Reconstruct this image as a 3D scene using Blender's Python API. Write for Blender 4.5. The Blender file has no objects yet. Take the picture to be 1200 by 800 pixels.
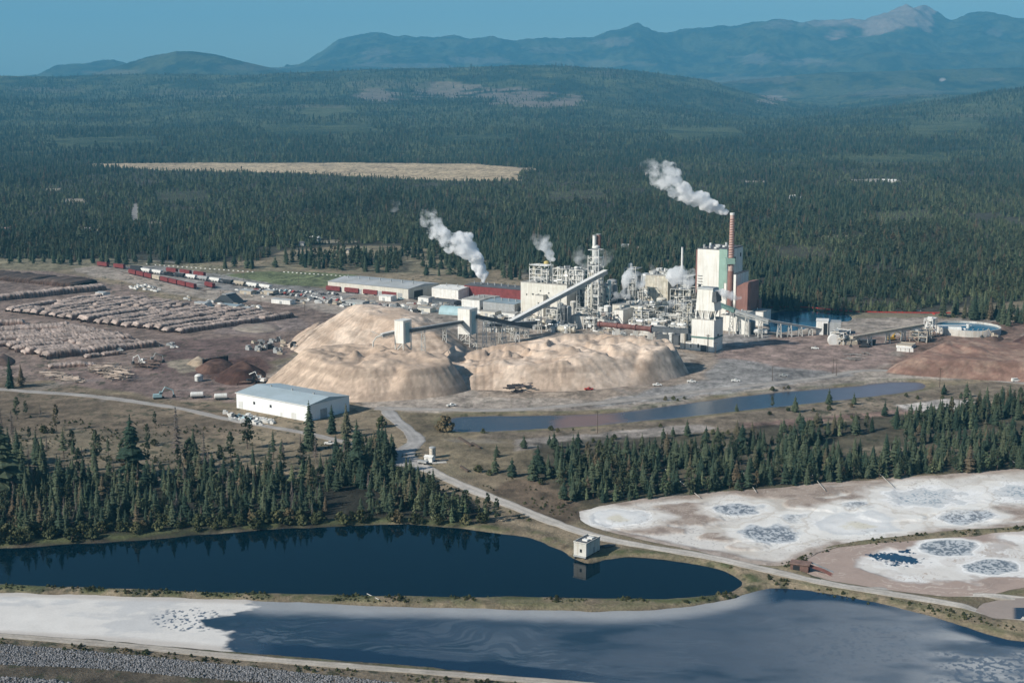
import bpy, bmesh, math, random
import numpy as np
from mathutils import Vector, Matrix, noise as mnoise
R = math.radians
random.seed(7)
SC = bpy.context.scene
COL = SC.collection
# ------------------------------------------------------------------ camera
HC = 171.0; FPX = 1648.0; TH = R(9.98)
cT, sT = math.cos(TH), math.sin(TH)
cam_d = bpy.data.cameras.new('camera'); cam = bpy.data.objects.new('camera', cam_d); COL.objects.link(cam)
cam.location = (0, 0, HC); cam.rotation_euler = (R(90) - TH, 0, 0)
cam_d.sensor_width = 36; cam_d.lens = 36 * FPX / 1200; cam_d.clip_start = 1; cam_d.clip_end = 80000
SC.camera = cam

def W(px, py, z=0.0):
    """the place on level z that a surveyed sight line (px, py) reaches"""
    v = 400 - py; dz = -FPX * sT + v * cT; dy = FPX * cT + v * sT
    k = (z - HC) / dz
    return ((px - 600) * k, dy * k)
def P(x, y, z):
    dy = y; dz = z - HC
    dep = dy * cT - dz * sT; up = dy * sT + dz * cT
    return 600 + FPX * x / dep, 400 - FPX * up / dep
def Wy(px, py, Y):
    """height and x of a sight line at depth Y"""
    v = 400 - py
    z = HC + Y * (-FPX * sT + v * cT) / (FPX * cT + v * sT)
    return (px - 600) * Y / (FPX * cT + v * sT), z
def hgt(px, pyb, pyt, z0=0.0):
    """height of a vertical edge standing at (px, pyb) on level z0 and reaching pyt"""
    x, y = W(px, pyb, z0)
    return Wy(px, pyt, y)[1] - z0

# ------------------------------------------------------------------ noise
def _h(i, j, k, s):
    n = (i * 374761393 + j * 668265263 + k * 1274126177 + s * 974634777) & 0xFFFFFFFF
    n = ((n ^ (n >> 13)) * 1274126177) & 0xFFFFFFFF
    n = (n ^ (n >> 16)) & 0xFFFFFFFF
    return n / 4294967295.0
def vn(x, y, s=0):
    x = np.asarray(x, float); y = np.asarray(y, float)
    xi = np.floor(x).astype(np.int64); yi = np.floor(y).astype(np.int64)
    fx = x - xi; fy = y - yi
    fx = fx * fx * (3 - 2 * fx); fy = fy * fy * (3 - 2 * fy)
    a = _h(xi, yi, 0, s); b = _h(xi + 1, yi, 0, s); c = _h(xi, yi + 1, 0, s); d = _h(xi + 1, yi + 1, 0, s)
    return (a * (1 - fx) + b * fx) * (1 - fy) + (c * (1 - fx) + d * fx) * fy
def fbm(x, y, oct=4, s=0, gain=.5):
    t = 0; a = 1; n = 0
    for o in range(oct):
        t = t + a * vn(x * 2 ** o + 17.3 * o, y * 2 ** o - 9.1 * o, s + o); n += a; a *= gain
    return t / n            # 0..1, mean .5
def ridged(x, y, oct=4, s=0):
    t = 0; a = 1; n = 0
    for o in range(oct):
        t = t + a * (1 - abs(2 * vn(x * 2 ** o + 5.3 * o, y * 2 ** o + 3.7 * o, s + o) - 1)); n += a; a *= .5
    return t / n
def sst(e0, e1, x):
    t = np.clip((x - e0) / (e1 - e0), 0, 1); return t * t * (3 - 2 * t)
def sdist(poly, X, Y, margin=40, closed=True):
    """signed distance to polygon (negative inside), big outside bbox+margin"""
    p = np.array(poly, float); out = np.full(X.shape, 1e4)
    m = (X > p[:, 0].min() - margin) & (X < p[:, 0].max() + margin) & (Y > p[:, 1].min() - margin) & (Y < p[:, 1].max() + margin)
    if not m.any(): return out
    x = X[m]; y = Y[m]; d2 = np.full(x.shape, 1e12); ins = np.zeros(x.shape, bool)
    n = len(p)
    for i in range(n if closed else n - 1):
        ax, ay = p[i]; bx, by = p[(i + 1) % n]
        ex, ey = bx - ax, by - ay
        t = np.clip(((x - ax) * ex + (y - ay) * ey) / (ex * ex + ey * ey + 1e-12), 0, 1)
        d2 = np.minimum(d2, (x - ax - t * ex) ** 2 + (y - ay - t * ey) ** 2)
        if closed:
            c = ((ay > y) != (by > y))
            xi = (bx - ax) * (y - ay) / ((by - ay) if by != ay else 1e-9) + ax
            ins ^= c & (x < xi)
    d = np.sqrt(d2)
    if closed: d = np.where(ins, -d, d)
    out[m] = d
    return out
def WP(pts, z=0.0): return [W(a, b, z) for a, b in pts]
def smooth_line(pts, n=6):
    """Catmull-Rom through points"""
    pts = [np.array(p, float) for p in pts]; out = []
    for i in range(len(pts) - 1):
        p0 = pts[max(i - 1, 0)]; p1 = pts[i]; p2 = pts[i + 1]; p3 = pts[min(i + 2, len(pts) - 1)]
        for k in range(n):
            t = k / n
            out.append(.5 * ((2 * p1) + (-p0 + p2) * t + (2 * p0 - 5 * p1 + 4 * p2 - p3) * t * t + (-p0 + 3 * p1 - 3 * p2 + p3) * t ** 3))
    out.append(pts[-1]); return [tuple(p) for p in out]

# ------------------------------------------------------------------ materials
MATS = {}
def nodes_of(m):
    m.use_nodes = True; nt = m.node_tree; nt.nodes.clear(); return nt
def mat(name, col, rough=.8, metal=0, var=.18, scale=.12, streak=0, col2=None, bump=0, spec=.3):
    """painted / weathered surface: base colour broken up by two noises (and vertical streaks)"""
    if name in MATS: return MATS[name]
    m = bpy.data.materials.new(name); nt = nodes_of(m); N = nt.nodes; L = nt.links
    out = N.new('ShaderNodeOutputMaterial'); b = N.new('ShaderNodeBsdfPrincipled'); L.new(b.outputs[0], out.inputs[0])
    b.inputs['Roughness'].default_value = rough; b.inputs['Metallic'].default_value = metal
    b.inputs['Specular IOR Level'].default_value = spec
    tc = N.new('ShaderNodeTexCoord')
    n1 = N.new('ShaderNodeTexNoise'); n1.inputs['Scale'].default_value = scale; n1.inputs['Detail'].default_value = 6; n1.inputs['Roughness'].default_value = .65
    L.new(tc.outputs['Object'], n1.inputs['Vector'])
    r = N.new('ShaderNodeValToRGB'); r.color_ramp.elements[0].position = .35; r.color_ramp.elements[1].position = .65
    c2 = col2 or tuple(c * (1 - var) * (.97 if i == 2 else 1) for i, c in enumerate(col))
    c3 = tuple(min(1, c * (1 + var * .5)) for c in col)
    r.color_ramp.elements[0].color = (*c2, 1); r.color_ramp.elements[1].color = (*c3, 1)
    L.new(n1.outputs['Fac'], r.inputs[0]); last = r.outputs[0]
    if streak:
        mp = N.new('ShaderNodeMapping'); mp.inputs['Scale'].default_value = (.9, .9, .06); L.new(tc.outputs['Object'], mp.inputs[0])
        n2 = N.new('ShaderNodeTexNoise'); n2.inputs['Scale'].default_value = 1; n2.inputs['Detail'].default_value = 4; L.new(mp.outputs[0], n2.inputs['Vector'])
        r2 = N.new('ShaderNodeValToRGB'); r2.color_ramp.elements[0].position = .5; r2.color_ramp.elements[1].position = .72
        L.new(n2.outputs['Fac'], r2.inputs[0])
        mx = N.new('ShaderNodeMixRGB'); mx.blend_type = 'MULTIPLY'; mx.inputs[2].default_value = (.62, .5, .38, 1)
        mm = N.new('ShaderNodeMath'); mm.operation = 'MULTIPLY'; mm.inputs[1].default_value = streak; L.new(r2.outputs[0], mm.inputs[0])
        L.new(mm.outputs[0], mx.inputs[0]); L.new(last, mx.inputs[1]); last = mx.outputs[0]
    L.new(last, b.inputs['Base Color'])
    if bump:
        bp = N.new('ShaderNodeBump'); bp.inputs['Strength'].default_value = bump; bp.inputs['Distance'].default_value = .5
        L.new(n1.outputs['Fac'], bp.inputs['Height']); L.new(bp.outputs[0], b.inputs['Normal'])
    MATS[name] = m; return m
def vcol_mat(name, rough=.95, s1=.05, s2=.4, amp=.3, bump=.4, bdist=.6, rattr=False, spec=.2):
    """surface whose colours are stored on the mesh ('Col'), broken up by noise"""
    m = bpy.data.materials.new(name); nt = nodes_of(m); N = nt.nodes; L = nt.links
    out = N.new('ShaderNodeOutputMaterial'); b = N.new('ShaderNodeBsdfPrincipled'); L.new(b.outputs[0], out.inputs[0])
    b.inputs['Roughness'].default_value = rough; b.inputs['Specular IOR Level'].default_value = spec
    at = N.new('ShaderNodeAttribute'); at.attribute_name = 'Col'
    g = N.new('ShaderNodeNewGeometry')
    n1 = N.new('ShaderNodeTexNoise'); n1.inputs['Scale'].default_value = s1; n1.inputs['Detail'].default_value = 8; n1.inputs['Roughness'].default_value = .65
    n2 = N.new('ShaderNodeTexNoise'); n2.inputs['Scale'].default_value = s2; n2.inputs['Detail'].default_value = 5; n2.inputs['Roughness'].default_value = .7
    L.new(g.outputs['Position'], n1.inputs['Vector']); L.new(g.outputs['Position'], n2.inputs['Vector'])
    ad = N.new('ShaderNodeMath'); ad.operation = 'ADD'; L.new(n1.outputs['Fac'], ad.inputs[0]); L.new(n2.outputs['Fac'], ad.inputs[1])
    mr = N.new('ShaderNodeMapRange'); mr.inputs['From Min'].default_value = .7; mr.inputs['From Max'].default_value = 1.3
    mr.inputs['To Min'].default_value = 1 - amp; mr.inputs['To Max'].default_value = 1 + amp; L.new(ad.outputs[0], mr.inputs['Value'])
    vm = N.new('ShaderNodeVectorMath'); vm.operation = 'SCALE'; L.new(at.outputs['Color'], vm.inputs[0]); L.new(mr.outputs[0], vm.inputs['Scale'])
    L.new(vm.outputs[0], b.inputs['Base Color'])
    if bump:
        bp = N.new('ShaderNodeBump'); bp.inputs['Strength'].default_value = bump; bp.inputs['Distance'].default_value = bdist
        L.new(ad.outputs[0], bp.inputs['Height']); L.new(bp.outputs[0], b.inputs['Normal'])
    if rattr:
        a2 = N.new('ShaderNodeAttribute'); a2.attribute_name = 'Rough'; L.new(a2.outputs['Fac'], b.inputs['Roughness'])
    return m

# ------------------------------------------------------------------ mesh building
def tag(o, label=None, cat=None, group=None, kind=None):
    if label: o['label'] = label
    if cat: o['category'] = cat
    if group: o['group'] = group
    if kind: o['kind'] = kind
    return o
def empty(name, loc=(0, 0, 0), rz=0, parent=None):
    o = bpy.data.objects.new(name, None); COL.objects.link(o); o.location = loc; o.rotation_euler = (0, 0, rz); o.empty_display_size = 1
    if parent: o.parent = parent
    return o
def thing(name, label, cat, loc=(0, 0, 0), rz=0, group=None):
    return tag(empty(name, loc, rz), label, cat, group)
def link(name, me, parent=None, loc=None):
    o = bpy.data.objects.new(name, me); COL.objects.link(o)
    if parent: o.parent = parent
    if loc: o.location = loc
    return o
def grid_mesh(name, X, Y, Z, col=None, rough=None, mask=None, smooth=True):
    r, c = X.shape; nv = r * c
    co = np.stack([X, Y, Z], -1).reshape(-1, 3).astype(np.float32)
    i = np.arange(nv).reshape(r, c)
    q = np.stack([i[:-1, :-1], i[:-1, 1:], i[1:, 1:], i[1:, :-1]], -1)
    if mask is not None: q = q[mask]
    q = q.reshape(-1, 4)
    if mask is not None:
        used = np.unique(q); re = np.full(nv, -1); re[used] = np.arange(len(used)); q = re[q]; co = co[used]
        if col is not None: col = col.reshape(-1, 3)[used]
        if rough is not None: rough = rough.reshape(-1)[used]
    return raw_mesh(name, co, q, col, rough, smooth)
def raw_mesh(name, co, q, col=None, rough=None, smooth=False):
    me = bpy.data.meshes.new(name); nv = len(co); nf = len(q); k = q.shape[1]
    me.vertices.add(nv); me.vertices.foreach_set('co', np.ascontiguousarray(co, np.float32).ravel())
    me.loops.add(nf * k); me.loops.foreach_set('vertex_index', np.ascontiguousarray(q, np.int32).ravel())
    me.polygons.add(nf); me.polygons.foreach_set('loop_start', np.arange(0, nf * k, k, dtype=np.int32))
    me.update(calc_edges=True)
    if smooth: me.polygons.foreach_set('use_smooth', np.ones(nf, bool))
    if col is not None:
        a = me.attributes.new('Col', 'FLOAT_COLOR', 'POINT')
        cc = np.ones((nv, 4), np.float32); cc[:, :3] = np.asarray(col).reshape(-1, 3); a.data.foreach_set('color', cc.ravel())
    if rough is not None:
        a = me.attributes.new('Rough', 'FLOAT', 'POINT'); a.data.foreach_set('value', np.asarray(rough, np.float32).ravel())
    me.validate(); return me

class MB:
    """collects simple solids, then links them as ONE mesh"""
    def __init__(s): s.v = []; s.f = []
    def add(s, vs, fs):
        n = len(s.v); s.v += [tuple(v) for v in vs]; s.f += [tuple(i + n for i in f) for f in fs]; return s
    def hexa(s, b, t):      # four bottom, four top points
        return s.add(list(b) + list(t), [(3, 2, 1, 0), (4, 5, 6, 7), (0, 1, 5, 4), (1, 2, 6, 5), (2, 3, 7, 6), (3, 0, 4, 7)])
    def box(s, x0, y0, z0, x1, y1, z1):
        return s.hexa([(x0, y0, z0), (x1, y0, z0), (x1, y1, z0), (x0, y1, z0)], [(x0, y0, z1), (x1, y0, z1), (x1, y1, z1), (x0, y1, z1)])
    def taper(s, x0, y0, x1, y1, z0, X0, Y0, X1, Y1, z1):
        return s.hexa([(x0, y0, z0), (x1, y0, z0), (x1, y1, z0), (x0, y1, z0)], [(X0, Y0, z1), (X1, Y0, z1), (X1, Y1, z1), (X0, Y1, z1)])
    def beam(s, a, b, w, h=None):
        a = Vector(a); b = Vector(b); h = h or w; d = (b - a)
        if d.length < 1e-6: return s
        d.normalize(); up = Vector((0, 0, 1)) if abs(d.z) < .95 else Vector((0, 1, 0))
        x = d.cross(up).normalized() * (w / 2); y = x.cross(d).normalized() * (h / 2)
        q = [-x - y, x - y, x + y, -x + y]
        return s.hexa([a + k for k in q], [b + k for k in q])
    def cyl(s, c, r, h, n=16, r2=None, axis='z'):
        r2 = r if r2 is None else r2; vs = []
        for k, rr in ((0, r), (h, r2)):
            for i in range(n):
                t = 2 * math.pi * i / n; p = (rr * math.cos(t), rr * math.sin(t), k)
                if axis == 'x': p = (p[2], p[0], p[1])
                if axis == 'y': p = (p[1], p[2], p[0])
                vs.append((c[0] + p[0], c[1] + p[1], c[2] + p[2]))
        fs = [(i, (i + 1) % n, n + (i + 1) % n, n + i) for i in range(n)] + [tuple(range(n - 1, -1, -1)), tuple(range(n, 2 * n))]
        return s.add(vs, fs)
    def dome(s, c, r, h, n=16, m=4):
        vs = []; fs = []
        for j in range(m):
            a = j / m * math.pi / 2
            for i in range(n):
                t = 2 * math.pi * i / n; vs.append((c[0] + r * math.cos(a) * math.cos(t), c[1] + r * math.cos(a) * math.sin(t), c[2] + h * math.sin(a)))
        vs.append((c[0], c[1], c[2] + h))
        for j in range(m - 1):
            for i in range(n): fs.append((j * n + i, j * n + (i + 1) % n, (j + 1) * n + (i + 1) % n, (j + 1) * n + i))
        for i in range(n): fs.append(((m - 1) * n + i, (m - 1) * n + (i + 1) % n, m * n))
        return s.add(vs, fs)
    def tube(s, pts, r, n=8):
        pts = [Vector(p) for p in pts]; rr = r if isinstance(r, (list, tuple)) else [r] * len(pts); vs = []
        for k, p in enumerate(pts):
            d = (pts[min(k + 1, len(pts) - 1)] - pts[max(k - 1, 0)]).normalized()
            up = Vector((0, 0, 1)) if abs(d.z) < .9 else Vector((0, 1, 0))
            x = d.cross(up).normalized(); y = x.cross(d).normalized()
            for i in range(n):
                t = 2 * math.pi * i / n; vs.append(p + (x * math.cos(t) + y * math.sin(t)) * rr[k])
        fs = [(k * n + i, k * n + (i + 1) % n, (k + 1) * n + (i + 1) % n, (k + 1) * n + i) for k in range(len(pts) - 1) for i in range(n)]
        fs += [tuple(range(n)), tuple(range(len(vs) - 1, len(vs) - n - 1, -1))]
        return s.add(vs, fs)
    def lattice(s, x0, y0, x1, y1, z0, z1, nz=3, w=.5, taper=0):
        """four-legged braced tower"""
        def cor(t):
            k = taper * t; return [(x0 + k, y0 + k), (x1 - k, y0 + k), (x1 - k, y1 - k), (x0 + k, y1 - k)]
        for j in range(4):
            a = cor(0)[j]; b = cor(1)[j]; s.beam((*a, z0), (*b, z1), w)
        for q in range(nz):
            t0 = q / nz; t1 = (q + 1) / nz; za = z0 + (z1 - z0) * t0; zb = z0 + (z1 - z0) * t1
            for j in range(4):
                A = cor(t0)[j]; B = cor(t0)[(j + 1) % 4]; C = cor(t1)[(j + 1) % 4]; D = cor(t1)[j]
                s.beam((*A, za), (*C, zb), w * .7) if (q + j) % 2 else s.beam((*B, za), (*D, zb), w * .7)
                s.beam((*D, zb), (*C, zb), w * .7)
        return s
    def build(s, name, m, parent=None, smooth=False):
        me = bpy.data.meshes.new(name); me.from_pydata(s.v, [], s.f)
        if smooth: me.polygons.foreach_set('use_smooth', [True] * len(me.polygons))
        bm = bmesh.new(); bm.from_mesh(me); bmesh.ops.recalc_face_normals(bm, faces=bm.faces); bm.to_mesh(me); bm.free()
        me.materials.append(m); return link(name, me, parent)
def children(o): return [c for c in bpy.data.objects if c.parent == o]
def copy_tree(o, kids, loc, rz=0, sc=1, label=None, group=None):
    """a thing with its parts (kids = list of (part, [sub-parts]))"""
    r = o.copy(); COL.objects.link(r); r.location = loc; r.rotation_euler = (0, 0, rz)
    r.scale = (sc, sc, sc) if not isinstance(sc, (tuple, list)) else sc
    if label: r['label'] = label
    if group: r['group'] = group
    for ch, subs in kids:
        c = ch.copy(); COL.objects.link(c); c.parent = r
        for g in subs:
            d = g.copy(); COL.objects.link(d); d.parent = c
    return r
# ------------------------------------------------------------------ ponds (outlines in plan)
def pond(pts, n=4): return smooth_line(WP(pts + pts[:1]), n)[:-1]
POND_DARK = pond([(-90,645),(0,640),(60,636),(150,631),(250,623),(330,617),(400,614),(470,612),(540,617),(580,622),(620,628),(650,640),(668,650),(690,657),(715,652),(745,650),(790,655),(840,664),(866,676),(868,684),(850,692),(800,697),(740,697),(640,695),(500,694),(400,692),(250,689),(130,685),(0,680),(-90,676)])
POND_FOAM = pond([(-90,690),(0,693),(130,697),(290,702),(450,708),(600,712),(720,714),(800,709),(865,698),(905,687),(950,690),(1010,701),(1080,716),(1140,735),(1180,747),(1260,765),(1300,850),(900,830),(780,804),(700,797),(600,785),(450,772),(300,760),(150,747),(0,738),(-90,732)])
POND_WHITE = pond([(686,599),(720,591),(780,583),(850,577),(900,573),(960,567),(1020,563),(1100,557),(1200,549),(1280,543),(1290,606),(1200,612),(1120,618),(1040,626),(985,634),(950,643),(935,652),(915,659),(890,657),(850,649),(800,638),(740,625),(692,611)])
POND_LOW = pond([(942,660),(960,648),(1010,639),(1100,631),(1200,623),(1280,618),(1290,676),(1200,684),(1150,694),(1080,692),(1010,682),(960,672)])
POND_CORNER = pond([(1145,712),(1165,703),(1200,698),(1270,692),(1290,725),(1200,722),(1165,720)])
POND_MID = pond([(524,494),(532,488),(560,486),(620,485),(680,484),(730,481),(790,473),(850,465),(900,459),(950,455),(1000,451),(1045,446),(1078,447),(1080,453),(1050,459),(1000,465),(930,473),(860,480),(800,487),(740,492),(690,497),(640,500),(580,503),(535,503)])
BASIN = pond([(905,366),(925,362),(960,362),(992,367),(994,374),(975,377),(940,384),(912,388),(903,384)])
# hills: skyline heights surveyed along sight lines, by distance
def curve(pts): a = np.array(pts, float); return a[:, 0], a[:, 1]
HK = [
 (3600, [(0,-1),(1200,-1)]),
 (5200, [(-300,155),(0,153),(300,152),(600,153),(900,157),(1000,153),(1200,150),(1500,145)]),
 (7200, [(-300,120),(0,119),(200,121),(400,118),(600,116),(700,120),(800,131),(880,141),(930,141),(1000,134),(1100,121),(1200,103),(1500,80)]),
 (9500, [(-300,93),(0,92),(100,92),(200,90),(300,90),(350,87),(420,83),(500,81),(600,78),(650,79),(700,83),(760,89),(820,99),(870,113),(920,124),(960,128),(1050,116),(1200,112),(1500,112)]),
 (11300,[(-300,110),(0,110),(300,104),(600,104),(820,118),(900,118),(1000,112),(1200,108),(1500,108)]),
 (13000,[(-300,100),(0,98),(60,96),(100,91),(130,85),(160,75),(190,67),(215,62),(240,62),(265,66),(300,76),(335,85),(360,93),(500,105),(700,108),(800,102),(850,97),(950,88),(1050,84),(1200,82),(1500,85)]),
 (14500,[(-300,112),(0,110),(600,114),(1200,108),(1500,108)]),
 (16500,[(-300,95),(0,94),(60,90),(80,79),(110,75),(150,75),(185,79),(350,84),(450,80),(600,84),(760,96),(850,90),(1000,66),(1200,60),(1500,60)]),
 (20500,[(-300,100),(0,100),(200,100),(330,95),(352,83),(372,72),(400,53),(430,45),(455,42),(485,42),(515,47),(545,48),(575,44),(600,49),(640,47),(690,45),(712,38),(740,32),(765,38),(800,37),(850,35),(885,26),(905,24),(930,28),(975,28),(1000,24),(1020,15),(1045,10),(1062,10),(1080,20),(1090,27),(1115,19),(1140,17),(1170,23),(1200,24),(1300,18),(1500,30)]),
 (24000,[(-300,125),(0,125),(1200,100),(1500,100)]),
 (30000,[(-300,135),(0,135),(1200,130),(1500,130)]),
]
HD = np.array([k[0] for k in HK], float)
def z_hill(x, y):
    x = np.asarray(x, float); y = np.asarray(y, float)
    px = 600 + 1624.0 * x / np.maximum(y, 1)
    px = px + (fbm(x / 900, y / 900, 3, 31) - .5) * 22 * sst(5000, 12000, y)
    Zk = []
    for d, pts in HK:
        kx, ky = curve(pts)
        if ky[0] < 0: Zk.append(np.zeros_like(px)); continue
        py = np.interp(px, kx, ky); v = 400 - py
        Zk.append(HC + d * (-FPX * sT + v * cT) / (FPX * cT + v * sT))
    Zk = np.array(Zk)
    i = np.clip(np.searchsorted(HD, y) - 1, 0, len(HD) - 2)
    t = np.clip((y - HD[i]) / (HD[i + 1] - HD[i]), 0, 1); t = t * t * (3 - 2 * t)
    ii = np.indices(px.shape); 
    z0 = Zk[(i, *ii)]; z1 = Zk[(i + 1, *ii)]
    z = z0 * (1 - t) + z1 * t
    near = 4 * t * (1 - t)
    amp = sst(4200, 8000, y) * 40 + sst(11000, 18000, y) * 70
    z = z + (ridged(x / 1300 + .3 * fbm(x / 3000, y / 3000, 2, 9), y / 1700, 6, 3) - .62) * amp * (1.0 + 1.2 * near)
    z = z + (ridged(x / 520, y / 900, 4, 13) - .6) * (sst(4200, 7000, y) * 22 + sst(15000, 18000, y) * 110)
    return z
def z_low(x, y):
    """ground relief of the near plain"""
    x = np.asarray(x, float); y = np.asarray(y, float)
    z = (fbm(x / 60, y / 60, 4, 5) - .5) * 1.2 * sst(1, 0, (y - 1500) / 400)
    s = sdist(PAD, x, y, 60); z = z * sst(0, 30, s)      # the pulp mill stands on a made, level pad
    for poly, dep in ((POND_DARK, 3), (POND_FOAM, 2.5), (POND_WHITE, 2.2), (POND_LOW, 2.0), (POND_MID, 2.0), (POND_CORNER, 2.0), (BASIN, 3)):
        s = sdist(poly, x, y, 60)
        k = sst(5, -4, s + (fbm(x / 9, y / 9, 3, 8) - .5) * 2.5)
        z = z * sst(-2, 14, s) - dep * k
    return z
PAD = WP([(310,470),(330,400),(260,345),(560,330),(640,345),(900,350),(1200,365),(1200,440),(1000,452),(800,470),(500,480)])
def z_at(x, y):
    x = np.atleast_1d(np.asarray(x, float)); y = np.atleast_1d(np.asarray(y, float))
    z = z_low(x, y); f = y > 3600
    if f.any(): z[f] = z[f] + z_hill(x[f], y[f])
    return z
def zg(x, y): return float(z_at([x], [y])[0])

# ------------------------------------------------------------------ colours of the ground (soil colours; the left wood floor also holds its shade)
C_GRASS = (.31, .245, .165); C_GRASS2 = (.20, .16, .108); C_GREEN = (.12, .125, .07); C_FLOOR = (.060, .056, .040)
C_YARD = (.235, .175, .145); C_MILL = (.36, .305, .255); C_GRAVEL = (.30, .275, .255); C_ASH = (.27, .26, .25)
C_CHIP = (.48, .35, .25); C_FIELD = (.44, .34, .22); C_BARK = (.15, .085, .062); C_PINK = (.26, .18, .155); C_LAWN = (.15, .17, .085)
FOREST_NEAR_EDGE = [(-400,300),(0,303),(140,305),(230,309),(300,305),(330,294),(400,288),(470,288),(540,300),(600,316),(660,335),(760,352),(880,362),(960,364),(1040,367),(1095,366),(1130,360),(1190,352),(1500,350)]
REG = [   # outline (surveyed), colour, edge softness m, edge raggedness m, strength
 # yards
 ([(-60,316),(60,318),(150,335),(190,350),(300,352),(420,352),(430,385),(360,400),(330,420),(312,445),(270,470),(170,468),(80,452),(-60,440)], C_YARD, 6, 14, 1),
 ([(110,306),(230,318),(300,336),(420,342),(540,348),(600,350),(640,360),(560,380),(420,372),(330,356),(240,350),(170,336),(60,310)], C_MILL, 8, 12, .9),
 ([(120,304),(190,306),(260,318),(330,330),(420,345),(400,352),(300,345),(220,335),(170,322),(130,312)], C_ASH, 5, 8, .8),
 ([(420,340),(560,345),(640,350),(700,345),(900,372),(1000,372),(1210,372),(1210,440),(1080,445),(980,452),(860,462),(740,480),(600,482),(500,482),(430,478),(410,460),(330,470),(320,440),(400,380)], C_MILL, 6, 10, 1),
 ([(850,392),(1000,388),(1060,400),(1050,425),(980,440),(900,430),(840,420)], C_PINK, 8, 12, .75),
 ([(1060,385),(1210,375),(1210,440),(1040,437)], (.20,.125,.095), 8, 12, .9),
 ([(760,432),(850,420),(960,435),(1000,440),(900,452),(800,468),(700,476),(740,455)], C_ASH, 6, 8, .85),
 ([(840,392),(905,388),(900,400),(850,408)], C_ASH, 4, 6, .8),
 ([(560,452),(700,456),(800,440),(820,420),(800,410),(840,415),(830,445),(700,468),(560,466)], (.33,.26,.20), 6, 8, .8),
 ([(210,396),(290,394),(330,410),(320,430),(250,440),(180,436),(190,410)], (.135,.09,.08), 8, 14, .85),
 ([(195,424),(250,420),(262,428),(215,438)], (.34,.29,.22), 4, 5, .9),
 ([(250,424),(300,418),(318,430),(300,446),(255,448),(240,436)], (.13,.075,.06), 3, 6, .9),
 ([(60,436),(170,430),(240,446),(320,452),(300,470),(180,462),(90,450)], (.19,.135,.12), 6, 10, .6),
 ([(300,371),(352,372),(360,385),(300,392),(240,392)], (.24,.19,.17), 6, 8, .8),
 # green field, tan fields
 ([(262,322),(300,318),(360,318),(420,322),(400,330),(383,336),(330,334)], C_LAWN, 3, 4, 1),
 ([(300,318),(330,296),(420,288),(520,292),(600,314),(560,322),(430,320),(360,316)], (.22,.19,.125), 5, 8, .9),
 ([(0,303),(120,303),(250,310),(290,316),(260,322),(190,312),(110,312),(60,318),(-80,312)], (.21,.185,.12), 4, 6, .9),
 ([(105,192),(250,190.8),(450,190.8),(560,192.5),(612,197),(606,212),(520,212),(440,208),(340,203),(230,201),(150,198),(105,195)], C_FIELD, 14, 20, 1),
 # dry slope left, embankments
 ([(-60,440),(90,450),(180,466),(270,478),(300,500),(250,520),(100,505),(-60,500)], (.165,.125,.088), 6, 14, .8),
 ([(-60,500),(120,500),(280,520),(430,520),(420,560),(200,560),(-60,560)], (.15,.125,.085), 6, 16, .7),
 ([(470,482),(525,486),(540,505),(600,520),(640,530),(640,560),(600,560),(540,545),(500,520),(480,500)], (.19,.155,.10), 5, 8, .8),
 ([(540,505),(700,500),(830,487),(1000,466),(1090,453),(1210,440),(1210,470),(1100,478),(900,500),(760,515),(640,522),(560,515)], (.20,.16,.12), 5, 12, .85),
 ([(600,515),(700,507),(820,497),(860,502),(760,512),(660,525),(600,530)], (.34,.30,.27), 4, 6, .8),
 ([(1050,474),(1110,468),(1140,470),(1120,480),(1060,482)], (.55,.50,.46), 3, 5, .9),
 ([(860,497),(960,488),(1060,480),(1080,484),(980,494),(880,504)], (.24,.15,.13), 4, 6, .7),
 ([(600,560),(680,570),(690,596),(660,612),(620,600),(570,575)], (.14,.10,.07), 5, 8, .8),
 ([(-60,560),(200,570),(430,560),(560,580),(590,615),(440,612),(250,622),(60,636),(-60,645)], (.035, .033, .024), 5, 10, 1),  # wood floor almost black: shade under the trees painted into it
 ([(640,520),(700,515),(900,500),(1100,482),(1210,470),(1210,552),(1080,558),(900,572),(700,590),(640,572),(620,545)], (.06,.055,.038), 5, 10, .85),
 ([(860,540),(960,528),(1060,520),(1200,505),(1210,515),(1080,535),(960,545)], (.16,.13,.09), 4, 8, .8),
 # pond shores
 ([(560,600),(600,612),(640,620),(668,640),(650,640),(600,622),(560,616)], (.17,.135,.095), 3, 5, .8),
 # bottom strip
 ([(-60,736),(150,747),(450,772),(700,797),(900,815),(900,860),(-60,860)], (.155,.125,.09), 2, 3, 1),
 ([(-60,765),(150,775),(300,792),(420,805),(420,860),(-60,860)], (.085,.070,.052), 2, 4, 1),
]
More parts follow.
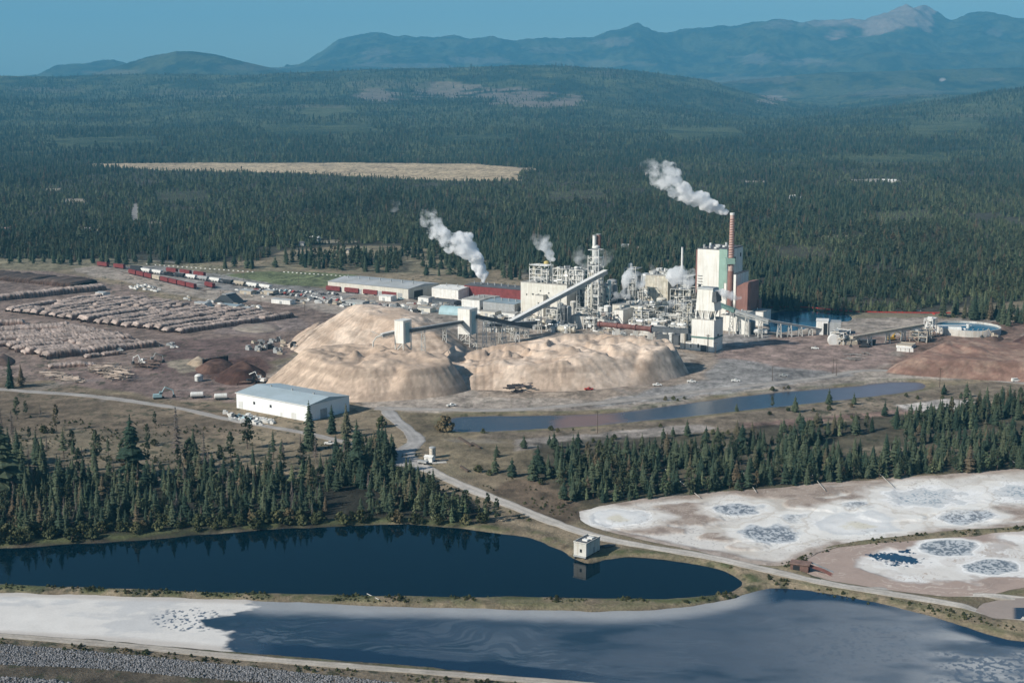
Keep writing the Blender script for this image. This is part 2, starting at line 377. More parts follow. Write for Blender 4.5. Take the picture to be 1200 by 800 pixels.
# bald openings and roadside patches in the far forest: (px, py, half width px, half height px, colour)
CLEAR = [(158,250,4,14,(.30,.28,.26)),(85,235,14,3,(.30,.26,.2)),(8,271,14,3,(.32,.27,.24)),(100,270,14,4,(.26,.22,.17)),(60,222,12,1.5,(.3,.26,.2)),
 (885,213,12,1.2,(.42,.36,.3)),(1020,212,38,1.6,(.36,.32,.27)),(1120,180,60,1,(.28,.26,.2)),(910,181,40,1.2,(.25,.25,.18)),(760,204,9,1.4,(.42,.36,.3)),
 (930,232,12,1.6,(.36,.33,.3)),(985,277,30,1.4,(.28,.24,.18)),(735,291,26,2,(.28,.24,.19)),(700,273,10,2,(.24,.2,.15)),(810,292,14,2,(.25,.2,.15)),
 (615,199,16,2,(.40,.31,.22)),(385,283,30,2,(.25,.22,.16)),(180,263,14,3,(.22,.19,.15)),(780,308,16,3,(.26,.2,.15)),(660,255,14,1.5,(.2,.18,.13)),(1045,370,60,3,(.22,.19,.13)),
 (230,147,12,1.6,(.26,.2,.16)),(158,147,14,1.6,(.42,.34,.28)),(520,142,25,1.4,(.22,.18,.15))]
def forest_opening(x, y):
    """1 where the far forest is open ground"""
    px, py = 600 + FPX * x / (y * cT + HC * sT), 400 - FPX * (y * sT - HC * cT) / (y * cT + HC * sT)
    o = np.zeros_like(x)
    wob = (fbm(x / 60, y / 90, 3, 44) - .5)
    for a, b, w, h, c in CLEAR:
        o = np.maximum(o, (((px - a + wob * w * .8) / w) ** 2 + ((py - b + wob * h * 1.2) / h) ** 2 < 1).astype(float))
    return o
FIELD_W = WP([(105,192),(250,190.8),(450,190.8),(560,192.5),(612,197),(606,212),(520,212),(440,208),(340,203),(230,201),(150,198),(105,195)])

def ground_colour(X, Y, Z):
    sh = X.shape; C = np.zeros(sh + (3,))
    n1 = fbm(X / 45, Y / 45, 5, 11); n2 = fbm(X / 7, Y / 7, 4, 12); nf = fbm(X / 1.6, Y / 3.5, 3, 14)
    g = sst(.36, .62, n1 * .45 + n2 * .35 + nf * .2)[..., None]
    C[:] = np.array(C_GRASS2) * (1 - g) + np.array(C_GRASS) * g
    gg = sst(.56, .72, fbm(X / 30, Y / 30, 4, 13))[..., None] * .25
    C = C * (1 - gg) + np.array(C_GREEN) * gg
    # far forest floor
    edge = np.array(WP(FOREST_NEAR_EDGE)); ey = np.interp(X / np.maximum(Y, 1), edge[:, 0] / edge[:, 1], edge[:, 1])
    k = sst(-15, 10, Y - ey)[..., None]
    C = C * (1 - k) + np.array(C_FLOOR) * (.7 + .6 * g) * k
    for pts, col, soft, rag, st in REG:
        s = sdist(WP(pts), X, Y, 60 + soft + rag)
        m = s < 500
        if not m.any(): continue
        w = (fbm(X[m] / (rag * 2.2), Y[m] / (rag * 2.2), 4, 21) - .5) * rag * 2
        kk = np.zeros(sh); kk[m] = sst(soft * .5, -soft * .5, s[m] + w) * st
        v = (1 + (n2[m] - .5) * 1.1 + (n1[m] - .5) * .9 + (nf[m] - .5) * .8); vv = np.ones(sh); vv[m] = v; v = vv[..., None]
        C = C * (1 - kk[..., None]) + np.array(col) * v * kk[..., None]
    # clearings in the far forest
    px, py = 600 + FPX * X / (Y * cT + HC * sT), 400 - FPX * (Y * sT - HC * cT) / (Y * cT + HC * sT)
    wob = (fbm(X / 60, Y / 90, 3, 44) - .5)
    for a, b, w, h, c in CLEAR:
        kk = (((px - a + wob * w * .8) / w) ** 2 + ((py - b + wob * h * 1.2) / h) ** 2 < 1.2)[..., None] & (Y[..., None] > 1000)
        C = np.where(kk, np.array(c), C)
    # banks of the ponds: green rushes at the waterline, pale shoreline
    for poly, grn in ((POND_DARK, 1), (POND_MID, .6), (POND_FOAM, .7), (POND_WHITE, .35), (POND_LOW, .4), (POND_CORNER, .5)):
        s = sdist(poly, X, Y, 30); k = (np.exp(-((s - 4.5) / 3.0) ** 2) * grn * sst(.3, .6, n2))[..., None]
        C = C * (1 - k) + np.array((.09, .10, .045)) * k
        k = (sst(3, 0, s))[..., None] * .6; C = C * (1 - k) + np.array((.10, .08, .06)) * k
    # dirt tracks: pale ruts wandering over the grassland and yards
    t = sst(.93, .985, ridged(X / 120, Y / 90, 2, 61))[..., None] * .35 * sst(1400, 1100, Y)[..., None]
    C = C * (1 - t) + np.array(C_GRAVEL) * t
    # tyre tracks sweeping through the yards
    yd = sdist(PAD, X, Y, 60) < 5
    for k, (sc, sd_) in enumerate(((70, 62), (45, 65))):
        q = vn(X / sc + 3 * k, Y / (sc * 1.4), sd_); t = sst(.10, .03, abs(np.sin(q * 40 + k))) * yd * .22
        C = C * (1 - t[..., None] * (1 if k else -1))
    # scrub specks
    sp = sst(.60, .72, fbm(X / 3.2, Y / 4.2, 3, 71)) * sst(.42, .6, n1)
    inyard = sdist(PAD, X, Y, 60) < 5
    sp = (sp * np.where(inyard, .35, .8) * (Y < 1500))[..., None]
    C = C * (1 - sp) + np.array((.05, .055, .032)) * sp
    return np.clip(C, .01, 1)
def hill_colour(X, Y, Z):
    n = fbm(X / 260, Y / 330, 5, 81); n3 = fbm(X / 55, Y / 90, 4, 83)
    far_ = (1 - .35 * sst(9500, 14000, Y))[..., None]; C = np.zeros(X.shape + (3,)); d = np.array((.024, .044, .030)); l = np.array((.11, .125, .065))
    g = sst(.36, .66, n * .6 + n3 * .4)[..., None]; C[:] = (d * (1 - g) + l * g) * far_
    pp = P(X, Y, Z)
    def patch(px, py, w, h, col, th=.5, st=1):
        nonlocal C
        e = ((pp[0] - px) / w) ** 2 + ((pp[1] - py) / h) ** 2
        k = (sst(1.2, .5, e + (fbm(X / 130, Y / 130, 4, 91) - .5) * 3.2))[..., None] * st
        C = C * (1 - k) + np.array(col) * k
    for a in ((445,112,28,8),(520,106,42,10),(600,113,45,9),(640,122,40,5),(665,118,22,6)): patch(*a, (.25, .20, .165), st=.75)
    for a in ((480,100,70,6),(710,87,24,4),(910,113,26,7),(880,95,50,6),(700,75,60,5),(960,75,30,5),(1160,95,22,3),(300,80,36,4),(135,86,40,3),(640,60,30,4),(230,110,60,5),(350,125,60,4),(1050,110,60,6),(1110,135,50,4),(60,105,60,4)): patch(*a, (.17, .15, .105), st=.5)
    patch(1104,95,4,2.5,(.4,.36,.33)); patch(905,118,20,4,(.3,.24,.2)); 
    # bare rock of the high ridge
    if Y.max() > 15000:
        rk = sst(60, 1, (pp[1] - 10)) * sst(905, 985, pp[0]) * sst(1105, 1085, pp[0]) * (Y > 18500)
        rk = sst(.35, .75, rk + (fbm(X / 300, Y / 300, 5, 95) - .5) * 1.3)[..., None]
        C = C * (1 - rk) + np.array((.27, .205, .165)) * rk
        for a in ((885,70,26,6),(940,75,22,5),(960,27,50,6),(1165,38,10,5),(440,65,16,10),(480,78,60,3),(560,72,40,4),(915,30,20,6),(720,50,25,6)): patch(*a, (.19, .165, .14), st=.5)
    return C
# ------------------------------------------------------------------ terrain sheets (rows follow the distance, columns fan out)
rows = [W(600, py)[1] for py in np.arange(850, 190, -.8)]
rows = [r for r in rows if r < 3600]
fan = np.concatenate([np.linspace(-.62, -.40, 60)[:-1], np.linspace(-.40, .40, 1050), np.linspace(.40, .62, 60)[1:]])
near_start = np.linspace(60, rows[0], 25)[:-1]
gy = np.concatenate([near_start, rows, [3600]])
Y0, A0 = np.meshgrid(gy, fan, indexing='ij'); X0 = A0 * Y0
Z0 = z_low(X0, Y0)
ground_m = vcol_mat('ground soil', .95, .09, .9, .5, .8, .7)
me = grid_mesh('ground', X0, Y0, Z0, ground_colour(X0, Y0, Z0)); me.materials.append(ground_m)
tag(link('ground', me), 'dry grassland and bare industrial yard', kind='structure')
hy = np.concatenate([np.linspace(3600, 5200, 120), np.linspace(5200, 7200, 120)[1:], np.linspace(7200, 9600, 150)[1:], np.linspace(9600, 11300, 30)[1:], np.linspace(11300, 13200, 90)[1:], np.linspace(13200, 14500, 20)[1:]])
fan2 = np.linspace(-.62, .62, 1150)
hills_m = vcol_mat('wooded hillside', 1, .018, .09, .45, .9, 9)
def hill_sheet(name, ys, label):
    Yh, Ah = np.meshgrid(ys, fan2, indexing='ij'); Xh = Ah * Yh; Zh = z_at(Xh, Yh).reshape(Xh.shape) if Xh.ndim == 1 else None
    Zh = z_at(Xh.ravel(), Yh.ravel()).reshape(Xh.shape)
    if ys[0] == 3600: Zh[0] = z_low(Xh[0], Yh[0])
    canopy = (vn(Xh / 9, Yh / 16, 77) * 9 + vn(Xh / 30, Yh / 40, 78) * 6) * sst(8500, 9500, Yh)
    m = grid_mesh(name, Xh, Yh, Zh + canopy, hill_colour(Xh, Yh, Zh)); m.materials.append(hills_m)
    tag(link(name, m), label, kind='structure'); return Zh
hill_sheet('hills', hy, 'wooded foothills')
hill_sheet('mountains', np.concatenate([np.linspace(14500, 16800, 70), np.linspace(16800, 20800, 190)[1:], np.linspace(20800, 26000, 30)[1:]]), 'blue mountain range with a bare rocky summit')
# ------------------------------------------------------------------ sun, sky, air
SUN_EL = 33.0
s_dir = Vector((-.862 * math.cos(R(SUN_EL)), -.507 * math.cos(R(SUN_EL)), math.sin(R(SUN_EL))))
sd = bpy.data.lights.new('sun', 'SUN'); sd.energy = 5.0; sd.angle = R(.5); sd.color = (1, .945, .86)
so = bpy.data.objects.new('sun', sd); COL.objects.link(so); so.rotation_euler = s_dir.to_track_quat('Z', 'Y').to_euler(); so.location = (-300, -200, 900)
wd = bpy.data.worlds.new('World'); SC.world = wd; wd.use_nodes = True; nt = wd.node_tree; nt.nodes.clear()
wo = nt.nodes.new('ShaderNodeOutputWorld'); bg = nt.nodes.new('ShaderNodeBackground'); sk = nt.nodes.new('ShaderNodeTexSky')
sk.sky_type = 'NISHITA'; sk.sun_disc = False; sk.sun_elevation = R(SUN_EL); sk.sun_rotation = math.atan2(s_dir.x, s_dir.y) % (2 * math.pi)
sk.altitude = 600; sk.air_density = 1.0; sk.dust_density = 1.6; sk.ozone_density = 3.0
hs = nt.nodes.new('ShaderNodeMixRGB'); hs.blend_type = 'MULTIPLY'; hs.inputs[0].default_value = 1; hs.inputs[2].default_value = (.80, 1.0, 1.06, 1)
gc = nt.nodes.new('ShaderNodeTexCoord'); sx_ = nt.nodes.new('ShaderNodeSeparateXYZ'); mr_ = nt.nodes.new('ShaderNodeMapRange'); sc2 = nt.nodes.new('ShaderNodeVectorMath'); sc2.operation = 'SCALE'
nt.links.new(gc.outputs['Generated'], sx_.inputs[0]); nt.links.new(sx_.outputs['Z'], mr_.inputs['Value']); mr_.inputs['From Min'].default_value = 0; mr_.inputs['From Max'].default_value = .11; mr_.inputs['To Min'].default_value = 2.1; mr_.inputs['To Max'].default_value = 1.0   # the clear sky pales towards the horizon
nt.links.new(sk.outputs[0], sc2.inputs[0]); nt.links.new(mr_.outputs[0], sc2.inputs['Scale']); nt.links.new(sc2.outputs[0], hs.inputs[1]); nt.links.new(hs.outputs[0], bg.inputs[0]); bg.inputs[1].default_value = .066
nt.links.new(bg.outputs[0], wo.inputs[0])
SC.view_settings.view_transform = 'Standard'; SC.view_settings.look = 'None'; SC.view_settings.gamma = 1; SC.view_settings.exposure = .20
cy = SC.cycles; cy.max_bounces = 24; cy.diffuse_bounces = 2; cy.glossy_bounces = 2; cy.transparent_max_bounces = 8; cy.volume_bounces = 24
cy.use_denoising = True; cy.use_adaptive_sampling = True; cy.adaptive_threshold = .02; cy.volume_step_rate = .35; cy.volume_max_steps = 256
try: cy.denoiser = 'OPENIMAGEDENOISE'; cy.denoising_input_passes = 'RGB_ALBEDO_NORMAL'; cy.denoising_prefilter = 'ACCURATE'
except Exception: pass
hz = MB().box(-18000, -400, -8, 18000, 26300, 1620)
hm = bpy.data.materials.new('haze air'); nt = nodes_of(hm); o_ = nt.nodes.new('ShaderNodeOutputMaterial'); pv = nt.nodes.new('ShaderNodeVolumePrincipled')
pv.inputs['Color'].default_value = (.15, .52, .80, 1); pv.inputs['Density'].default_value = 5.8e-5; pv.inputs['Anisotropy'].default_value = .0
nt.links.new(pv.outputs[0], o_.inputs['Volume'])
haze = hz.build('haze', hm); tag(haze, 'thin blue haze filling the valley air', kind='stuff'); haze.display_type = 'WIRE'
# ------------------------------------------------------------------ water and foam surfaces
def water_mat(name, col, rough=.06, bump=.02, scale=.5):
    m = bpy.data.materials.new(name); nt = nodes_of(m); N = nt.nodes; L = nt.links
    out = N.new('ShaderNodeOutputMaterial'); b = N.new('ShaderNodeBsdfPrincipled'); L.new(b.outputs[0], out.inputs[0])
    b.inputs['Base Color'].default_value = (*col, 1); b.inputs['Roughness'].default_value = rough; b.inputs['IOR'].default_value = 1.33; b.inputs['Specular IOR Level'].default_value = .2
    g = N.new('ShaderNodeNewGeometry'); n = N.new('ShaderNodeTexNoise'); n.inputs['Scale'].default_value = scale; n.inputs['Detail'].default_value = 4
    L.new(g.outputs['Position'], n.inputs['Vector']); bp = N.new('ShaderNodeBump'); bp.inputs['Strength'].default_value = bump; bp.inputs['Distance'].default_value = 1
    L.new(n.outputs['Fac'], bp.inputs['Height']); L.new(bp.outputs[0], b.inputs['Normal']); return m
def sheet(name, poly, z, m, label, col_fn=None, step=(1, .8), grow=3.5):
    """level sheet clipped near its pond outline"""
    p = np.array(poly); x0, y0 = p.min(0) - grow; x1, y1 = p.max(0) + grow
    pr = [P(a, b, z) for a, b in poly]; ymin = max(min(q[1] for q in pr), -50); ymax = min(max(q[1] for q in pr), 900)
    ys = [y0] + [W(600, py, z)[1] for py in np.arange(ymax, ymin, -step[1])] + [y1]
    ys = np.array(sorted(y for y in set(ys) if y0 <= y <= y1))
    a0 = min(x0 / y0, x0 / y1); a1 = max(x1 / y0, x1 / y1); a0 = max(a0, -.5); a1 = min(a1, .5)
    A = np.linspace(a0, a1, int((a1 - a0) * 1640 / step[0]) + 4)
    Y, AA = np.meshgrid(ys, A, indexing='ij'); X = AA * Y; s = sdist(poly, X, Y, 60)
    inside = s < grow; mk = inside[:-1, :-1] | inside[1:, 1:] | inside[1:, :-1] | inside[:-1, 1:]
    col = rough = None
    Z = np.full(X.shape, float(z))
    if col_fn: col, rough, dz = col_fn(X, Y, s); Z = Z + dz
    me = grid_mesh(name, X, Y, Z, col, rough, mk); me.materials.append(m)
    o = link(name, me); tag(o, label, kind='structure'); return o
def warp(X, Y, sc, amp, s):
    return X + (fbm(X / sc, Y / sc, 3, s) - .5) * amp, Y + (fbm(X / sc + 40, Y / sc - 13, 3, s + 3) - .5) * amp
def mix(C, col, k): return C * (1 - k[..., None]) + np.array(col) * k[..., None]
def px_of(X, Y, z=-1.0):
    dep = Y * cT - (z - HC) * sT; up = Y * sT + (z - HC) * cT
    return 600 + FPX * X / dep, 400 - FPX * up / dep
def swirl(X, Y, s, sc=14, amp=26, fx=.9, fy=1.7):
    """thin curling lines of foam drawn out by the current"""
    u, v = warp(X, Y, sc, amp, s); u, v = warp(u, v, sc * .45, amp * .35, s + 9)
    q = np.sin((u * .8 + v * fy) + 6 * fbm(u / 7, v / 10, 3, s + 5))
    return q
def foam_canal(X, Y, s):
    px, py = px_of(X, Y); sh = X.shape
    u_, v_ = warp(X, Y, 34, 30, 101); u_, v_ = warp(u_, v_, 6, 4, 110); q = sst(.50, .64, fbm(u_ / 7, v_ / .95, 3, 109)) * sst(.36, .54, fbm(X / 26, Y / 16, 3, 119)); n = fbm(X / 25, Y / 10, 5, 105); n2 = fbm(X / 5, Y / 3, 4, 106); n3 = fbm(X / 60, Y / 25, 3, 107)
    C = np.zeros(sh + (3,)); C[:] = (.018, .038, .062)
    C = mix(C, (.05, .078, .112), sst(.3, .7, n)); C = mix(C, (.15, .185, .22), q * .34)
    C = mix(C, (.085, .108, .14), sst(520, 800, px) * .6 * sst(.35, .6, n + .1))
    C = mix(C, (.022, .045, .08), sst(640, 420, px) * sst(712, 735, py) * sst(.3, .6, n) * .7)
    C = mix(C, (.19, .21, .235), sst(820, 1100, px) * (.3 + .6 * sst(.38, .62, n3 + (n - .5) * .7)))
    C = mix(C, (.48, .48, .47), sst(1050, 1150, px) * sst(.42, .6, n) * .6)
    # pale streak along the upper bank
    C = mix(C, (.55, .53, .50), sst(9, 1, -s - 1 + (n - .5) * 8) * sst(690, 760, py + 40) * sst(905, 850, px) * .9 * sst(270, 300, px) * sst(745, 730, py))
    C = mix(C, (.19, .21, .235), sst(13, 4, -s + (n - .5) * 16) * sst(905, 820, px) * sst(760, 720, py) * .6)
    # white foam blanket at the left end with an edge torn by the current
    edge = 262 + 35 * sst(730, 708, py) - 14 * np.sin(py / 6.0) + (n - .5) * 90 + (n2 - .5) * 34 + 60 * sst(748, 775, py)
    w = sst(6, -6, px - edge)
    C = mix(C, (.64, .615, .58), w)
    C = mix(C, (.47, .47, .47), w * sst(.5, .66, n + (n2 - .5) * .3) * .7)
    C = mix(C, (.46, .42, .38), w * sst(4, 0, -s) * .8)
    nq = fbm(X / 1.1, Y / 1.3, 2, 108); spk = w * sst(1.2, .6, ((px - 222) / 50) ** 2 + ((py - 726) / 14) ** 2 + (n - .5)) * sst(.56, .66, nq)
    C = mix(C, (.10, .13, .17), spk)
    rr = sst(1085, 1125, px + (n - .5) * 80) * sst(752, 768, py + (n - .5) * 20) * sst(.50, .58, nq + (n - .5) * .3)
    C = mix(C, (.09, .12, .16), rr * .9); 
    # open dark water: by the far bank on the right and along the near bank
    d1 = sst(896, 915, px) * sst(1085, 1010, px) * sst(7, 1.5, -s - 1.0 + (n - .5) * 8 - 6 * sst(1010, 930, px)) * sst(760, 735, py)
    d2 = sst(8.0, 6.2, -s + (n - .5) * 7) * sst(290, 330, px) * sst(744, 752, py) * sst(820, 640, px + 30)
    d3 = sst(1090, 1130, px) * sst(8, 3, -s + (n - .5) * 3) * (py < 765)
    dk = np.clip(d1 + d2 + d3, 0, 1); C = mix(C, (.008, .022, .045), dk)
    sp2 = sst(.64, .72, nq + (n - .5) * .8) * sst(900, 940, px) * sst(1120, 1050, px) * .35 * sst(.52, .62, n3); C = mix(C, (.06, .09, .13), sp2)
    rg = np.clip(.55 - .45 * dk - .2 * sst(.3, .7, 1 - n) * (1 - w) + .3 * w, .08, .9)
    return C, rg, w * .15
def aer(px, py, cx, cy, rx, ry): return np.sqrt(((px - cx) / rx) ** 2 + ((py - cy) / ry) ** 2)
def white_pond(X, Y, s):
    px, py = px_of(X, Y); n = fbm(X / 18, Y / 18, 5, 111); n2 = fbm(X / .85, Y / 1.2, 2, 112); n4 = fbm(X / 6, Y / 6, 4, 113)
    C = np.zeros(X.shape + (3,)); C[:] = (.52, .475, .42)
    C = mix(C, (.64, .605, .56), sst(.45, .62, n))
    C = mix(C, (.50, .43, .36), sst(.22, .06, abs(np.sin(n * 40 + n4 * 4))) * .75 * sst(.42, .55, fbm(X / 40, Y / 40, 2, 117)))
    dry = np.zeros(X.shape)
    for a in ((770,607,62,13),(800,600,50,9),(1010,588,30,10),(1045,602,26,6),(1110,597,40,6),(760,622,50,7),(905,575,120,7),(1180,600,50,10),(860,630,40,5),(960,590,30,5),(880,640,24,4)):
        e = aer(px, py, *a); dry = np.maximum(dry, sst(1.45, .95, e + (n - .5) * 2.0 + (n4 - .5) * .7))
    dry = np.maximum(dry, sst(6, 1, -s + (n - .5) * 10) * .9)
    C = mix(C, (.36, .285, .235), dry * .95); C = mix(C, (.25, .195, .16), dry * sst(.48, .62, n4) * .8); C = mix(C, (.56, .49, .42), dry * sst(.2, .05, abs(np.sin(n * 50 + n4 * 7))) * .6)
    for i, (cx, cy, rx, ry, kind) in enumerate([(865,597,26,7,'d'),(940,611,24,8,'d'),(905,627,34,11,'d'),(1007,594,19,5,'d'),(1130,606,32,8,'d'),(1193,578,40,10,'w'),(1090,583,46,12,'w'),(1005,615,42,13,'s'),(725,608,36,9,'s')]):
        e = aer(px, py, cx, cy, rx, ry); ew = e + (n4 - .5) * .85 + (n - .5) * .9
        C = mix(C, (.76, .735, .69), sst(2.1, 1.3, ew) * .85); C = mix(C, (.52, .46, .39), sst(.10, .03, abs(ew - 1.62 - .2 * np.sin(px / 9 + i))) * .5)
        C = mix(C, (.50, .52, .535) if kind == 'd' else (.60, .605, .60), sst(1.2, .9, ew))
        if kind == 'd': C = mix(C, (.16, .185, .215), sst(1.15, .75, ew) * sst(.44, .58, n2 + (n4 - .5) * .3))
        if kind == 'w': C = mix(C, (.30, .36, .40), sst(.75, .5, ew) * sst(.5, .62, n2)); C = mix(C, (.80, .785, .76), sst(.1, .05, abs(ew - .98)))
        if kind == 's': C = mix(C, (.70, .69, .67), sst(.95, .5, ew)); C = mix(C, (.60, .55, .42), sst(.45, .1, e + (n4 - .5)) * .7)
        C = mix(C, (.82, .81, .79), sst(.07, .02, abs(ew - 1.14)) * .8 * sst(.4, .55, n))
    sp = sst(.69, .74, n2) * sst(.5, .6, n) * .5; C = mix(C, (.30, .27, .25), sp)
    return C, np.full(X.shape, .8), (n - .5) * .5 + dry * .55
def low_pond(X, Y, s):
    px, py = px_of(X, Y); n = fbm(X / 14, Y / 14, 5, 121); n2 = fbm(X / .85, Y / 1.2, 2, 122); n4 = fbm(X / 6, Y / 6, 4, 123)
    C = np.zeros(X.shape + (3,)); C[:] = (.64, .61, .57)
    C = mix(C, (.74, .72, .69), sst(.45, .6, n))
    rim = sst(10, 4, -s + (n - .5) * 22 - 9 * sst(1050, 980, px) - 6 * sst(660, 685, py)); C = mix(C, (.36, .27, .225), rim * .95 * (1 - .5 * sst(1150, 1180, px) * (py < 650))); C = mix(C, (.55, .47, .40), rim * sst(.35, .1, abs(np.sin(-s * .75 + n * 16 + n4 * 5))) * .8 * sst(.4, .55, n))
    C = mix(C, (.30, .235, .20), sst(.56, .66, n4) * .5 * (1 - sst(1150, 1120, px) * .5))
    iso = sst(.30, .08, abs(np.sin(n * 34 + n4 * 6))) * (1 - rim) * sst(.46, .56, fbm(X / 22, Y / 22, 3, 127)); C = mix(C, (.40, .32, .26), iso * .8)
    for cx, cy, rx, ry in ((1113,643,32,9),(1162,664,31,9)):
        ew = aer(px, py, cx, cy, rx, ry) + (n4 - .5) * .5 + (n - .5) * .5
        C = mix(C, (.70, .68, .65), sst(1.5, 1.2, ew)); C = mix(C, (.46, .48, .495), sst(1.15, .9, ew)); C = mix(C, (.14, .17, .20), sst(1.12, .85, ew) * sst(.45, .57, n2 + (n4 - .5) * .3))
        C = mix(C, (.8, .79, .77), sst(.06, .02, abs(ew - 1.12)))
    e = aer(px, py, 1052, 655, 30, 7) + (n4 - .5) * 2.2 + (n2 - .5) * 1.2; k = sst(.98, .8, e); C = mix(C, (.012, .04, .08), k)
    return C, np.where(k > .5, .15, .8), (n - .5) * .4 + rim * .4
def mid_lake(X, Y, s):
    px, py = px_of(X, Y); n = fbm(X / 30, Y / 12, 5, 131)
    C = np.zeros(X.shape + (3,)); C[:] = (.040, .050, .066)
    red = sst(640, 665, px + (n - .5) * 30) * sst(735, 700, px + (n - .5) * 40)
    C = mix(C, (.20, .125, .105), red * 1.0)
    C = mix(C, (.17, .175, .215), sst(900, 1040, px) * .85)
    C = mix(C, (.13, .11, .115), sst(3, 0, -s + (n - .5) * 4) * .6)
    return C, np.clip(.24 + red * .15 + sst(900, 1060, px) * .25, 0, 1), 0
foam_m = vcol_mat('sludge foam', .7, .12, 1.2, .10, .25, .15, rattr=True, spec=.35)
WATER = water_mat('dark water', (.0003, .008, .015), .04, .03, .3)
sheet('dark_pond', POND_DARK, -1.2, WATER, 'deep dark blue settling pond below the wood', step=(6, 5))
sheet('foam_canal', POND_FOAM, -1.0, foam_m, 'long grey blue pond with white foam blanket at its left end', foam_canal, step=(.8, .55))
sheet('aeration_pond', POND_WHITE, -.9, foam_m, 'white crusted aeration pond with round stirred patches', white_pond, step=(.8, .5))
sheet('lower_aeration_pond', POND_LOW, -.9, foam_m, 'smaller round crusted pond with a pink brown rim', low_pond, step=(.8, .5))
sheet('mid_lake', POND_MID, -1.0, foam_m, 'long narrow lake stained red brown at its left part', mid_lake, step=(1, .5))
def corner(X, Y, s):
    n = fbm(X / 6, Y / 6, 4, 141); C = np.zeros(X.shape + (3,)); C[:] = (.30, .25, .22); k = sst(1185, 1192, px_of(X, Y)[0]) * (px_of(X, Y)[1] > 712)
    C = mix(C, (.02, .03, .045), k); return C, np.where(k > .5, .1, .9), (n - .5) * .2
sheet('corner_pond', POND_CORNER, -.9, foam_m, 'small muddy pond at the lower right edge', corner, step=(1, .6))
sheet('blue_basin', BASIN, -1.2, water_mat('basin water', (.01, .05, .085), .15, .02), 'shaded deep blue basin behind the white sheds', step=(4, 3))
# ------------------------------------------------------------------ gravel roads
road_m = vcol_mat('road gravel', .95, .15, 1.2, .25, .3, .2)
def road(name, pts, width, label, lift=.12, colr=(.50, .46, .41), z=None):
    c = smooth_line(WP(pts), 14); c = np.array(c); t = np.gradient(c, axis=0); t /= np.linalg.norm(t, axis=1)[:, None] + 1e-9
    nrm = np.stack([-t[:, 1], t[:, 0]], -1); w = np.interp(np.linspace(0, 1, len(c)), np.linspace(0, 1, len(width)), width) if isinstance(width, list) else np.full(len(c), width)
    k = np.linspace(-1, 1, 13); L = np.cumsum(np.r_[0, np.linalg.norm(np.diff(c, axis=0), axis=1)])
    jag = 1 + (fbm(L / 7, L * 0 + 3, 3, 7)[:, None] - .5) * .5
    X = c[:, 0:1] + nrm[:, 0:1] * k * w[:, None] / 2 * jag; Y = c[:, 1:2] + nrm[:, 1:2] * k * w[:, None] / 2 * jag
    Z = z_low(X, Y); zc = Z[:, 6:7]; Z = np.maximum(Z, zc) if False else Z
    Z = zc + lift + 0 * Z; Z[:, 0] = zc[:, 0] - .5; Z[:, -1] = zc[:, 0] - .5
    Z[:, 1:-1] = np.maximum(Z[:, 1:-1], z_low(X, Y)[:, 1:-1] + .05)
    rut = (np.exp(-((abs(k) - .38) / .14) ** 2))[None] * .5; n = fbm(X / 5, Y / 5, 4, 17)[..., None]
    C = np.array(colr) * (.75 + .35 * rut[..., None] + .45 * (n - .3)); gr = sst(.7, 1, abs(k))[None, :, None] * .7 * np.ones_like(n)
    C = C * (1 - gr) + np.array(C_GRASS2) * gr
    me = grid_mesh(name, X, Y, Z, np.clip(C, .02, 1)); me.materials.append(road_m); tag(link(name, me), label, kind='structure')
road('dike_road', [(478,543),(500,549),(540,568),(600,592),(650,612),(700,628),(760,640),(830,652),(900,668),(960,682),(1040,695),(1120,708),(1230,728)], [11,8,7.5,7,7,6.5,6,6,6], 'pale gravel road running along the dike between the ponds')
road('mill_road', [(478,545),(474,530),(488,516),(478,503),(462,490),(452,478)], [14,13,9,8,10], 'grey road climbing from the dike to the mill yard', colr=(.38,.36,.34))
road('warehouse_track', [(474,530),(440,524),(400,517),(350,506),(300,497),(262,490),(210,478),(150,470),(80,462),(-60,452)], [10,7,6,6,6,7,8,8], 'worn track passing in front of the white warehouse', colr=(.38,.35,.32))
road('pond_road', [(440,478),(520,480),(600,480),(680,474),(760,466),(850,455),(950,444),(1020,434),(1110,440),(1230,452)], [10,8,8,8,7,7,7,7], 'haul road between the chip piles and the narrow lake', colr=(.38,.345,.31))
road('branch_road', [(960,681),(1010,690),(1060,688),(1110,694),(1240,700)], 4.5, 'narrow dike road branching to the right edge')
road('lower_road', [(-90,742),(0,745),(150,757),(300,771),(450,783),(600,795),(700,803),(820,815)], [5,5,4.5,4.5,4.5], 'gravel service road below the long foam covered pond', colr=(.40,.36,.31))
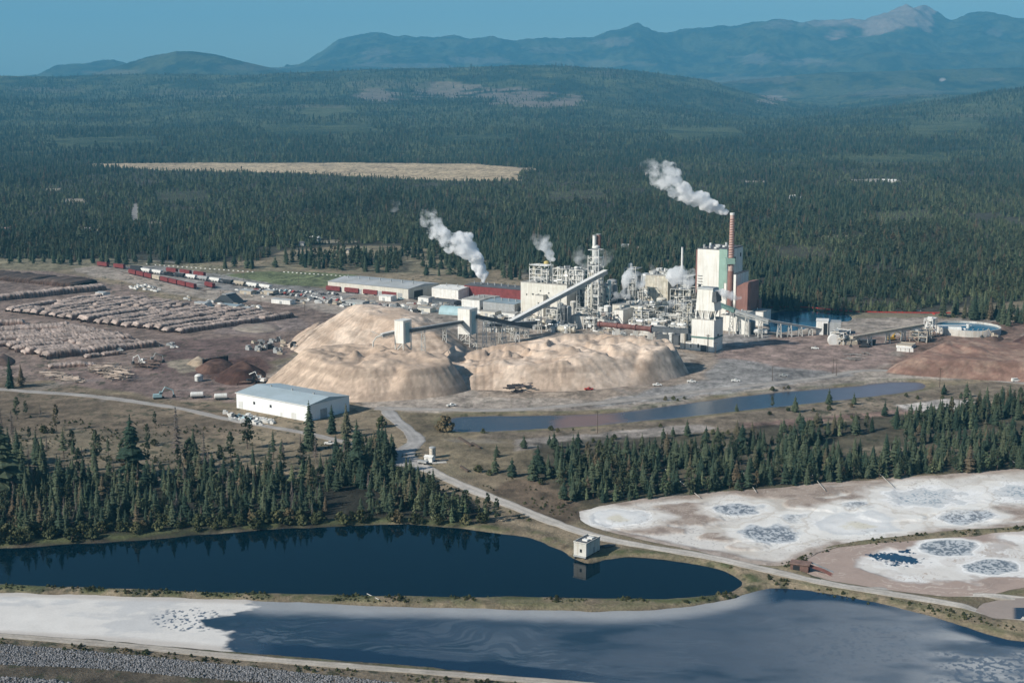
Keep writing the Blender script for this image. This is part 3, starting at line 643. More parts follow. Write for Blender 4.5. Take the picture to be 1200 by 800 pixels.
# ------------------------------------------------------------------ trees
def foliage_mat(name, dark, light, third=None):
    m = bpy.data.materials.new(name); nt = nodes_of(m); N = nt.nodes; L = nt.links
    out = N.new('ShaderNodeOutputMaterial'); b = N.new('ShaderNodeBsdfPrincipled'); L.new(b.outputs[0], out.inputs[0])
    b.inputs['Roughness'].default_value = .85; b.inputs['Specular IOR Level'].default_value = .15
    oi = N.new('ShaderNodeObjectInfo'); r = N.new('ShaderNodeValToRGB'); e = r.color_ramp.elements
    e[0].color = (*dark, 1); e[1].color = (*light, 1); e[0].position = .1; e[1].position = .9
    if third: q = e.new(.97); q.color = (*third, 1)
    L.new(oi.outputs['Random'], r.inputs[0])
    tc = N.new('ShaderNodeTexCoord'); n = N.new('ShaderNodeTexNoise'); n.inputs['Scale'].default_value = .9; n.inputs['Detail'].default_value = 3
    L.new(tc.outputs['Object'], n.inputs['Vector']); mr = N.new('ShaderNodeMapRange'); mr.inputs['From Min'].default_value = .3; mr.inputs['From Max'].default_value = .7
    mr.inputs['To Min'].default_value = .65; mr.inputs['To Max'].default_value = 1.4; L.new(n.outputs['Fac'], mr.inputs['Value'])
    vm = N.new('ShaderNodeVectorMath'); vm.operation = 'SCALE'; L.new(r.outputs[0], vm.inputs[0]); L.new(mr.outputs[0], vm.inputs['Scale']); L.new(vm.outputs[0], b.inputs['Base Color'])
    return m
F_CON = foliage_mat('conifer needles', (.023, .041, .027), (.072, .089, .052), (.10, .078, .05))
F_PIN = foliage_mat('pine needles', (.034, .050, .030), (.080, .090, .050), (.11, .085, .052))
F_LIT = foliage_mat('young conifer needles', (.068, .095, .050), (.14, .155, .082))  # young growth green, paled as well to stand for lit far forest
F_BSH = foliage_mat('bush leaves', (.045, .055, .026), (.10, .105, .048), (.13, .10, .055))
F_DRY = foliage_mat('grey dead twigs', (.075, .065, .058), (.13, .105, .09))
BARK = mat('tree bark', (.13, .095, .075), .95, var=.4, scale=2)
def conifer(seed, H, Rr, base=.06, whorls=17, droop=.35, irregular=.15, nb=8):
    rg = random.Random(seed); m = MB()
    for w in range(whorls):
        t = w / (whorls - 1); z = H * (base + (1 - base) * t ** .92); rad = Rr * (1 - t) ** .82 * (1 + rg.uniform(-irregular, irregular)) + .12
        if irregular > .3 and rg.random() < .15: rad *= .45
        n = max(5, int(nb * (1 - t * .35))); ph = rg.random() * 6.28
        for i in range(n):
            if irregular > .25 and rg.random() < .18: continue
            a = ph + 6.283 * i / n + rg.uniform(-.25, .25); rr = rad * rg.uniform(.72, 1.12); dr = rr * droop * rg.uniform(.7, 1.3) + .15
            c, s_ = math.cos(a), math.sin(a); wd_ = rr * .42 + .18
            up = H / whorls * .9
            p0 = (0, 0, z + up * .5); tip = (c * rr, s_ * rr, z - dr)
            md = (c * rr * .5, s_ * rr * .5, z - dr * .25 + up * .25)
            l = (c * rr * .55 - s_ * wd_, s_ * rr * .55 + c * wd_, z - dr * .75); r_ = (c * rr * .55 + s_ * wd_, s_ * rr * .55 - c * wd_, z - dr * .75)
            m.add([p0, l, md, r_, tip], [(0, 1, 2), (0, 2, 3), (1, 4, 2), (2, 4, 3)])
            if rg.random() < .45 and rr > .8:     # side spray
                b2 = a + rg.choice((-.5, .5)); c2, s2 = math.cos(b2), math.sin(b2); q = rr * rg.uniform(.6, .95)
                m.add([(c * rr * .3, s_ * rr * .3, z), (c2 * q - s2 * .3, s2 * q + c2 * .3, z - dr * .6), (c2 * q * 1.15, s2 * q * 1.15, z - dr * 1.1), (c2 * q + s2 * .3, s2 * q - c2 * .3, z - dr * .6)], [(0, 1, 2), (0, 2, 3)])
    m.add([(0, 0, H * 1.03), (.15, .1, H * .93), (-.15, .1, H * .93), (0, -.18, H * .93)], [(0, 1, 2), (0, 2, 3), (0, 3, 1)])
    return m
def clumpy(seed, H, Rr, base=.35, n=70, cl=1.3):
    """pine / broadleaf crown of many small leaf clumps around limbs"""
    rg = random.Random(seed); m = MB()
    for k in range(n):
        t = rg.random() ** .8; z = H * (base + (1 - base) * t); rad = Rr * (math.sin(math.pi * min(1, .18 + .82 * t)) ** .7) * rg.uniform(.35, 1.05) + .1
        a = rg.random() * 6.283; c = Vector((math.cos(a) * rad, math.sin(a) * rad, z)); s_ = cl * rg.uniform(.5, 1.1) * (1.1 - .45 * t)
        for q in range(7):
            d = Vector((rg.gauss(0, 1), rg.gauss(0, 1), rg.gauss(0, .7))); d.normalize(); u = d.orthogonal().normalized(); v = d.cross(u)
            o = c + d * s_ * .45; k1 = s_ * rg.uniform(.35, .6)
            m.add([o - u * k1, o + v * k1 * .9, o + u * k1 * .8 + d * .3, o - v * k1], [(0, 1, 2, 3)])
    return m
def trunk(seed, H, r, lean=0, dead=False):
    rg = random.Random(seed); m = MB(); pts = [(math.sin(k * 1.3 + seed) * .12 * k + lean * k, math.cos(k * 1.7 + seed) * .1 * k, H * k / 4 - (.6 if k == 0 else 0)) for k in range(5)]
    m.tube(pts, [r, r * .8, r * .55, r * .3, r * .06], 7)
    for i in range(26 if dead else 6):
        z = H * rg.uniform(.22, .93); a = rg.random() * 6.28; L_ = (1 - z / H) * H * (.2 if dead else .12) + .5; k = int(z / H * 4) ; x, y, _ = pts[k]
        m.tube([(x, y, z), (x + math.cos(a) * L_, y + math.sin(a) * L_, z + L_ * (.25 if not dead else rg.uniform(-.2, .3)))], [r * .16 + .03, .03], 4)
    return m
PROTO = []   # (name, crown mesh, trunk mesh, natural height)
def proto(name, cm, fm, tm, tmat, H):
    def me(mb, m, n):
        x = bpy.data.meshes.new(n); x.from_pydata(mb.v, [], mb.f); x.materials.append(m); return x
    PROTO.append((name, me(cm, fm, 'crown'), me(tm, tmat, 'trunk'), H))
for i, (h, r, irr, dr) in enumerate([(20, 4.5, .25, .35), (18, 3.9, .4, .45), (21, 5.2, .45, .3), (15, 4.4, .4, .35)]):
    proto('conifer', conifer(10 + i, h, r, .05 + .03 * i, 19, dr, irr, 9), F_CON, trunk(20 + i, h, .28), BARK, h)
proto('pine_tree', clumpy(31, 19, 3.0, .30, 75, 1.7), F_PIN, trunk(32, 18.5, .30), BARK, 19)
proto('pine_tree', conifer(33, 20, 3.3, .34, 11, .1, .45, 7), F_PIN, trunk(34, 20, .30, .05), BARK, 20)
proto('pine_tree', clumpy(37, 17, 2.3, .22, 70, 1.5), F_PIN, trunk(38, 16.5, .26), BARK, 17)
proto('dead_tree', conifer(41, 17, 1.7, .25, 12, .0, .5, 4), F_DRY, trunk(42, 18, .22, 0, True), mat('dead wood', (.19, .165, .15), .95, var=.3, scale=2), 18)
proto('bush', clumpy(51, 4.2, 2.3, .05, 48, 1.3), F_BSH, trunk(52, 3, .12), BARK, 4.2)
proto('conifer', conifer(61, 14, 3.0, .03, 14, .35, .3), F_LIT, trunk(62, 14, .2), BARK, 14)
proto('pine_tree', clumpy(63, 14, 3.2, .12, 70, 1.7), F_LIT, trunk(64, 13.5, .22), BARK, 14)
rngT = np.random.default_rng(5)
def scatter(pts, spacing, jitter=.45, dens=None, seed=0):
    poly = WP(pts); p = np.array(poly); x0, y0 = p.min(0); x1, y1 = p.max(0)
    gx = np.arange(x0, x1, spacing); gy_ = np.arange(y0, y1, spacing * .87)
    X, Y = np.meshgrid(gx, gy_); X = X + (np.arange(len(gy_)) % 2)[:, None] * spacing / 2
    X = X + rngT.uniform(-jitter, jitter, X.shape) * spacing; Y = Y + rngT.uniform(-jitter, jitter, Y.shape) * spacing
    X = X.ravel(); Y = Y.ravel(); k = sdist(poly, X, Y, 5) < 0
    if dens is not None: k &= rngT.random(X.shape) < dens(X, Y)
    return X[k], Y[k]
def noisyd(lo, hi, sc, s, base=1): return lambda X, Y: base * sst(lo, hi, fbm(X / sc, Y / sc, 3, s))
TREES = []   # x, y, proto index, height factor, cluster
def plant(pts, spacing, kinds, hr, cluster, dens=None):
    X, Y = scatter(pts, spacing, dens=dens)
    for x, y in zip(X, Y):
        TREES.append((x, y, int(rngT.choice(kinds)), float(rngT.uniform(*hr)), cluster))
LEFT, RIGHT, SLOPE, MID, YARD, SHRUB = 'left', 'right', 'slope', 'mid', 'yard', 'shrub'
CON = [0, 1, 2, 3, 0, 1, 2]; MIX = [0, 1, 2, 4, 5, 6, 7, 5, 0, 1]
# the wood on the far bank of the dark pond
plant([(-60,568),(80,560),(200,562),(330,556),(420,548),(470,540),(505,556),(545,580),(560,600),(540,610),(470,605),(400,607),(330,610),(250,615),(150,622),(60,628),(-60,636)], 4.6, MIX + [0, 1, 3, 2, 9, 10], (.24, .62), LEFT, noisyd(.32, .46, 14, 201))
plant([(-60,520),(60,530),(200,532),(330,538),(440,528),(470,542),(330,558),(200,562),(-60,566)], 8, [4, 5, 6, 7, 7, 0, 1], (.35, .8), SLOPE, noisyd(.38, .62, 20, 203, .6))
plant([(-20,545),(60,540),(60,560),(-20,565)], 8, [0, 1, 5], (.7, 1.0), LEFT)
plant([(470,598),(500,580),(560,600),(585,612),(540,612),(490,608)], 4.5, [9, 9, 10, 8, 6], (.35, .7), SHRUB)
plant([(395,545),(440,520),(495,548),(520,570),(470,575),(400,570)], 5, [0, 1, 2, 4, 3], (.4, .72), LEFT)
# the wood between the narrow lake and the white pond
plant([(645,540),(700,535),(760,532),(840,530),(950,512),(1080,494),(1130,480),(1230,466),(1230,492),(1100,508),(960,522),(880,540),(860,560),(900,566),(1000,556),(1100,548),(1230,536),(1230,545),(1060,560),(960,566),(880,572),(800,580),(730,588),(690,596),(655,590),(640,565)], 4.9, CON + [3, 0, 1, 9, 3, 5, 4, 6, 6], (.30, .66), RIGHT, noisyd(.28, .42, 18, 211))
plant([(860,545),(960,530),(1080,518),(1230,505),(1230,540),(1080,552),(980,562),(880,570)], 5.2, CON + [6, 3], (.30, .64), RIGHT, noisyd(.38, .52, 20, 212))
plant([(650,585),(700,590),(760,585),(860,575),(960,568),(1080,558),(1200,548),(1200,543),(1080,552),(950,560),(850,568),(700,580)], 5, [9, 8, 10, 1, 6, 3], (.3, .65), SHRUB, noisyd(.4, .55, 14, 213))
plant([(540,540),(600,545),(650,548),(650,570),(620,570),(560,556)], 8, [8, 3, 8], (.5, .9), SHRUB, noisyd(.42, .6, 14, 214))
# shrubs
plant([(-60,628),(60,622),(150,616),(250,612),(400,607),(560,610),(590,616),(470,611),(330,615),(150,627),(60,634),(-60,641)], 5.0, [8], (.6, 1.15), SHRUB)
plant([(-60,482),(100,490),(250,505),(420,510),(430,530),(200,525),(-60,520)], 9, [8, 8, 6, 7], (.4, .9), SLOPE, noisyd(.5, .7, 20, 215, .6))
plant([(520,486),(700,478),(850,460),(1000,446),(1080,442),(1090,450),(1000,448),(850,463),(700,482),(540,487)], 7, [8], (.25, .6), SHRUB, noisyd(.45, .6, 16, 216))
plant([(540,506),(700,500),(860,484),(1000,470),(1100,458),(1200,450),(1200,462),(1000,478),(860,494),(700,508),(560,512)], 9, [8, 8, 3], (.25, .7), SHRUB, noisyd(.5, .68, 16, 217))
plant([(600,525),(700,515),(860,505),(1000,490),(1100,480),(1100,490),(900,512),(700,530),(640,535)], 8, [8, 3, 3], (.35, .6), SHRUB, noisyd(.45, .65, 14, 218))
# single trees that can be picked out: px, base py, kind, top py, label
SINGLES = [(290,526,4,489,'lone bushy pine on the dry slope in front of the white warehouse'),(363,527,0,470,'tall dark conifer at the corner of the white warehouse, first of its row'),
 (374,512,5,470,'slim conifer hiding the end wall of the white warehouse'),(389,508,0,474,'short conifer between two others beside the white warehouse end wall'),
 (406,512,1,473,'conifer at the right corner of the white warehouse'),(447,500,8,488,'low round pine standing alone between the warehouse and the road'),
 (419,560,2,492,'tallest dark conifer beside the fork of the road'),(155,560,2,487,'tallest conifer on the slope at the left, with a thick dark top'),(208,545,7,475,'bare reddish dead tree standing tallest in the left wood'),
 (12,455,0,418,'dark conifer standing alone at the edge of the log yard'),(25,452,1,426,'smaller conifer at the edge of the log yard'),(4,582,2,492,'large dark conifer at the far left edge'),
 (151,632,8,614,'round yellow green bush on the far bank of the dark pond'),(75,538,5,503,'grey green pine above the left end of the wood'),(113,545,4,505,'pale pine with open crown on the left slope'),
 (240,552,7,505,'thin dead tree behind the middle of the left wood'),(310,600,0,568,'pale young conifer among the dark trunks at the pond'),(130,618,1,604,'small bright conifer just above the pond bank'),
 (330,530,1,514,'small solitary conifer beside the worn track'),(521,505,8,488,'rounded bush at the left tip of the narrow lake'),(575,500,8,489,'bush on the near shore of the narrow lake'),(905,478,6,464,'young tree by the narrow lake below the white tower'),
 (863,482,3,472,'short dark tree on the lake shore below the mill'),(582,535,3,520,'small dark tree beside the white pump tanks'),(1140,375,3,352,'round grey green tree beside the clarifier')]
for px, pb, k, pt, lab in SINGLES:
    x, y = W(px, pb); H = hgt(px, pb, pt); TREES.append((x, y, k, H / PROTO[k][3], lab))
# tree groups on the fields behind the mill and the near edge of the big forest
plant([(330,306),(400,300),(470,300),(470,320),(420,320),(340,312)], 10, [0, 4, 2, 6], (.5, .95), MID, noisyd(.36, .5, 30, 221))
plant([(470,292),(520,296),(600,318),(620,330),(560,326),(475,322)], 11, [0, 6, 2, 3], (.5, .95), MID, noisyd(.36, .5, 25, 222))
plant([(0,303),(140,306),(330,312),(330,318),(200,312),(0,310)], 15, [0, 1, 3], (.5, 1.0), MID, noisyd(.38, .55, 30, 223))
plant([(1095,372),(1130,366),(1200,362),(1220,366),(1200,385),(1170,380)], 9, [8, 3, 6, 0], (.5, 1.0), MID, noisyd(.3, .5, 20, 224))
def blocked(x, y):
    for poly in (POND_DARK, POND_FOAM, POND_WHITE, POND_LOW, POND_MID, BASIN):
        if sdist(poly, x, y, 3).min() < 1.5: return True
    return False
tx = np.array([t[0] for t in TREES]); ty = np.array([t[1] for t in TREES]); bad = np.zeros(len(tx), bool)
for poly in (POND_DARK, POND_FOAM, POND_WHITE, POND_LOW, POND_MID, BASIN): bad |= sdist(poly, tx, ty, 3) < 1.5
ROADS_AVOID = [[(478,543),(540,568),(600,592),(700,628),(830,652)], [(478,545),(474,530),(488,516),(462,490)], [(474,530),(400,517),(300,497),(210,478)]]
for rd in ROADS_AVOID: bad |= (sdist(WP(rd), tx, ty, 30, False) < 6)
single_ = np.array([t[4] not in (LEFT, RIGHT, SLOPE, MID, YARD, SHRUB) for t in TREES]); bad |= (sdist(WP([(478,549),(500,556),(540,575),(600,599)]), tx, ty, 30, False) < 11) & ~single_
TREES = [t for t, b in zip(TREES, bad) if not b]
TZ = z_low(np.array([t[0] for t in TREES]), np.array([t[1] for t in TREES]))
size = np.array([t[3] * PROTO[t[2]][3] / math.hypot(t[0], t[1]) * (1 + 10 * (t[4] not in (LEFT, RIGHT, SLOPE, MID, YARD, SHRUB))) for t in TREES])
size = np.where([PROTO[t[2]][0] == 'bush' and t[4] == SHRUB for t in TREES], size * 1.0, size)
in_view = np.array([abs(P(t[0], t[1], 0)[0] - 600) < 625 for t in TREES])
order = np.argsort(-size * in_view)
LAB = {(LEFT, 'conifer'): ('dark conifer crowded in the wood on the far bank of the dark pond', 'trees of the wood behind the dark pond'),
 (LEFT, 'pine_tree'): ('bushy pine among dark conifers in the wood behind the dark pond', 'pines of the wood behind the dark pond'),
 (LEFT, 'dead_tree'): ('grey leafless dead tree inside the wood behind the dark pond', 'dead trees in the wood behind the dark pond'),
 (LEFT, 'bush'): ('leafy bush under the trees of the wood behind the dark pond', 'bushes in the wood behind the dark pond'),
 (RIGHT, 'conifer'): ('dark pointed conifer in the wood above the white crusted pond', 'conifers above the white crusted pond'),
 (RIGHT, 'pine_tree'): ('rounder lighter pine in the wood above the white crusted pond', 'pines above the white crusted pond'),
 (SLOPE, 'conifer'): ('scattered conifer on the dry slope above the left wood', 'conifers on the dry left slope'),
 (SLOPE, 'pine_tree'): ('open crowned pine on the dry slope above the left wood', 'pines on the dry left slope'),
 (SLOPE, 'dead_tree'): ('thin bare dead tree on the dry slope above the left wood', 'dead trees on the dry left slope'),
 (SLOPE, 'bush'): ('low scrub bush on the dry slope above the left wood', 'bushes on the dry left slope'),
 (MID, 'conifer'): ('field edge conifer behind the mill', 'conifers on the fields behind the mill'),
 (SHRUB, 'conifer'): ('young conifer at the water edge of a pond', 'young conifers along the ponds'),
 (SHRUB, 'pine_tree'): ('young rounded pine at the water edge of a pond', 'young pines along the ponds'),
 (MID, 'pine_tree'): ('rounded tree standing on the fields behind the mill', 'rounded trees on the fields behind the mill'),
 (MID, 'bush'): ('bush beside the clarifier at the forest edge', 'bushes beside the clarifier'), (SHRUB, 'bush'): ('leafy green bush on the bank of a pond', 'bushes along the ponds')}
ntree = {'tree': 0, 'bush': 0}; rest = []
tree_src = {}
for idx in order:
    x, y, k, hf, cl = TREES[idx]; nm, cr, tr, H0 = PROTO[k]; kind = 'bush' if nm == 'bush' else 'tree'
    single = (cl, nm) not in LAB
    if ntree[kind] >= (290 if kind == 'tree' else 120) and k in tree_src and not (single and cl not in (LEFT, RIGHT, SLOPE, MID, SHRUB)): rest.append(idx); continue
    ntree[kind] += 1
    r = empty(nm, (x, y, float(TZ[idx])), float(rngT.uniform(0, 6.28))); wv = hf * float(rngT.uniform(.85, 1.2)); r.scale = (wv, wv, hf)
    lab, grp = LAB[(cl, nm)] if not single else (cl if cl not in (LEFT, RIGHT, SLOPE, MID, SHRUB) else 'tree near the ponds', None)
    tag(r, lab, {'conifer': 'conifer', 'pine_tree': 'pine tree', 'dead_tree': 'dead tree', 'bush': 'bush'}[nm], grp)
    c = link('crown', cr, r); t = link('trunk', tr, r)
    if k not in tree_src: tree_src[k] = (c, t)
# --- the wide forest: one mass nobody could count, grown by scattering the same trees
def gn_scatter(name, X, Y, Z, kinds, hf, label):
    n = len(X); me = bpy.data.meshes.new(name); me.vertices.add(n)
    me.vertices.foreach_set('co', np.stack([X, Y, Z], -1).astype(np.float32).ravel())
    a = me.attributes.new('sc', 'FLOAT_VECTOR', 'POINT'); wv = hf * rngT.uniform(.85, 1.2, n); a.data.foreach_set('vector', np.stack([wv, wv, hf], -1).astype(np.float32).ravel())
    a = me.attributes.new('rot', 'FLOAT_VECTOR', 'POINT'); rz = np.zeros((n, 3), np.float32); rz[:, 2] = rngT.uniform(0, 6.28, n); a.data.foreach_set('vector', rz.ravel())
    a = me.attributes.new('kind', 'INT', 'POINT'); a.data.foreach_set('value', np.asarray(kinds, np.int32))
    o = link(name, me); tag(o, label, kind='stuff')
    g = bpy.data.node_groups.new(name, 'GeometryNodeTree'); g.interface.new_socket('Geometry', in_out='INPUT', socket_type='NodeSocketGeometry'); g.interface.new_socket('Geometry', in_out='OUTPUT', socket_type='NodeSocketGeometry')
    gi = g.nodes.new('NodeGroupInput'); go = g.nodes.new('NodeGroupOutput'); L = g.links; prev = gi.outputs[0]; outs = []
    def attr(nm, ty):
        q = g.nodes.new('GeometryNodeInputNamedAttribute'); q.data_type = ty; q.inputs['Name'].default_value = nm; return q.outputs['Attribute']
    sc_, rt_, kd_ = attr('sc', 'FLOAT_VECTOR'), attr('rot', 'FLOAT_VECTOR'), attr('kind', 'INT')
    e2r = g.nodes.new('FunctionNodeEulerToRotation'); L.new(rt_, e2r.inputs[0])
    jo = g.nodes.new('GeometryNodeJoinGeometry')
    for k in sorted(set(int(v) for v in kinds)):
        cmp_ = g.nodes.new('FunctionNodeCompare'); cmp_.data_type = 'INT'; cmp_.operation = 'EQUAL'; L.new(kd_, cmp_.inputs['A'] if False else cmp_.inputs[2]); cmp_.inputs[3].default_value = k
        jj = g.nodes.new('GeometryNodeJoinGeometry')
        for ob in tree_src[k]:
            oi = g.nodes.new('GeometryNodeObjectInfo'); oi.inputs['Object'].default_value = ob; oi.inputs['As Instance'].default_value = False; L.new(oi.outputs['Geometry'], jj.inputs[0])
        ip = g.nodes.new('GeometryNodeInstanceOnPoints'); L.new(prev, ip.inputs['Points']); L.new(cmp_.outputs[0], ip.inputs['Selection']); L.new(jj.outputs[0], ip.inputs['Instance']); L.new(e2r.outputs[0], ip.inputs['Rotation']); L.new(sc_, ip.inputs['Scale'])
        L.new(ip.outputs[0], jo.inputs[0])
    L.new(jo.outputs[0], go.inputs[0]); md = o.modifiers.new('trees', 'NODES'); md.node_group = g; return o
ri = [TREES[i] for i in rest]
gn_scatter('woodland', np.array([t[0] for t in ri]), np.array([t[1] for t in ri]), TZ[rest], [t[2] for t in ri], np.array([t[3] for t in ri]), 'smaller trees and bushes filling the woods around the ponds')
FX = []; FY = []; FS = []
edge = np.array(WP(FOREST_NEAR_EDGE)); ea = edge[:, 0] / edge[:, 1]
yy = 980.0
while yy < 9500:
    sp = 5.0 if yy < 1500 else 5.0 + (yy - 1500) * .0034
    xs = np.arange(-.43 * yy, .43 * yy, sp); x = xs + rngT.uniform(-.5, .5, len(xs)) * sp; y = yy + rngT.uniform(-.5, .5, len(xs)) * sp
    ey = np.interp(x / y, ea, edge[:, 1]); k = (y > ey + (fbm(x / 70, y / 70, 3, 301) - .5) * 90)
    px_, py_ = P(x, y, 0); k &= ~((forest_opening(x, y) > 0) & (y < 5200)); k &= rngT.random(len(x)) < sst(.28, .42, fbm(x / 38, y / 65, 4, 303) + .02) * .95
    k &= sdist(FIELD_W, x, y, 10) > 0
    if yy > 7500: k &= rngT.random(len(x)) < .9
    FX.append(x[k]); FY.append(y[k]); FS.append(np.full(k.sum(), 1 + .10 * (yy > 3500) + max(0, yy - 3500) * .00006)); yy += sp * .9
FX = np.concatenate(FX); FY = np.concatenate(FY); FS = np.concatenate(FS)
FZ = np.concatenate([z_at(FX[i:i + 20000], FY[i:i + 20000]) for i in range(0, len(FX), 20000)])
# cut blocks high on the hills stay bare
pp = P(FX, FY, FZ); keep = np.ones(len(FX), bool)
for a in ((445,112,28,8),(520,106,42,10),(600,113,45,9),(640,122,40,5),(665,118,22,6)):
    keep &= (((pp[0] - a[0]) / a[2]) ** 2 + ((pp[1] - a[1]) / a[3]) ** 2 + (fbm(FX / 130, FY / 130, 4, 91) - .5) * 3.2 > .75) | (rngT.random(len(FX)) < .12)
FX, FY, FZ, FS = FX[keep], FY[keep], FZ[keep], FS[keep]
stand = fbm(FX / 160, FY / 220, 4, 305)
hf = rngT.uniform(.32, .70, len(FX)) * (.55 + .72 * stand) * FS * (1 + .25 * sst(2500, 4500, FY)) * np.where(rngT.random(len(FX)) < .07, 1.45, 1)
kd = rngT.choice([0, 1, 2, 3, 0, 2], len(FX)); st2 = fbm(FX / 110, FY / 180, 4, 309); kd = np.where(rngT.random(len(FX)) < sst(.40, .65, st2) * .8, rngT.choice([4, 5, 6, 4, 9], len(FX)), kd); st3 = fbm(FX / 240, FY / 420, 4, 311); kd = np.where(rngT.random(len(FX)) < sst(.42, .60, st3) * .85, rngT.choice([9, 10, 9, 6], len(FX)), kd); kd = np.where(rngT.random(len(FX)) < .02, 7, kd)  # paler kinds brighten the far forest in place of light and haze
# felled and replanted blocks with straight edges
for quad in ([(300,148),(430,146),(450,158),(320,161)], [(770,152),(860,150),(880,163),(790,166)], [(990,186),(1100,182),(1120,193),(1010,197)], [(640,226),(705,223),(712,236),(650,240)], [(60,163),(180,160),(190,170),(70,174)], [(1020,250),(1085,246),(1100,262),(1030,268)], [(500,160),(600,158),(610,166),(515,169)], [(905,292),(965,288),(975,304),(912,309)], [(180,226),(240,224),(246,236),(186,239)], [(350,128),(400,124),(420,134),(360,139)], [(1060,150),(1140,140),(1160,152),(1080,162)]):
    q_ = sdist(WP(quad), FX, FY, 5) < 0 if max(p[1] for p in quad) > 175 else np.array([False])
    if not q_.any():
        e_ = np.array(quad, float); inside = np.ones(len(FX), bool); px_, py_ = P(FX, FY, FZ)
        for i_ in range(4):
            (a0, b0), (a1, b1) = e_[i_], e_[(i_ + 1) % 4]; inside &= ((a1 - a0) * (py_ - b0) - (b1 - b0) * (px_ - a0)) > 0
        q_ = inside
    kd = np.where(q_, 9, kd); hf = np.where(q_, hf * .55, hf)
gn_scatter('forest', FX, FY, FZ - .3, kd, hf, 'endless dark conifer forest covering the plain and foothills')
print('TREES', len(TREES), 'forest', len(FX), ntree)
# ------------------------------------------------------------------ heaps
pile_m = vcol_mat('wood chips', .95, .22, 1.6, .16, .45, .4)
def heap(name, label, cat, foot, top, slope, c1, c2, group=None, gully=1.0, seed=0, step=1.0, mounds=(), ramp=None, lanes=None, zmin=-.6, streaks=.5, cliff=None, bumps=0):
    """a loose heap: outline in plan, crest height (function or number), angle of repose"""
    p = np.array(smooth_line(WP(foot + foot[:1]), 4)[:-1]); cx, cy = p.mean(0); x0, y0 = p.min(0) - 3; x1, y1 = p.max(0) + 3
    X, Y = np.meshgrid(np.arange(x0, x1, step), np.arange(y0, y1, step)); s = -sdist(p, X, Y, 200)
    wv = (fbm(X / 26, Y / 26, 3, seed) - .5) * 5 * gully; ang = np.arctan2(Y - cy, X - cx)
    g = .55 * (ridged(ang * 9 + fbm(X / 20, Y / 20, 2, seed + 4) * 3, s / 60, 3, seed + 1) - .6) * 1.6 * gully
    ht = top(X, Y) if callable(top) else np.full(X.shape, float(top))
    for a, b, h, r in mounds:
        mx, my = W(a, b, 0); ht = ht + h * np.clip(1 - np.hypot(X - mx, Y - my) / r, 0, 1)
    ht = ht + (fbm(X / 20, Y / 20, 3, seed + 2) - .5) * 1.6 + (fbm(X / 4, Y / 4, 3, seed + 3) - .5) * .6
    ht = ht + (ridged(X / 17, Y / 12, 3, seed + 15) - .62) * 1.1 * gully
    rb = random.Random(seed); cand = np.argwhere((s * slope > ht * .95) & (s > 3))
    for _ in range(bumps if len(cand) else 0):      # loads dumped one by one on the top
        i_, j_ = cand[int(rb.random() * len(cand))]; r_ = rb.uniform(3, 6.5); ht = ht + rb.uniform(.6, 1.9) * np.clip(1 - np.hypot(X - X[i_, j_], Y - Y[i_, j_]) / r_, 0, 1)
    if cliff is not None: slope = slope * (1 + .9 * sst(cliff - 12, cliff, X - .35 * (Y - cy)))
    side = (s + wv * sst(0, 12, s)) * slope + g * sst(1, 10, s)
    side = side + (ridged(ang * 42, s / 90, 2, seed + 21) - .6) * .5 * sst(1, 6, s) * gully
    k = .45; Z = -np.log(np.exp(-np.clip(side, -20, 80) / k) + np.exp(-np.clip(ht, 0, 80) / k)) * k
    Z = Z + (fbm(X / 2.2, Y / 2.2, 3, seed + 11) - .5) * .4
    terr = Z / 4.2 + (fbm(X / 20, Y / 20, 3, seed + 17) - .5) * 2.0; Z = Z + np.sin(terr * 6.283) * .12 * gully
    Z = np.where(s < 0, np.maximum(s * slope, -3), Z)
    if lanes is not None: Z = Z + lanes(X, Y)
    n = fbm(X / 16, Y / 16, 4, seed + 7); n2 = fbm(X / 3, Y / 3, 4, seed + 8)
    flat = sst(2, -2, ht - side)[..., None]
    C = np.zeros(X.shape + (3,)); f = sst(.35, .68, n * .6 + n2 * .4)[..., None]; C[:] = np.array(c1) * (1 - f) + np.array(c2) * f
    st = sst(.62, .85, ridged(ang * 11 + n * 2, s / 40, 3, seed + 9))[..., None] * streaks * (1 - flat)
    band_ = sst(.5, .62, fbm(X / 26, Z / 2.6, 3, seed + 31))[..., None]; C = C * (1 - .22 * band_) * (1 - .38 * st)
    if lanes is not None:
        lv = np.clip(abs(lanes(X, Y)) * 1.5, 0, 1)[..., None]; C = C * (1 - .42 * lv)
    C = C * (1 - .12 * sst(.55, .7, n2)[..., None]) * (1 + (fbm(X / 1.3, Y / 1.3, 2, seed + 12) - .5) * .5)[..., None]
    mk = s[:-1, :-1] > -2
    me = grid_mesh(name, X - cx, Y - cy, Z, np.clip(C, .01, 1), None, mk); me.materials.append(pile_m)
    o = link(name, me, None, (cx, cy, 0)); tag(o, label, cat, group); return o
CH1, CH2 = (.49, .37, .28), (.70, .56, .445)
GCH = 'wood chip piles'
def lanesA(X, Y):
    a = W(352, 402); b = W(402, 392); d = np.array(b) - np.array(a); d /= np.linalg.norm(d); t = (X - a[0]) * -d[1] + (Y - a[1]) * d[0]
    return -.6 * sst(.1, .8, np.sin(t * .8 + fbm(X / 30, Y / 30, 2, 5) * 3)) * sst(22, 14, abs(t + 2)) * sst(W(445, 400)[0], W(425, 400)[0], X)
def lanesC(X, Y):
    a = W(566, 452); b = W(572, 425); d = np.array(b) - np.array(a); d /= np.linalg.norm(d); t = (X - a[0]) * -d[1] + (Y - a[1]) * d[0]
    return -.35 * sst(.2, .9, np.sin(t * 1.4 + fbm(X / 15, Y / 15, 2, 5) * 5)) * sst(12, 6, abs(t))
def wx(px, py): return W(px, py)[0]
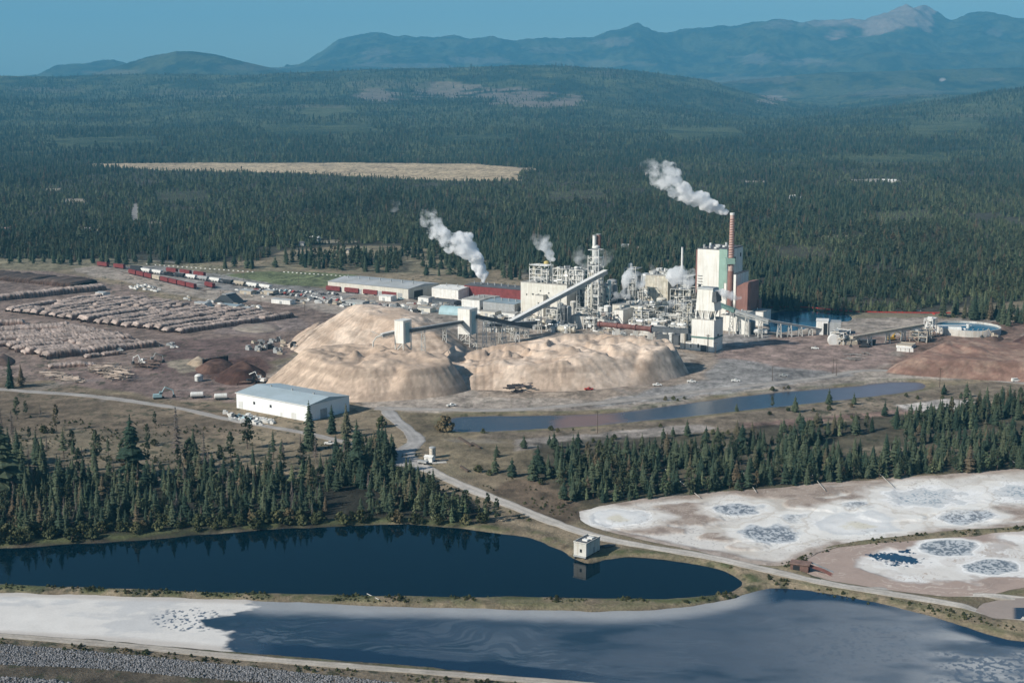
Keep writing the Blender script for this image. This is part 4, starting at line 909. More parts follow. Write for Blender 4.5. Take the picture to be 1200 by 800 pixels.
heap('chip_pile', 'tallest tan chip pile with bulldozer tracks running down its left slope', 'chip pile', [(335,405),(345,398),(365,391),(390,387),(430,386),(480,388),(530,396),(560,408),(555,426),(500,432),(440,432),(390,424),(350,414)],
 lambda X, Y: 10 + 15 * sst(wx(350,400), wx(405,400), X) - 9 * sst(wx(475,400), wx(540,400), X), .60, CH1, CH2, GCH, .7, 3, mounds=[(425,404,3,12),(455,405,2,12),(395,402,2,10)], lanes=lanesA, bumps=16)
heap('chip_pile', 'broad chip pile in front, right behind the white warehouse, with a flat top', 'chip pile', [(310,448),(322,440),(345,434),(390,430),(440,428),(490,432),(525,440),(548,450),(546,458),(520,464),(470,469),(420,471),(370,468),(330,458)],
 lambda X, Y: 15.5 + 2.0 * sst(.45, .6, fbm(X / 25, Y / 12, 3, 78)) + 2 * sst(20, -30, X - W(400, 450)[0]), .80, CH1, (.63, .485, .37), GCH, .9, 23, mounds=[(380,452,2.5,7),(395,450,2,6),(415,452,3,8),(440,452,2.5,8),(455,450,2,7),(470,453,2.5,8),(495,452,2,8),(360,455,1.5,7),(430,446,-3,9)], cliff=wx(512,455), bumps=45)
heap('chip_pile', 'largest pale chip pile in front of the mill with a ragged bench along its top', 'chip pile', [(508,450),(512,438),(535,428),(575,424),(620,420),(680,418),(740,418),(785,424),(806,434),(800,441),(760,449),(690,457),(620,459),(575,457),(535,456)],
 lambda X, Y: 15 - 5.5 * sst(wx(590,440), wx(520,440), X) + 4.5 * sst(0, 50, X - W(600, 430)[0]) - 3.0 * sst(.5, .56, fbm(X / 22, Y / 9, 3, 77)) - 3 * sst(W(690, 430)[1], W(690, 446)[1], Y), .86, CH1, CH2, GCH, .9, 43, mounds=[(600,440,2.5,8),(625,441,2,7),(640,442,3,8),(668,442,2.5,8),(690,441,3,8),(715,440,2.5,8),(735,438,3,8),(755,437,3,8),(548,440,2,7),(530,442,2,6)], lanes=lanesC, cliff=wx(776,440), bumps=60)
heap('chip_pile', 'pointed chip cone under the conveyor filling the gap between two bigger piles', 'chip pile', [(490,436),(500,426),(522,419),(552,418),(568,426),(572,436),(555,444),(520,446)], lambda X, Y: np.maximum(17 - .62 * np.hypot(X - W(538, 431)[0], Y - W(538, 431)[1]), 13 - .6 * np.hypot(X - W(512, 432)[0], Y - W(512, 432)[1])), .72, CH1, (.64, .50, .39), GCH, .5, 63)
heap('chip_pile', 'low lobe of chips at the left foot of the tallest chip pile', 'chip pile', [(340,402),(348,392),(365,385),(390,386),(400,396),(385,408),(355,410)], 9, .62, CH1, (.55, .41, .31), GCH, .8, 73, mounds=[(366,397,3,10)])
heap('bark_pile', 'long reddish brown bark pile filling the right edge of the yard', 'bark pile', [(1038,436),(1050,426),(1075,416),(1110,410),(1180,412),(1260,414),(1300,430),(1260,450),(1200,448),(1130,444),(1070,440)],
 lambda X, Y: 9 + 4 * sst(40, 0, np.hypot(X - W(1110, 420)[0], Y - W(1110, 420)[1])), .55, (.25, .15, .115), (.42, .29, .22), None, 1.0, 91, mounds=[(1098,424,4,9),(1112,428,2,8),(1140,428,2,10)])
for lab, ft, tp, c1, c2, sd_ in [
 ('dark brown bark mound with grapple machines beside it', [(252,446),(262,434),(285,428),(305,432),(312,440),(300,449),(270,451)], 6, (.075,.04,.032), (.16,.09,.065), 101),
 ('smaller dark mound in front of the low timber wall', [(228,432),(245,424),(268,424),(275,431),(255,437),(235,438)], 3.5, (.09,.05,.04), (.17,.10,.075), 103),
 ('low dark debris heap at the left edge of the log yard', [(-15,426),(0,417),(12,418),(18,424),(8,429)], 3, (.10,.07,.06), (.17,.12,.10), 105),
 ('far dark red mound at the right edge behind the bark pile', [(1178,412),(1190,398),(1210,396),(1230,402),(1225,412)], 6, (.10,.055,.045), (.17,.10,.08), 107),
 ('small dirt mound between the settling tank and the bark pile', [(1155,398),(1162,392),(1172,393),(1176,398),(1165,401)], 3, (.13,.08,.06), (.22,.15,.12), 109),
 ('pale sawdust mound by the low timber wall in the log yard', [(218,427),(226,421),(240,421),(246,427),(232,430)], 3.0, (.36,.28,.2), (.5,.4,.3), 111),
 ('flat fan of grey gravel on the yard left of the tracked pile', [(270,386),(285,380),(318,381),(330,386),(300,390)], .9, (.25,.2,.17), (.33,.28,.23), 113)]:
    heap('mound', lab, 'mound', ft, tp, .6, c1, c2, None, .8, sd_, step=.8)
# ------------------------------------------------------------------ log decks: each row of stacked logs
log_m = vcol_mat('stacked logs', .95, .5, 3, .25, .5, .3)
def log_row(a, b, width, h, label, group, seed, dark=0, name='log_row'):
    a = np.array(a); b = np.array(b); L = np.linalg.norm(b - a); d = (b - a) / L; nrm = np.array([-d[1], d[0]])
    ls = np.arange(0, L, .75); prof = np.array([[-.52, 0], [-.5, .55], [-.42, .92], [-.2, .99], [0, 1], [.2, .99], [.42, .92], [.5, .55], [.52, 0]])
    env = np.clip(np.minimum(ls / 4 + .5, (L - ls) / 4 + .35), 0, 1); hh = h * env * (.72 + .5 * fbm(ls / 14, ls * 0, 3, seed)) * (1 - .35 * (vn(ls / 12, ls * 0 + 5, seed + 1) > .9))
    bow = 3.5 * np.sin(ls / L * 3.1) * (vn(seed * .37, 0, 3) - .3) + (fbm(ls / 25, ls * 0, 2, seed + 5) - .5) * 3
    S, K = np.meshgrid(ls, np.arange(9), indexing='ij'); jag = (np.random.default_rng(seed).random(S.shape) - .5)
    off = prof[K, 0] * width * (.92 + .16 * np.random.default_rng(seed + 1).random(S.shape)) + bow[:, None]
    Z = prof[K, 1] * hh[:, None] + jag * .95 * (prof[K, 1] > .3); Z[:, 0] = Z[:, 8] = -.3
    X = d[0] * S + nrm[0] * off; Y = d[1] * S + nrm[1] * off
    rg = np.random.default_rng(seed + 2); strip = rg.random(len(ls))[:, None, None] * .7 + .5 + (rg.random(S.shape)[..., None] - .5) * .25
    base = np.array([.45, .36, .31]) * (1 - dark) + np.array([.10, .075, .065]) * dark
    big = (fbm(X / 25 + seed * 3, Y / 25, 3, seed + 3) - .3)[..., None]
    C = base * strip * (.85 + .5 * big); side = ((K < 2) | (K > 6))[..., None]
    C = np.where(side, C * np.array([.62, .52, .48]), C)       # shade on the row flanks put into the colour
    me = grid_mesh(name, X, Y, Z, np.clip(C, .01, 1), smooth=False); me.materials.append(log_m)
    o = link(name, me, None, (a[0], a[1], 0)); tag(o, label, 'log row', group); return o
def deck(l0, l1, r0, r1, n, label, group, seed, h=4.5, wfac=.78, front=None, back=None):
    L0, L1, R0, R1 = [np.array(W(*p)) for p in (l0, l1, r0, r1)]
    sp = np.linalg.norm(L1 - L0) / (n - 1); d = (R0 - L0) / np.linalg.norm(R0 - L0); perp = abs((L1 - L0)[0] * -d[1] + (L1 - L0)[1] * d[0]) / (n - 1)
    rg = random.Random(seed)
    for i in range(n):
        t = i / (n - 1); a = L0 * (1 - t) + L1 * t; b = R0 * (1 - t) + R1 * t; e = b - a
        a = a + e * rg.uniform(-.015, .03); b = b - e * rg.uniform(-.02, .09) * (0 if i == 0 else 1)
        lab = label; g = group
        if i == 0 and front: lab, g = front, None
        if i == n - 1 and back: lab, g = back, None
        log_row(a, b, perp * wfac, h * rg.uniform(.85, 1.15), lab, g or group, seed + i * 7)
deck((204,391), (6,366), (342,371), (127,348), 19, 'long row of stacked tan logs inside the large log deck', 'rows of the large log deck', 500, 4.2, front='front row of the large log deck with a shaded side facing the road', back='farthest row of the large log deck beside the open dirt')
deck((52,420), (-60,392), (184,404), (95,384), 11, 'row of stacked logs inside the small near log deck', 'rows of the near log deck', 700, 4.2, front='front row of the near log deck with a dark shaded side', back='rearmost row of the near log deck along the road')
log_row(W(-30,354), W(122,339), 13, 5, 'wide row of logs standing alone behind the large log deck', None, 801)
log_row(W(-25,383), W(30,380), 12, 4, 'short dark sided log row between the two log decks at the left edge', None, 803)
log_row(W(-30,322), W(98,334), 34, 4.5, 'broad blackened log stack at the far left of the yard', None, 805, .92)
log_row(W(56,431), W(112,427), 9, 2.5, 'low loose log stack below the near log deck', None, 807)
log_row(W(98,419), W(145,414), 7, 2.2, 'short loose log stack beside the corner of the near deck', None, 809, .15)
def log_litter(pts, n, label, seed, lmin=6, lmax=12, hmax=1.5, rad=.35, col=(.42, .34, .28)):
    """a heap of loose logs one can see as one jumble"""
    rg = random.Random(seed); m = MB(); poly = np.array(WP(pts)); c = poly.mean(0); k = 0
    while k < n:
        x = rg.uniform(poly[:, 0].min(), poly[:, 0].max()); y = rg.uniform(poly[:, 1].min(), poly[:, 1].max())
        if sdist(poly, np.array([x]), np.array([y]), 50)[0] > 0: continue
        a = rg.choice([0, .2, 1.3, -.3, 2.8]) + rg.uniform(-.3, .3); L = rg.uniform(lmin, lmax) / 2; z = rg.uniform(.3, hmax)
        m.tube([(x - c[0] - math.cos(a) * L, y - c[1] - math.sin(a) * L, z), (x - c[0] + math.cos(a) * L, y - c[1] + math.sin(a) * L, z + rg.uniform(-.3, .5))], rad, 6); k += 1
    o = m.build('log_jumble', mat('log ' + str(col), col, .95, var=.5, scale=.15)); o.location = (c[0], c[1], 0); tag(o, label, 'log jumble'); return o
log_litter([(50,436),(80,440),(98,448),(90,449),(60,443)], 45, 'line of scattered pale logs along the yard edge below the near deck', 1)
log_litter([(108,435),(125,430),(148,436),(150,446),(130,445)], 90, 'tangle of pale logs and scrap in the middle of the log yard', 2, hmax=3.5)
log_litter([(160,430),(172,424),(185,426),(182,433)], 40, 'dark log heap beside the grapple loader', 3, hmax=3, col=(.17, .12, .10))
log_litter([(270,446),(290,440),(305,443),(300,450),(280,452)], 50, 'broken timber thrown at the foot of the dark bark mound', 4, 3, 8, 2.5, .3, (.26, .17, .13))
log_litter([(130,355),(180,352),(200,358),(170,364)], 70, 'loose pale logs spread behind the large log deck', 5)
log_litter([(590,454),(612,450),(626,455),(615,461),(596,460)], 60, 'dark scrap metal and timber heap at the foot of the largest chip pile', 6, 3, 8, 4, .35, (.08, .07, .075))
log_litter([(985,420),(1005,412),(1020,414),(1000,424)], 25, 'grey planks and beams lying on the yard by the right sheds', 7, 4, 9, .8, .3, (.30, .27, .25))
# timber retaining wall
MAR = mat('maroon painted steel', (.20, .045, .045), .65, var=.3, scale=.3, streak=.5); WHT = mat('white painted steel', (.74, .73, .70), .55, var=.12, scale=.3, streak=.35)
BLK = mat('black painted steel', (.035, .037, .042), .6, var=.3, scale=.4); GRY = mat('grey galvanised steel', (.36, .37, .37), .55, var=.2, scale=.4, streak=.3)
TAN = mat('tan painted steel', (.46, .40, .32), .65, var=.2, scale=.4, streak=.4); RED = mat('red painted steel', (.42, .05, .04), .5, var=.2, scale=.5)
DARK = mat('dark opening', (.02, .022, .026), .6); RUB = mat('black rubber', (.02, .02, .02), .9); GLS = mat('window glass', (.03, .045, .055), .12, var=.1, spec=.6)
YEL = mat('machine yellow', (.50, .31, .05), .5, var=.2, scale=.6, streak=.3); BLU = mat('pale blue sheet', (.33, .47, .50), .55, var=.12, scale=.2, streak=.2)
x0, y0 = W(238, 429); x1, y1 = W(267, 424); t = thing('retaining_wall', 'low dark timber retaining wall beside the brown mounds', 'retaining wall', (x0, y0, 0), math.atan2(y1 - y0, x1 - x0)); L = math.hypot(x1 - x0, y1 - y0)
MB().box(0, 0, 0, L, 1.2, 4.2).build('wall', mat('old timber', (.10, .075, .06), .95, var=.3, scale=.4, streak=.6), t)
m = MB(); [m.box(L * i / 7 - .25, -.3, 0, L * i / 7 + .25, 0, 4.6) for i in range(8)]; m.build('buttress', BLK, t)
# ------------------------------------------------------------------ rail cars
def rail_car(kind, m_):
    L, Wd = 15.5, 3.0; t = thing('rail_car', 'car', 'rail car'); kids = []
    b = MB()
    if kind == 'box': b.box(-L / 2, -Wd / 2, 1.1, L / 2, Wd / 2, 4.5); [b.box(-L / 2 + i * 1.55 + .7, -Wd / 2 - .06, 1.15, -L / 2 + i * 1.55 + .85, Wd / 2 + .06, 4.45) for i in range(10) if i not in (4, 5)]
    elif kind == 'hopper':
        b.taper(-L / 2 + 1.6, -Wd / 2, L / 2 - 1.6, Wd / 2, 2.2, -L / 2 + .6, -Wd / 2, L / 2 - .6, Wd / 2, 3.2).box(-L / 2 + .6, -Wd / 2, 3.2, L / 2 - .6, Wd / 2, 4.3)
        for q in (-4, 0, 4): b.taper(q - .7, -.7, q + .7, .7, .7, q - 1.9, -1.3, q + 1.9, 1.3, 2.2)
    elif kind == 'tank': b.tube([(-L / 2 + .4, 0, 2.8), (-L / 2 + 1, 0, 2.8), (L / 2 - 1, 0, 2.8), (L / 2 - .4, 0, 2.8)], [.9, 1.5, 1.5, .9], 16); b.cyl((0, 0, 4.1), .6, .6, 10)
    else: b.box(-L / 2, -Wd / 2, 1.1, L / 2, Wd / 2, 1.5); [b.box(-L / 2 + i, -1.2, 1.5, -L / 2 + i + .8, 1.2, 2.6 + (i * 7 % 3) * .3) for i in range(1, 15, 2)]
    body = b.build('body', m_, t); r_ = MB()
    if kind == 'box': r_.hexa([(-L / 2, -Wd / 2, 4.5), (L / 2, -Wd / 2, 4.5), (L / 2, Wd / 2, 4.5), (-L / 2, Wd / 2, 4.5)], [(-L / 2, -.1, 4.85), (L / 2, -.1, 4.85), (L / 2, .1, 4.85), (-L / 2, .1, 4.85)]); r_.box(-1.3, -Wd / 2 - .1, 1.2, 1.3, -Wd / 2 - .02, 4.3)
    else: r_.box(-L / 2 + 1, -.4, 4.32 if kind == 'hopper' else 1.52, L / 2 - 1, .4, 4.5 if kind == 'hopper' else 1.7)
    roof = r_.build('roof' if kind != 'flat' else 'deck_load', GRY if kind != 'box' else m_, t); kids += [(body, []), (roof, [])]
    fr = MB().box(-L / 2 - .5, -.5, .85, L / 2 + .5, .5, 1.1).build('underframe', BLK, t); kids.append((fr, []))
    for q in (-5, 5):
        w_ = MB(); w_.box(q - 1.5, -1.1, .45, q + 1.5, 1.1, .75)
        for a in (-1, 1):
            for s_ in (-.8, .7): w_.cyl((q + a, s_, .47), .45, .12, 12, axis='y')
        kids.append((w_.build('bogie', BLK, t), []))
    return t, kids
CARS = {}
def place_car(kind, mk, x, y, rz, label, group):
    key = (kind, mk)
    if key not in CARS:
        t, kids = rail_car(kind, {'maroon': MAR, 'white': WHT, 'black': BLK, 'grey': GRY, 'tan': TAN}[mk]); CARS[key] = (t, kids); t.location = (x, y, .2); t.rotation_euler.z = rz; t['label'] = label; t['group'] = group; return
    t, kids = CARS[key]; copy_tree(t, kids, (x, y, .2), rz, 1, label, group)
RAILM = mat('rail steel', (.16, .12, .10), .5, .5); BAL = mat('track ballast', (.25, .235, .225), .95, var=.4, scale=.8)
def track(a, b, nm='railway_track', label='', pad=20):
    A = np.array(W(*a)); B = np.array(W(*b)); d = (B - A) / np.linalg.norm(B - A); A = A - d * pad; B = B + d * pad; L = np.linalg.norm(B - A)
    t = thing(nm, label, 'railway track', (A[0], A[1], .05), math.atan2(d[1], d[0]))
    MB().taper(0, -2.3, L, 2.3, -.3, 0, -1.6, L, 1.6, .1).build('ballast', BAL, t)
    s_ = MB(); [s_.box(i, -1.25, .1, i + .3, 1.25, .18) for i in np.arange(0, L, 1.2)]; s_.build('sleepers', BARK, t)
    for q in (-.72, .72): MB().box(0, q - .07, .18, L, q + .07, .33).build('rail', RAILM, t)
def train(a, b, seq, names, group, lab):
    A = np.array(W(*a)); B = np.array(W(*b)); d = (B - A); L = np.linalg.norm(d); d /= L; n = int(L / 17.2); track(a, b, label=lab)
    for i in range(n):
        kind, mk = seq[i % len(seq)]
        if mk is None: continue
        p = A + d * (8 + i * (L - 16) / max(n - 1, 1)); place_car(kind, mk, p[0], p[1], math.atan2(d[1], d[0]), names[mk], group)
train((152,321), (229,339), [('box', 'maroon')] * 3 + [('box', 'tan')] + [('box', 'maroon')] * 4 + [('box', 'black')], {'maroon': 'maroon boxcar in the front train above the large log deck', 'tan': 'tan boxcar in the front train above the large log deck', 'black': 'black boxcar in the front train above the large log deck'}, 'rail cars of the front train', 'railway track under the front maroon train')
train((115,312), (166,318), [('box', 'maroon'), ('box', 'maroon'), ('box', 'black'), ('box', 'maroon'), ('hopper', 'white')], {'maroon': 'maroon boxcar in the short string at the far left end of the rail yard', 'black': 'black boxcar in the short string at the far left end of the rail yard', 'white': 'white hopper in the short string at the far left end of the rail yard'}, 'rail cars of the far left string', 'railway track under the short far left string of cars')
train((166,319), (318,340), [('hopper', 'white'), ('hopper', 'white'), ('flat', 'black'), ('hopper', 'black'), ('hopper', 'white'), ('hopper', 'grey'), ('hopper', 'white'), ('hopper', 'black'), ('hopper', 'tan'), ('hopper', 'white'), ('hopper', 'white'), ('hopper', 'tan'), ('tank', 'black'), ('tank', 'black')], {'white': 'white hopper car in the long mixed train', 'black': 'black car in the long mixed train', 'grey': 'grey hopper car in the long mixed train', 'tan': 'tan hopper car in the long mixed train'}, 'rail cars of the long mixed train', 'railway track under the long mixed train')
train((196,319), (240,325), [('box', 'maroon')], {'maroon': 'tall maroon boxcar in the rearmost string behind the mixed train'}, 'rail cars of the rearmost string', 'railway track under the rearmost maroon string')
train((383,341), (466,349), [('box', 'maroon')], {'maroon': 'maroon boxcar standing along the front of the long grey shed'}, 'rail cars along the long shed', 'railway track along the front of the long grey shed')
x, y = W(246, 337); place_car('box', 'maroon', x, y, -.9, 'single maroon boxcar standing apart at the end of the rail yard', 'single cars')
# row of white marker blocks along the far road
bp = MB().box(-.9, -.3, 0, .9, .3, .7).build('road_block', WHT); tag(bp, 'white block in the dotted line beside the far field road', 'road block', 'white blocks along the far field road')
first = True
for a, b, n in (((172,310), (296,319), 24), ((333,319), (404,324), 15)):
    A = np.array(W(*a)); B = np.array(W(*b))
    for i in range(n):
        o = bp if first else bp.copy()
        if not first: COL.objects.link(o)
        first = False; p = A + (B - A) * i / (n - 1); o.location = (p[0], p[1], 0); o.rotation_euler.z = math.atan2(*(B - A)[::-1])
# ------------------------------------------------------------------ vehicles
def pickup(m_, van=False):
    t = thing('pickup_truck' if not van else 'van', 'x', 'pickup truck' if not van else 'van'); kids = []
    b = MB().taper(-2.6, -.95, 2.6, .95, .45, -2.55, -.92, 2.55, .92, 1.1)
    if van: b.taper(-2.5, -.9, 1.7, .9, 1.1, -2.45, -.82, 1.1, .82, 2.2)
    else: b.box(-2.5, -.92, 1.1, -.7, -.82, 1.25).box(-2.5, .82, 1.1, -.7, .92, 1.25)
    kids.append((b.build('body', m_, t), []))
    c = MB().taper(-.6, -.85, 1.4, .85, 1.1, -.4, -.72, .8, .72, 1.8) if not van else MB().box(-1.5, -.93, 1.5, 1.2, .93, 1.95)
    kids.append((c.build('cabin', GLS if van else m_, t), []))
    g = MB().taper(-.45, -.87, 1.3, .87, 1.25, -.36, -.76, .9, .76, 1.7); kids.append((g.build('windows', GLS, t), []))
    for sx in (-1.6, 1.6):
        for sy in (-.98, .72): kids.append((MB().cyl((sx, sy, .38), .38, .26, 12, axis='y').build('wheel', RUB, t), []))
    return t, kids
VEH = {}
def vehicle(key, x, y, rz, label, group, z=0):
    if key not in VEH:
        t, kids = pickup({'white': WHT, 'red': RED, 'grey': GRY, 'black': BLK, 'blue': BLU}[key.split('_')[0]], 'van' in key); VEH[key] = (t, kids); t.location = (x, y, z); t.rotation_euler.z = rz; t['label'] = label
        if group: t['group'] = group
        return
    t, kids = VEH[key]; o = copy_tree(t, kids, (x, y, z), rz, 1.0, label, group)
    if not group and 'group' in o: del o['group']
rg = random.Random(91)
KEYS = ['white', 'white', 'white_van', 'grey', 'black', 'red', 'blue', 'white']
def lot(pts, n, place, spread=0):
    A = np.array(W(*pts[0])); B = np.array(W(*pts[1]))
    for i in range(n):
        if rg.random() < .12: continue
        p = A + (B - A) * (i + rg.uniform(-.15, .15)) / n; k = rg.choice(KEYS); nm = ('van' if 'van' in k else 'pickup truck')
        vehicle(k, p[0], p[1] + rg.uniform(-spread, spread), rg.choice([0, 1.2, 1.2, 1.3]) + rg.uniform(-.1, .1), f"{k.split('_')[0]} {nm} parked {place}", f"{k.split('_')[0]} {nm}s parked {place}")
lot([(268,487),(312,496)], 12, 'on the gravel in front of the white warehouse', 3)
lot([(330,345),(400,352)], 18, 'in the lot below the long grey shed', 4)
lot([(300,340),(400,346)], 20, 'beside the tracks left of the long grey shed', 5)
lot([(400,358),(470,358)], 14, 'between the long grey shed and the tallest chip pile', 5)
lot([(470,350),(530,353)], 10, 'at the shaded end of the long grey shed', 5)
lot([(255,360),(300,363)], 8, 'by the low office sheds behind the log deck', 4)
for k, px, py, lab in [('red',690,457,'small red pickup driving at the foot of the largest chip pile'),('red',1085,434,'bright red pickup on the haul road below the bark pile'),('white',862,447,'white pickup alone on the grey yard above the narrow lake'),('grey',918,441,'grey pickup by the tall poles near the narrow lake'),('white_van',1190,447,'white van at the right end of the haul road'),
 ('black',1112,438,'black pickup on the haul road right of the red one'),('white',529,476,'white pickup on the road at the head of the narrow lake'),('white',386,521,'white pickup on the track below the white warehouse'),('white',770,452,'white pickup on the road above the lake'),('white',955,409,'white pickup crossing the pink yard'),
 ('white',810,448,'white pickup parked on the lake bank'),('white_van',140,411,'white van standing beside the near log deck'),('white',830,406,'white pickup at the right foot of the white tower')]:
    x, y = W(px, py); vehicle(k, x, y, rg.uniform(-.4, .4), lab, None, zg(x, y))
# ------------------------------------------------------------------ heavy machines
def loader(name, px, py, rz, m_, label, cat, boom=7, sc=1.3):
    x, y = W(px, py); t = thing(name, label, cat, (x, y, zg(x, y)), rz); t.scale = (sc,) * 3
    for q in (-1.3, .8): MB().hexa([(-2.4, q, 0), (2.4, q, 0), (2.4, q + .55, 0), (-2.4, q + .55, 0)], [(-2.8, q, .9), (2.8, q, .9), (2.8, q + .55, .9), (-2.8, q + .55, .9)]).build('track', RUB, t)
    MB().taper(-2.8, -1.4, 1.6, 1.4, .95, -2.6, -1.3, 1.4, 1.3, 2.4).build('body', m_, t)
    c = MB().taper(.2, -1.3, 1.8, .1, 2.4, .3, -1.2, 1.5, 0, 3.7).build('cab', m_, t); MB().box(.5, -1.36, 2.6, 1.9, -.1, 3.3).build('window', GLS, c)
    MB().tube([(1, .5, 2), (3.2, .5, boom * .8), (boom, .5, boom * .55)], .3, 6).tube([(boom, .5, boom * .55), (boom * 1.05, .5, 1.6)], .22, 6).build('boom', m_, t)
    MB().taper(boom - .5, -.2, boom + 1.4, 1.2, .3, boom, 0, boom + .9, 1, 1.7).build('grapple', BLK, t); return t
for a in [(('excavator'),186,467,.3,BLU,'blue crane truck parked at the lower edge of the log yard','excavator'),('log_loader',168,428,2.6,WHT,'white grapple loader at the dark log heap in the yard','log loader'),('log_loader',176,426,.4,GRY,'grey grapple loader right of the white one at the log heap','log loader'),
 ('log_loader',306,448,2.7,WHT,'white grapple loader between the dark mound and the warehouse','log loader'),('log_loader',295,449,.5,BLK,'dark loader digging at the brown mound','log loader'),('bulldozer',604,456,.2,BLK,'dark bulldozer in the scrap heap at the largest chip pile','bulldozer'),('excavator',1012,407,2.9,BLK,'black excavator in front of the right conveyor','excavator'),
 ('bulldozer',1045,399,.4,YEL,'small yellow loader below the inclined conveyor','bulldozer'),('excavator',1165,397,2.5,TAN,'tan excavator working behind the bark pile','excavator')]: loader(*a, sc=1.15)
def tank_thing(name, px, py, r, h, m_, label, cat, dome=.35, z0=0, group=None, bands=True, ladder=True):
    x, y = W(px, py, z0); t = thing(name, label, cat, (x, y, z0), group=group); MB().cyl((0, 0, 0), r, h, 24).build('shell', m_, t, True if False else False)
    MB().dome((0, 0, h + .003), r * 1.01, max(h * .08, r * dome), 24, 4).build('roof', m_, t)
    if bands: m = MB(); [m.cyl((0, 0, h * q), r + .12, .3, 24) for q in (.02, .33, .66, .955)]; m.build('band', GRY, t)
    if ladder: m = MB(); m.box(-.25, -r - .7, 0, -.15, -r - .1, h).box(.25, -r - .7, 0, .35, -r - .1, h); [m.box(-.2, -r - .7, q, .3, -r - .6, q + .12) for q in np.arange(.5, h, 1.1)]; m.build('ladder', GRY, t)
    return t
# small buildings of the yard
def shed(name, label, cat, pl, pb, pr, pt, depth, wall, roof, ang=-30, rise=.12, door=None, dmat=None, z0=0, windows=0, along=True, over=.3, group=None, pipe=0, door_w=4):
    """gabled or flat shed: front-left corner (pl,pb), front edge ends at pr, eaves seen at pt"""
    O = np.array(W(pl, pb, z0)); u = np.array([math.cos(R(ang)), math.sin(R(ang))]); lo, hi = 0, 400
    for _ in range(40):
        md = (lo + hi) / 2; q = O + u * md
        if P(q[0], q[1], z0)[0] < pr: lo = md
        else: hi = md
    w = lo; h = Wy(pl, pt, O[1])[1] - z0; t = thing(name, label, cat, (O[0], O[1], z0), R(ang), group); d = depth
    MB().box(0, 0, -.4, w, d, h).build('wall', wall, t); rm = MB(); e = over; rr = rise * (d if along else w)
    if rise <= 0: rm.box(-e, -e, h + .003, w + e, d + e, h + .45)
    elif along: rm.add([(-e, -e, h + .003), (w + e, -e, h + .003), (w + e, d + e, h + .003), (-e, d + e, h + .003), (-e, d / 2, h + rr), (w + e, d / 2, h + rr)], [(0, 1, 5, 4), (2, 3, 4, 5), (1, 2, 5), (3, 0, 4), (3, 2, 1, 0)])
    else: rm.add([(-e, -e, h + .003), (w + e, -e, h + .003), (w + e, d + e, h + .003), (-e, d + e, h + .003), (w / 2, -e, h + rr), (w / 2, d + e, h + rr)], [(0, 4, 5, 3), (1, 2, 5, 4), (0, 1, 4), (2, 3, 5), (3, 2, 1, 0)])
    rf = rm.build('roof', roof, t)
    for i in range(pipe): MB().cyl((w * (i + .7) / (pipe + .4), d * .4, h), .5, rr + 2.0, 8).build('vent', GRY, rf)
    for f in (door or []): MB().box(w * f - door_w / 2, -.12, 0, w * f + door_w / 2, .05, min(h * .62, 4.5)).build('door', dmat or GRY, t)
    for i in range(windows): MB().box(w * (i + .6) / (windows + .2) - .7, -.1, h * .45, w * (i + .6) / (windows + .2) + .7, .05, h * .45 + 1.1).build('window', GLS, t)
    return t, w, h
CRM = mat('cream sheet cladding', (.60, .57, .50), .6, var=.10, scale=.15, streak=.35); RFG = mat('grey sheet roof', (.42, .43, .43), .55, var=.16, scale=.08, streak=.1); RFB = mat('blue grey roof', (.27, .33, .36), .5, var=.14, scale=.08)
for a in [('office_trailer','small white trailer house behind the lone log row','trailer',112,347,121,342.5,8,WHT,RFG),('office_shed','white block shed at the left of the small yard offices','shed',228,359,240,354.5,9,WHT,RFG),('office_shed','pale flat shed at the right of the small yard offices','shed',258,362,277,357,10,CRM,RFB),
 ('office_trailer','long white trailer in the open yard left of the long grey shed','trailer',318,355,340,350,7,WHT,RFG),('field_hut','grey pipe shed left of the rail cars end','shed',281,344,294,340,8,TAN,RFG),('field_hut','tan round roofed hut at the end of the mixed train','shed',309,345,320,340,8,TAN,RFG),
 ('office_trailer','white trailer between the large log deck and the offices','trailer',240,363,252,360,6,WHT,WHT),('office_shed','white shed at the far right of the yard offices','shed',283,364,292,360,6,WHT,RFG),('field_hut','small white hut at the corner of the near log deck','shed',162,424,167,421,4,WHT,WHT)]:
    shed(*a, rise=.08, door=[.5], door_w=2.5)
x, y = W(263, 355); t = thing('chip_hopper', 'dark peaked shed standing over the yard offices', 'shed', (x, y, 0), R(-30)); MB().add([(-13, 0, 0), (13, 0, 0), (13, 12, 0), (-13, 12, 0), (-2, 0, 7), (2, 0, 7), (2, 12, 7), (-2, 12, 7)], [(0, 1, 5, 4), (1, 2, 6, 5), (2, 3, 7, 6), (3, 0, 4, 7), (4, 5, 6, 7)]).build('roof', mat('dark slate', (.045, .055, .065), .7, var=.2), t); MB().box(-2.2, -.2, 6.8, 2.2, 12.2, 7.4).build('ridge', GRY, t)
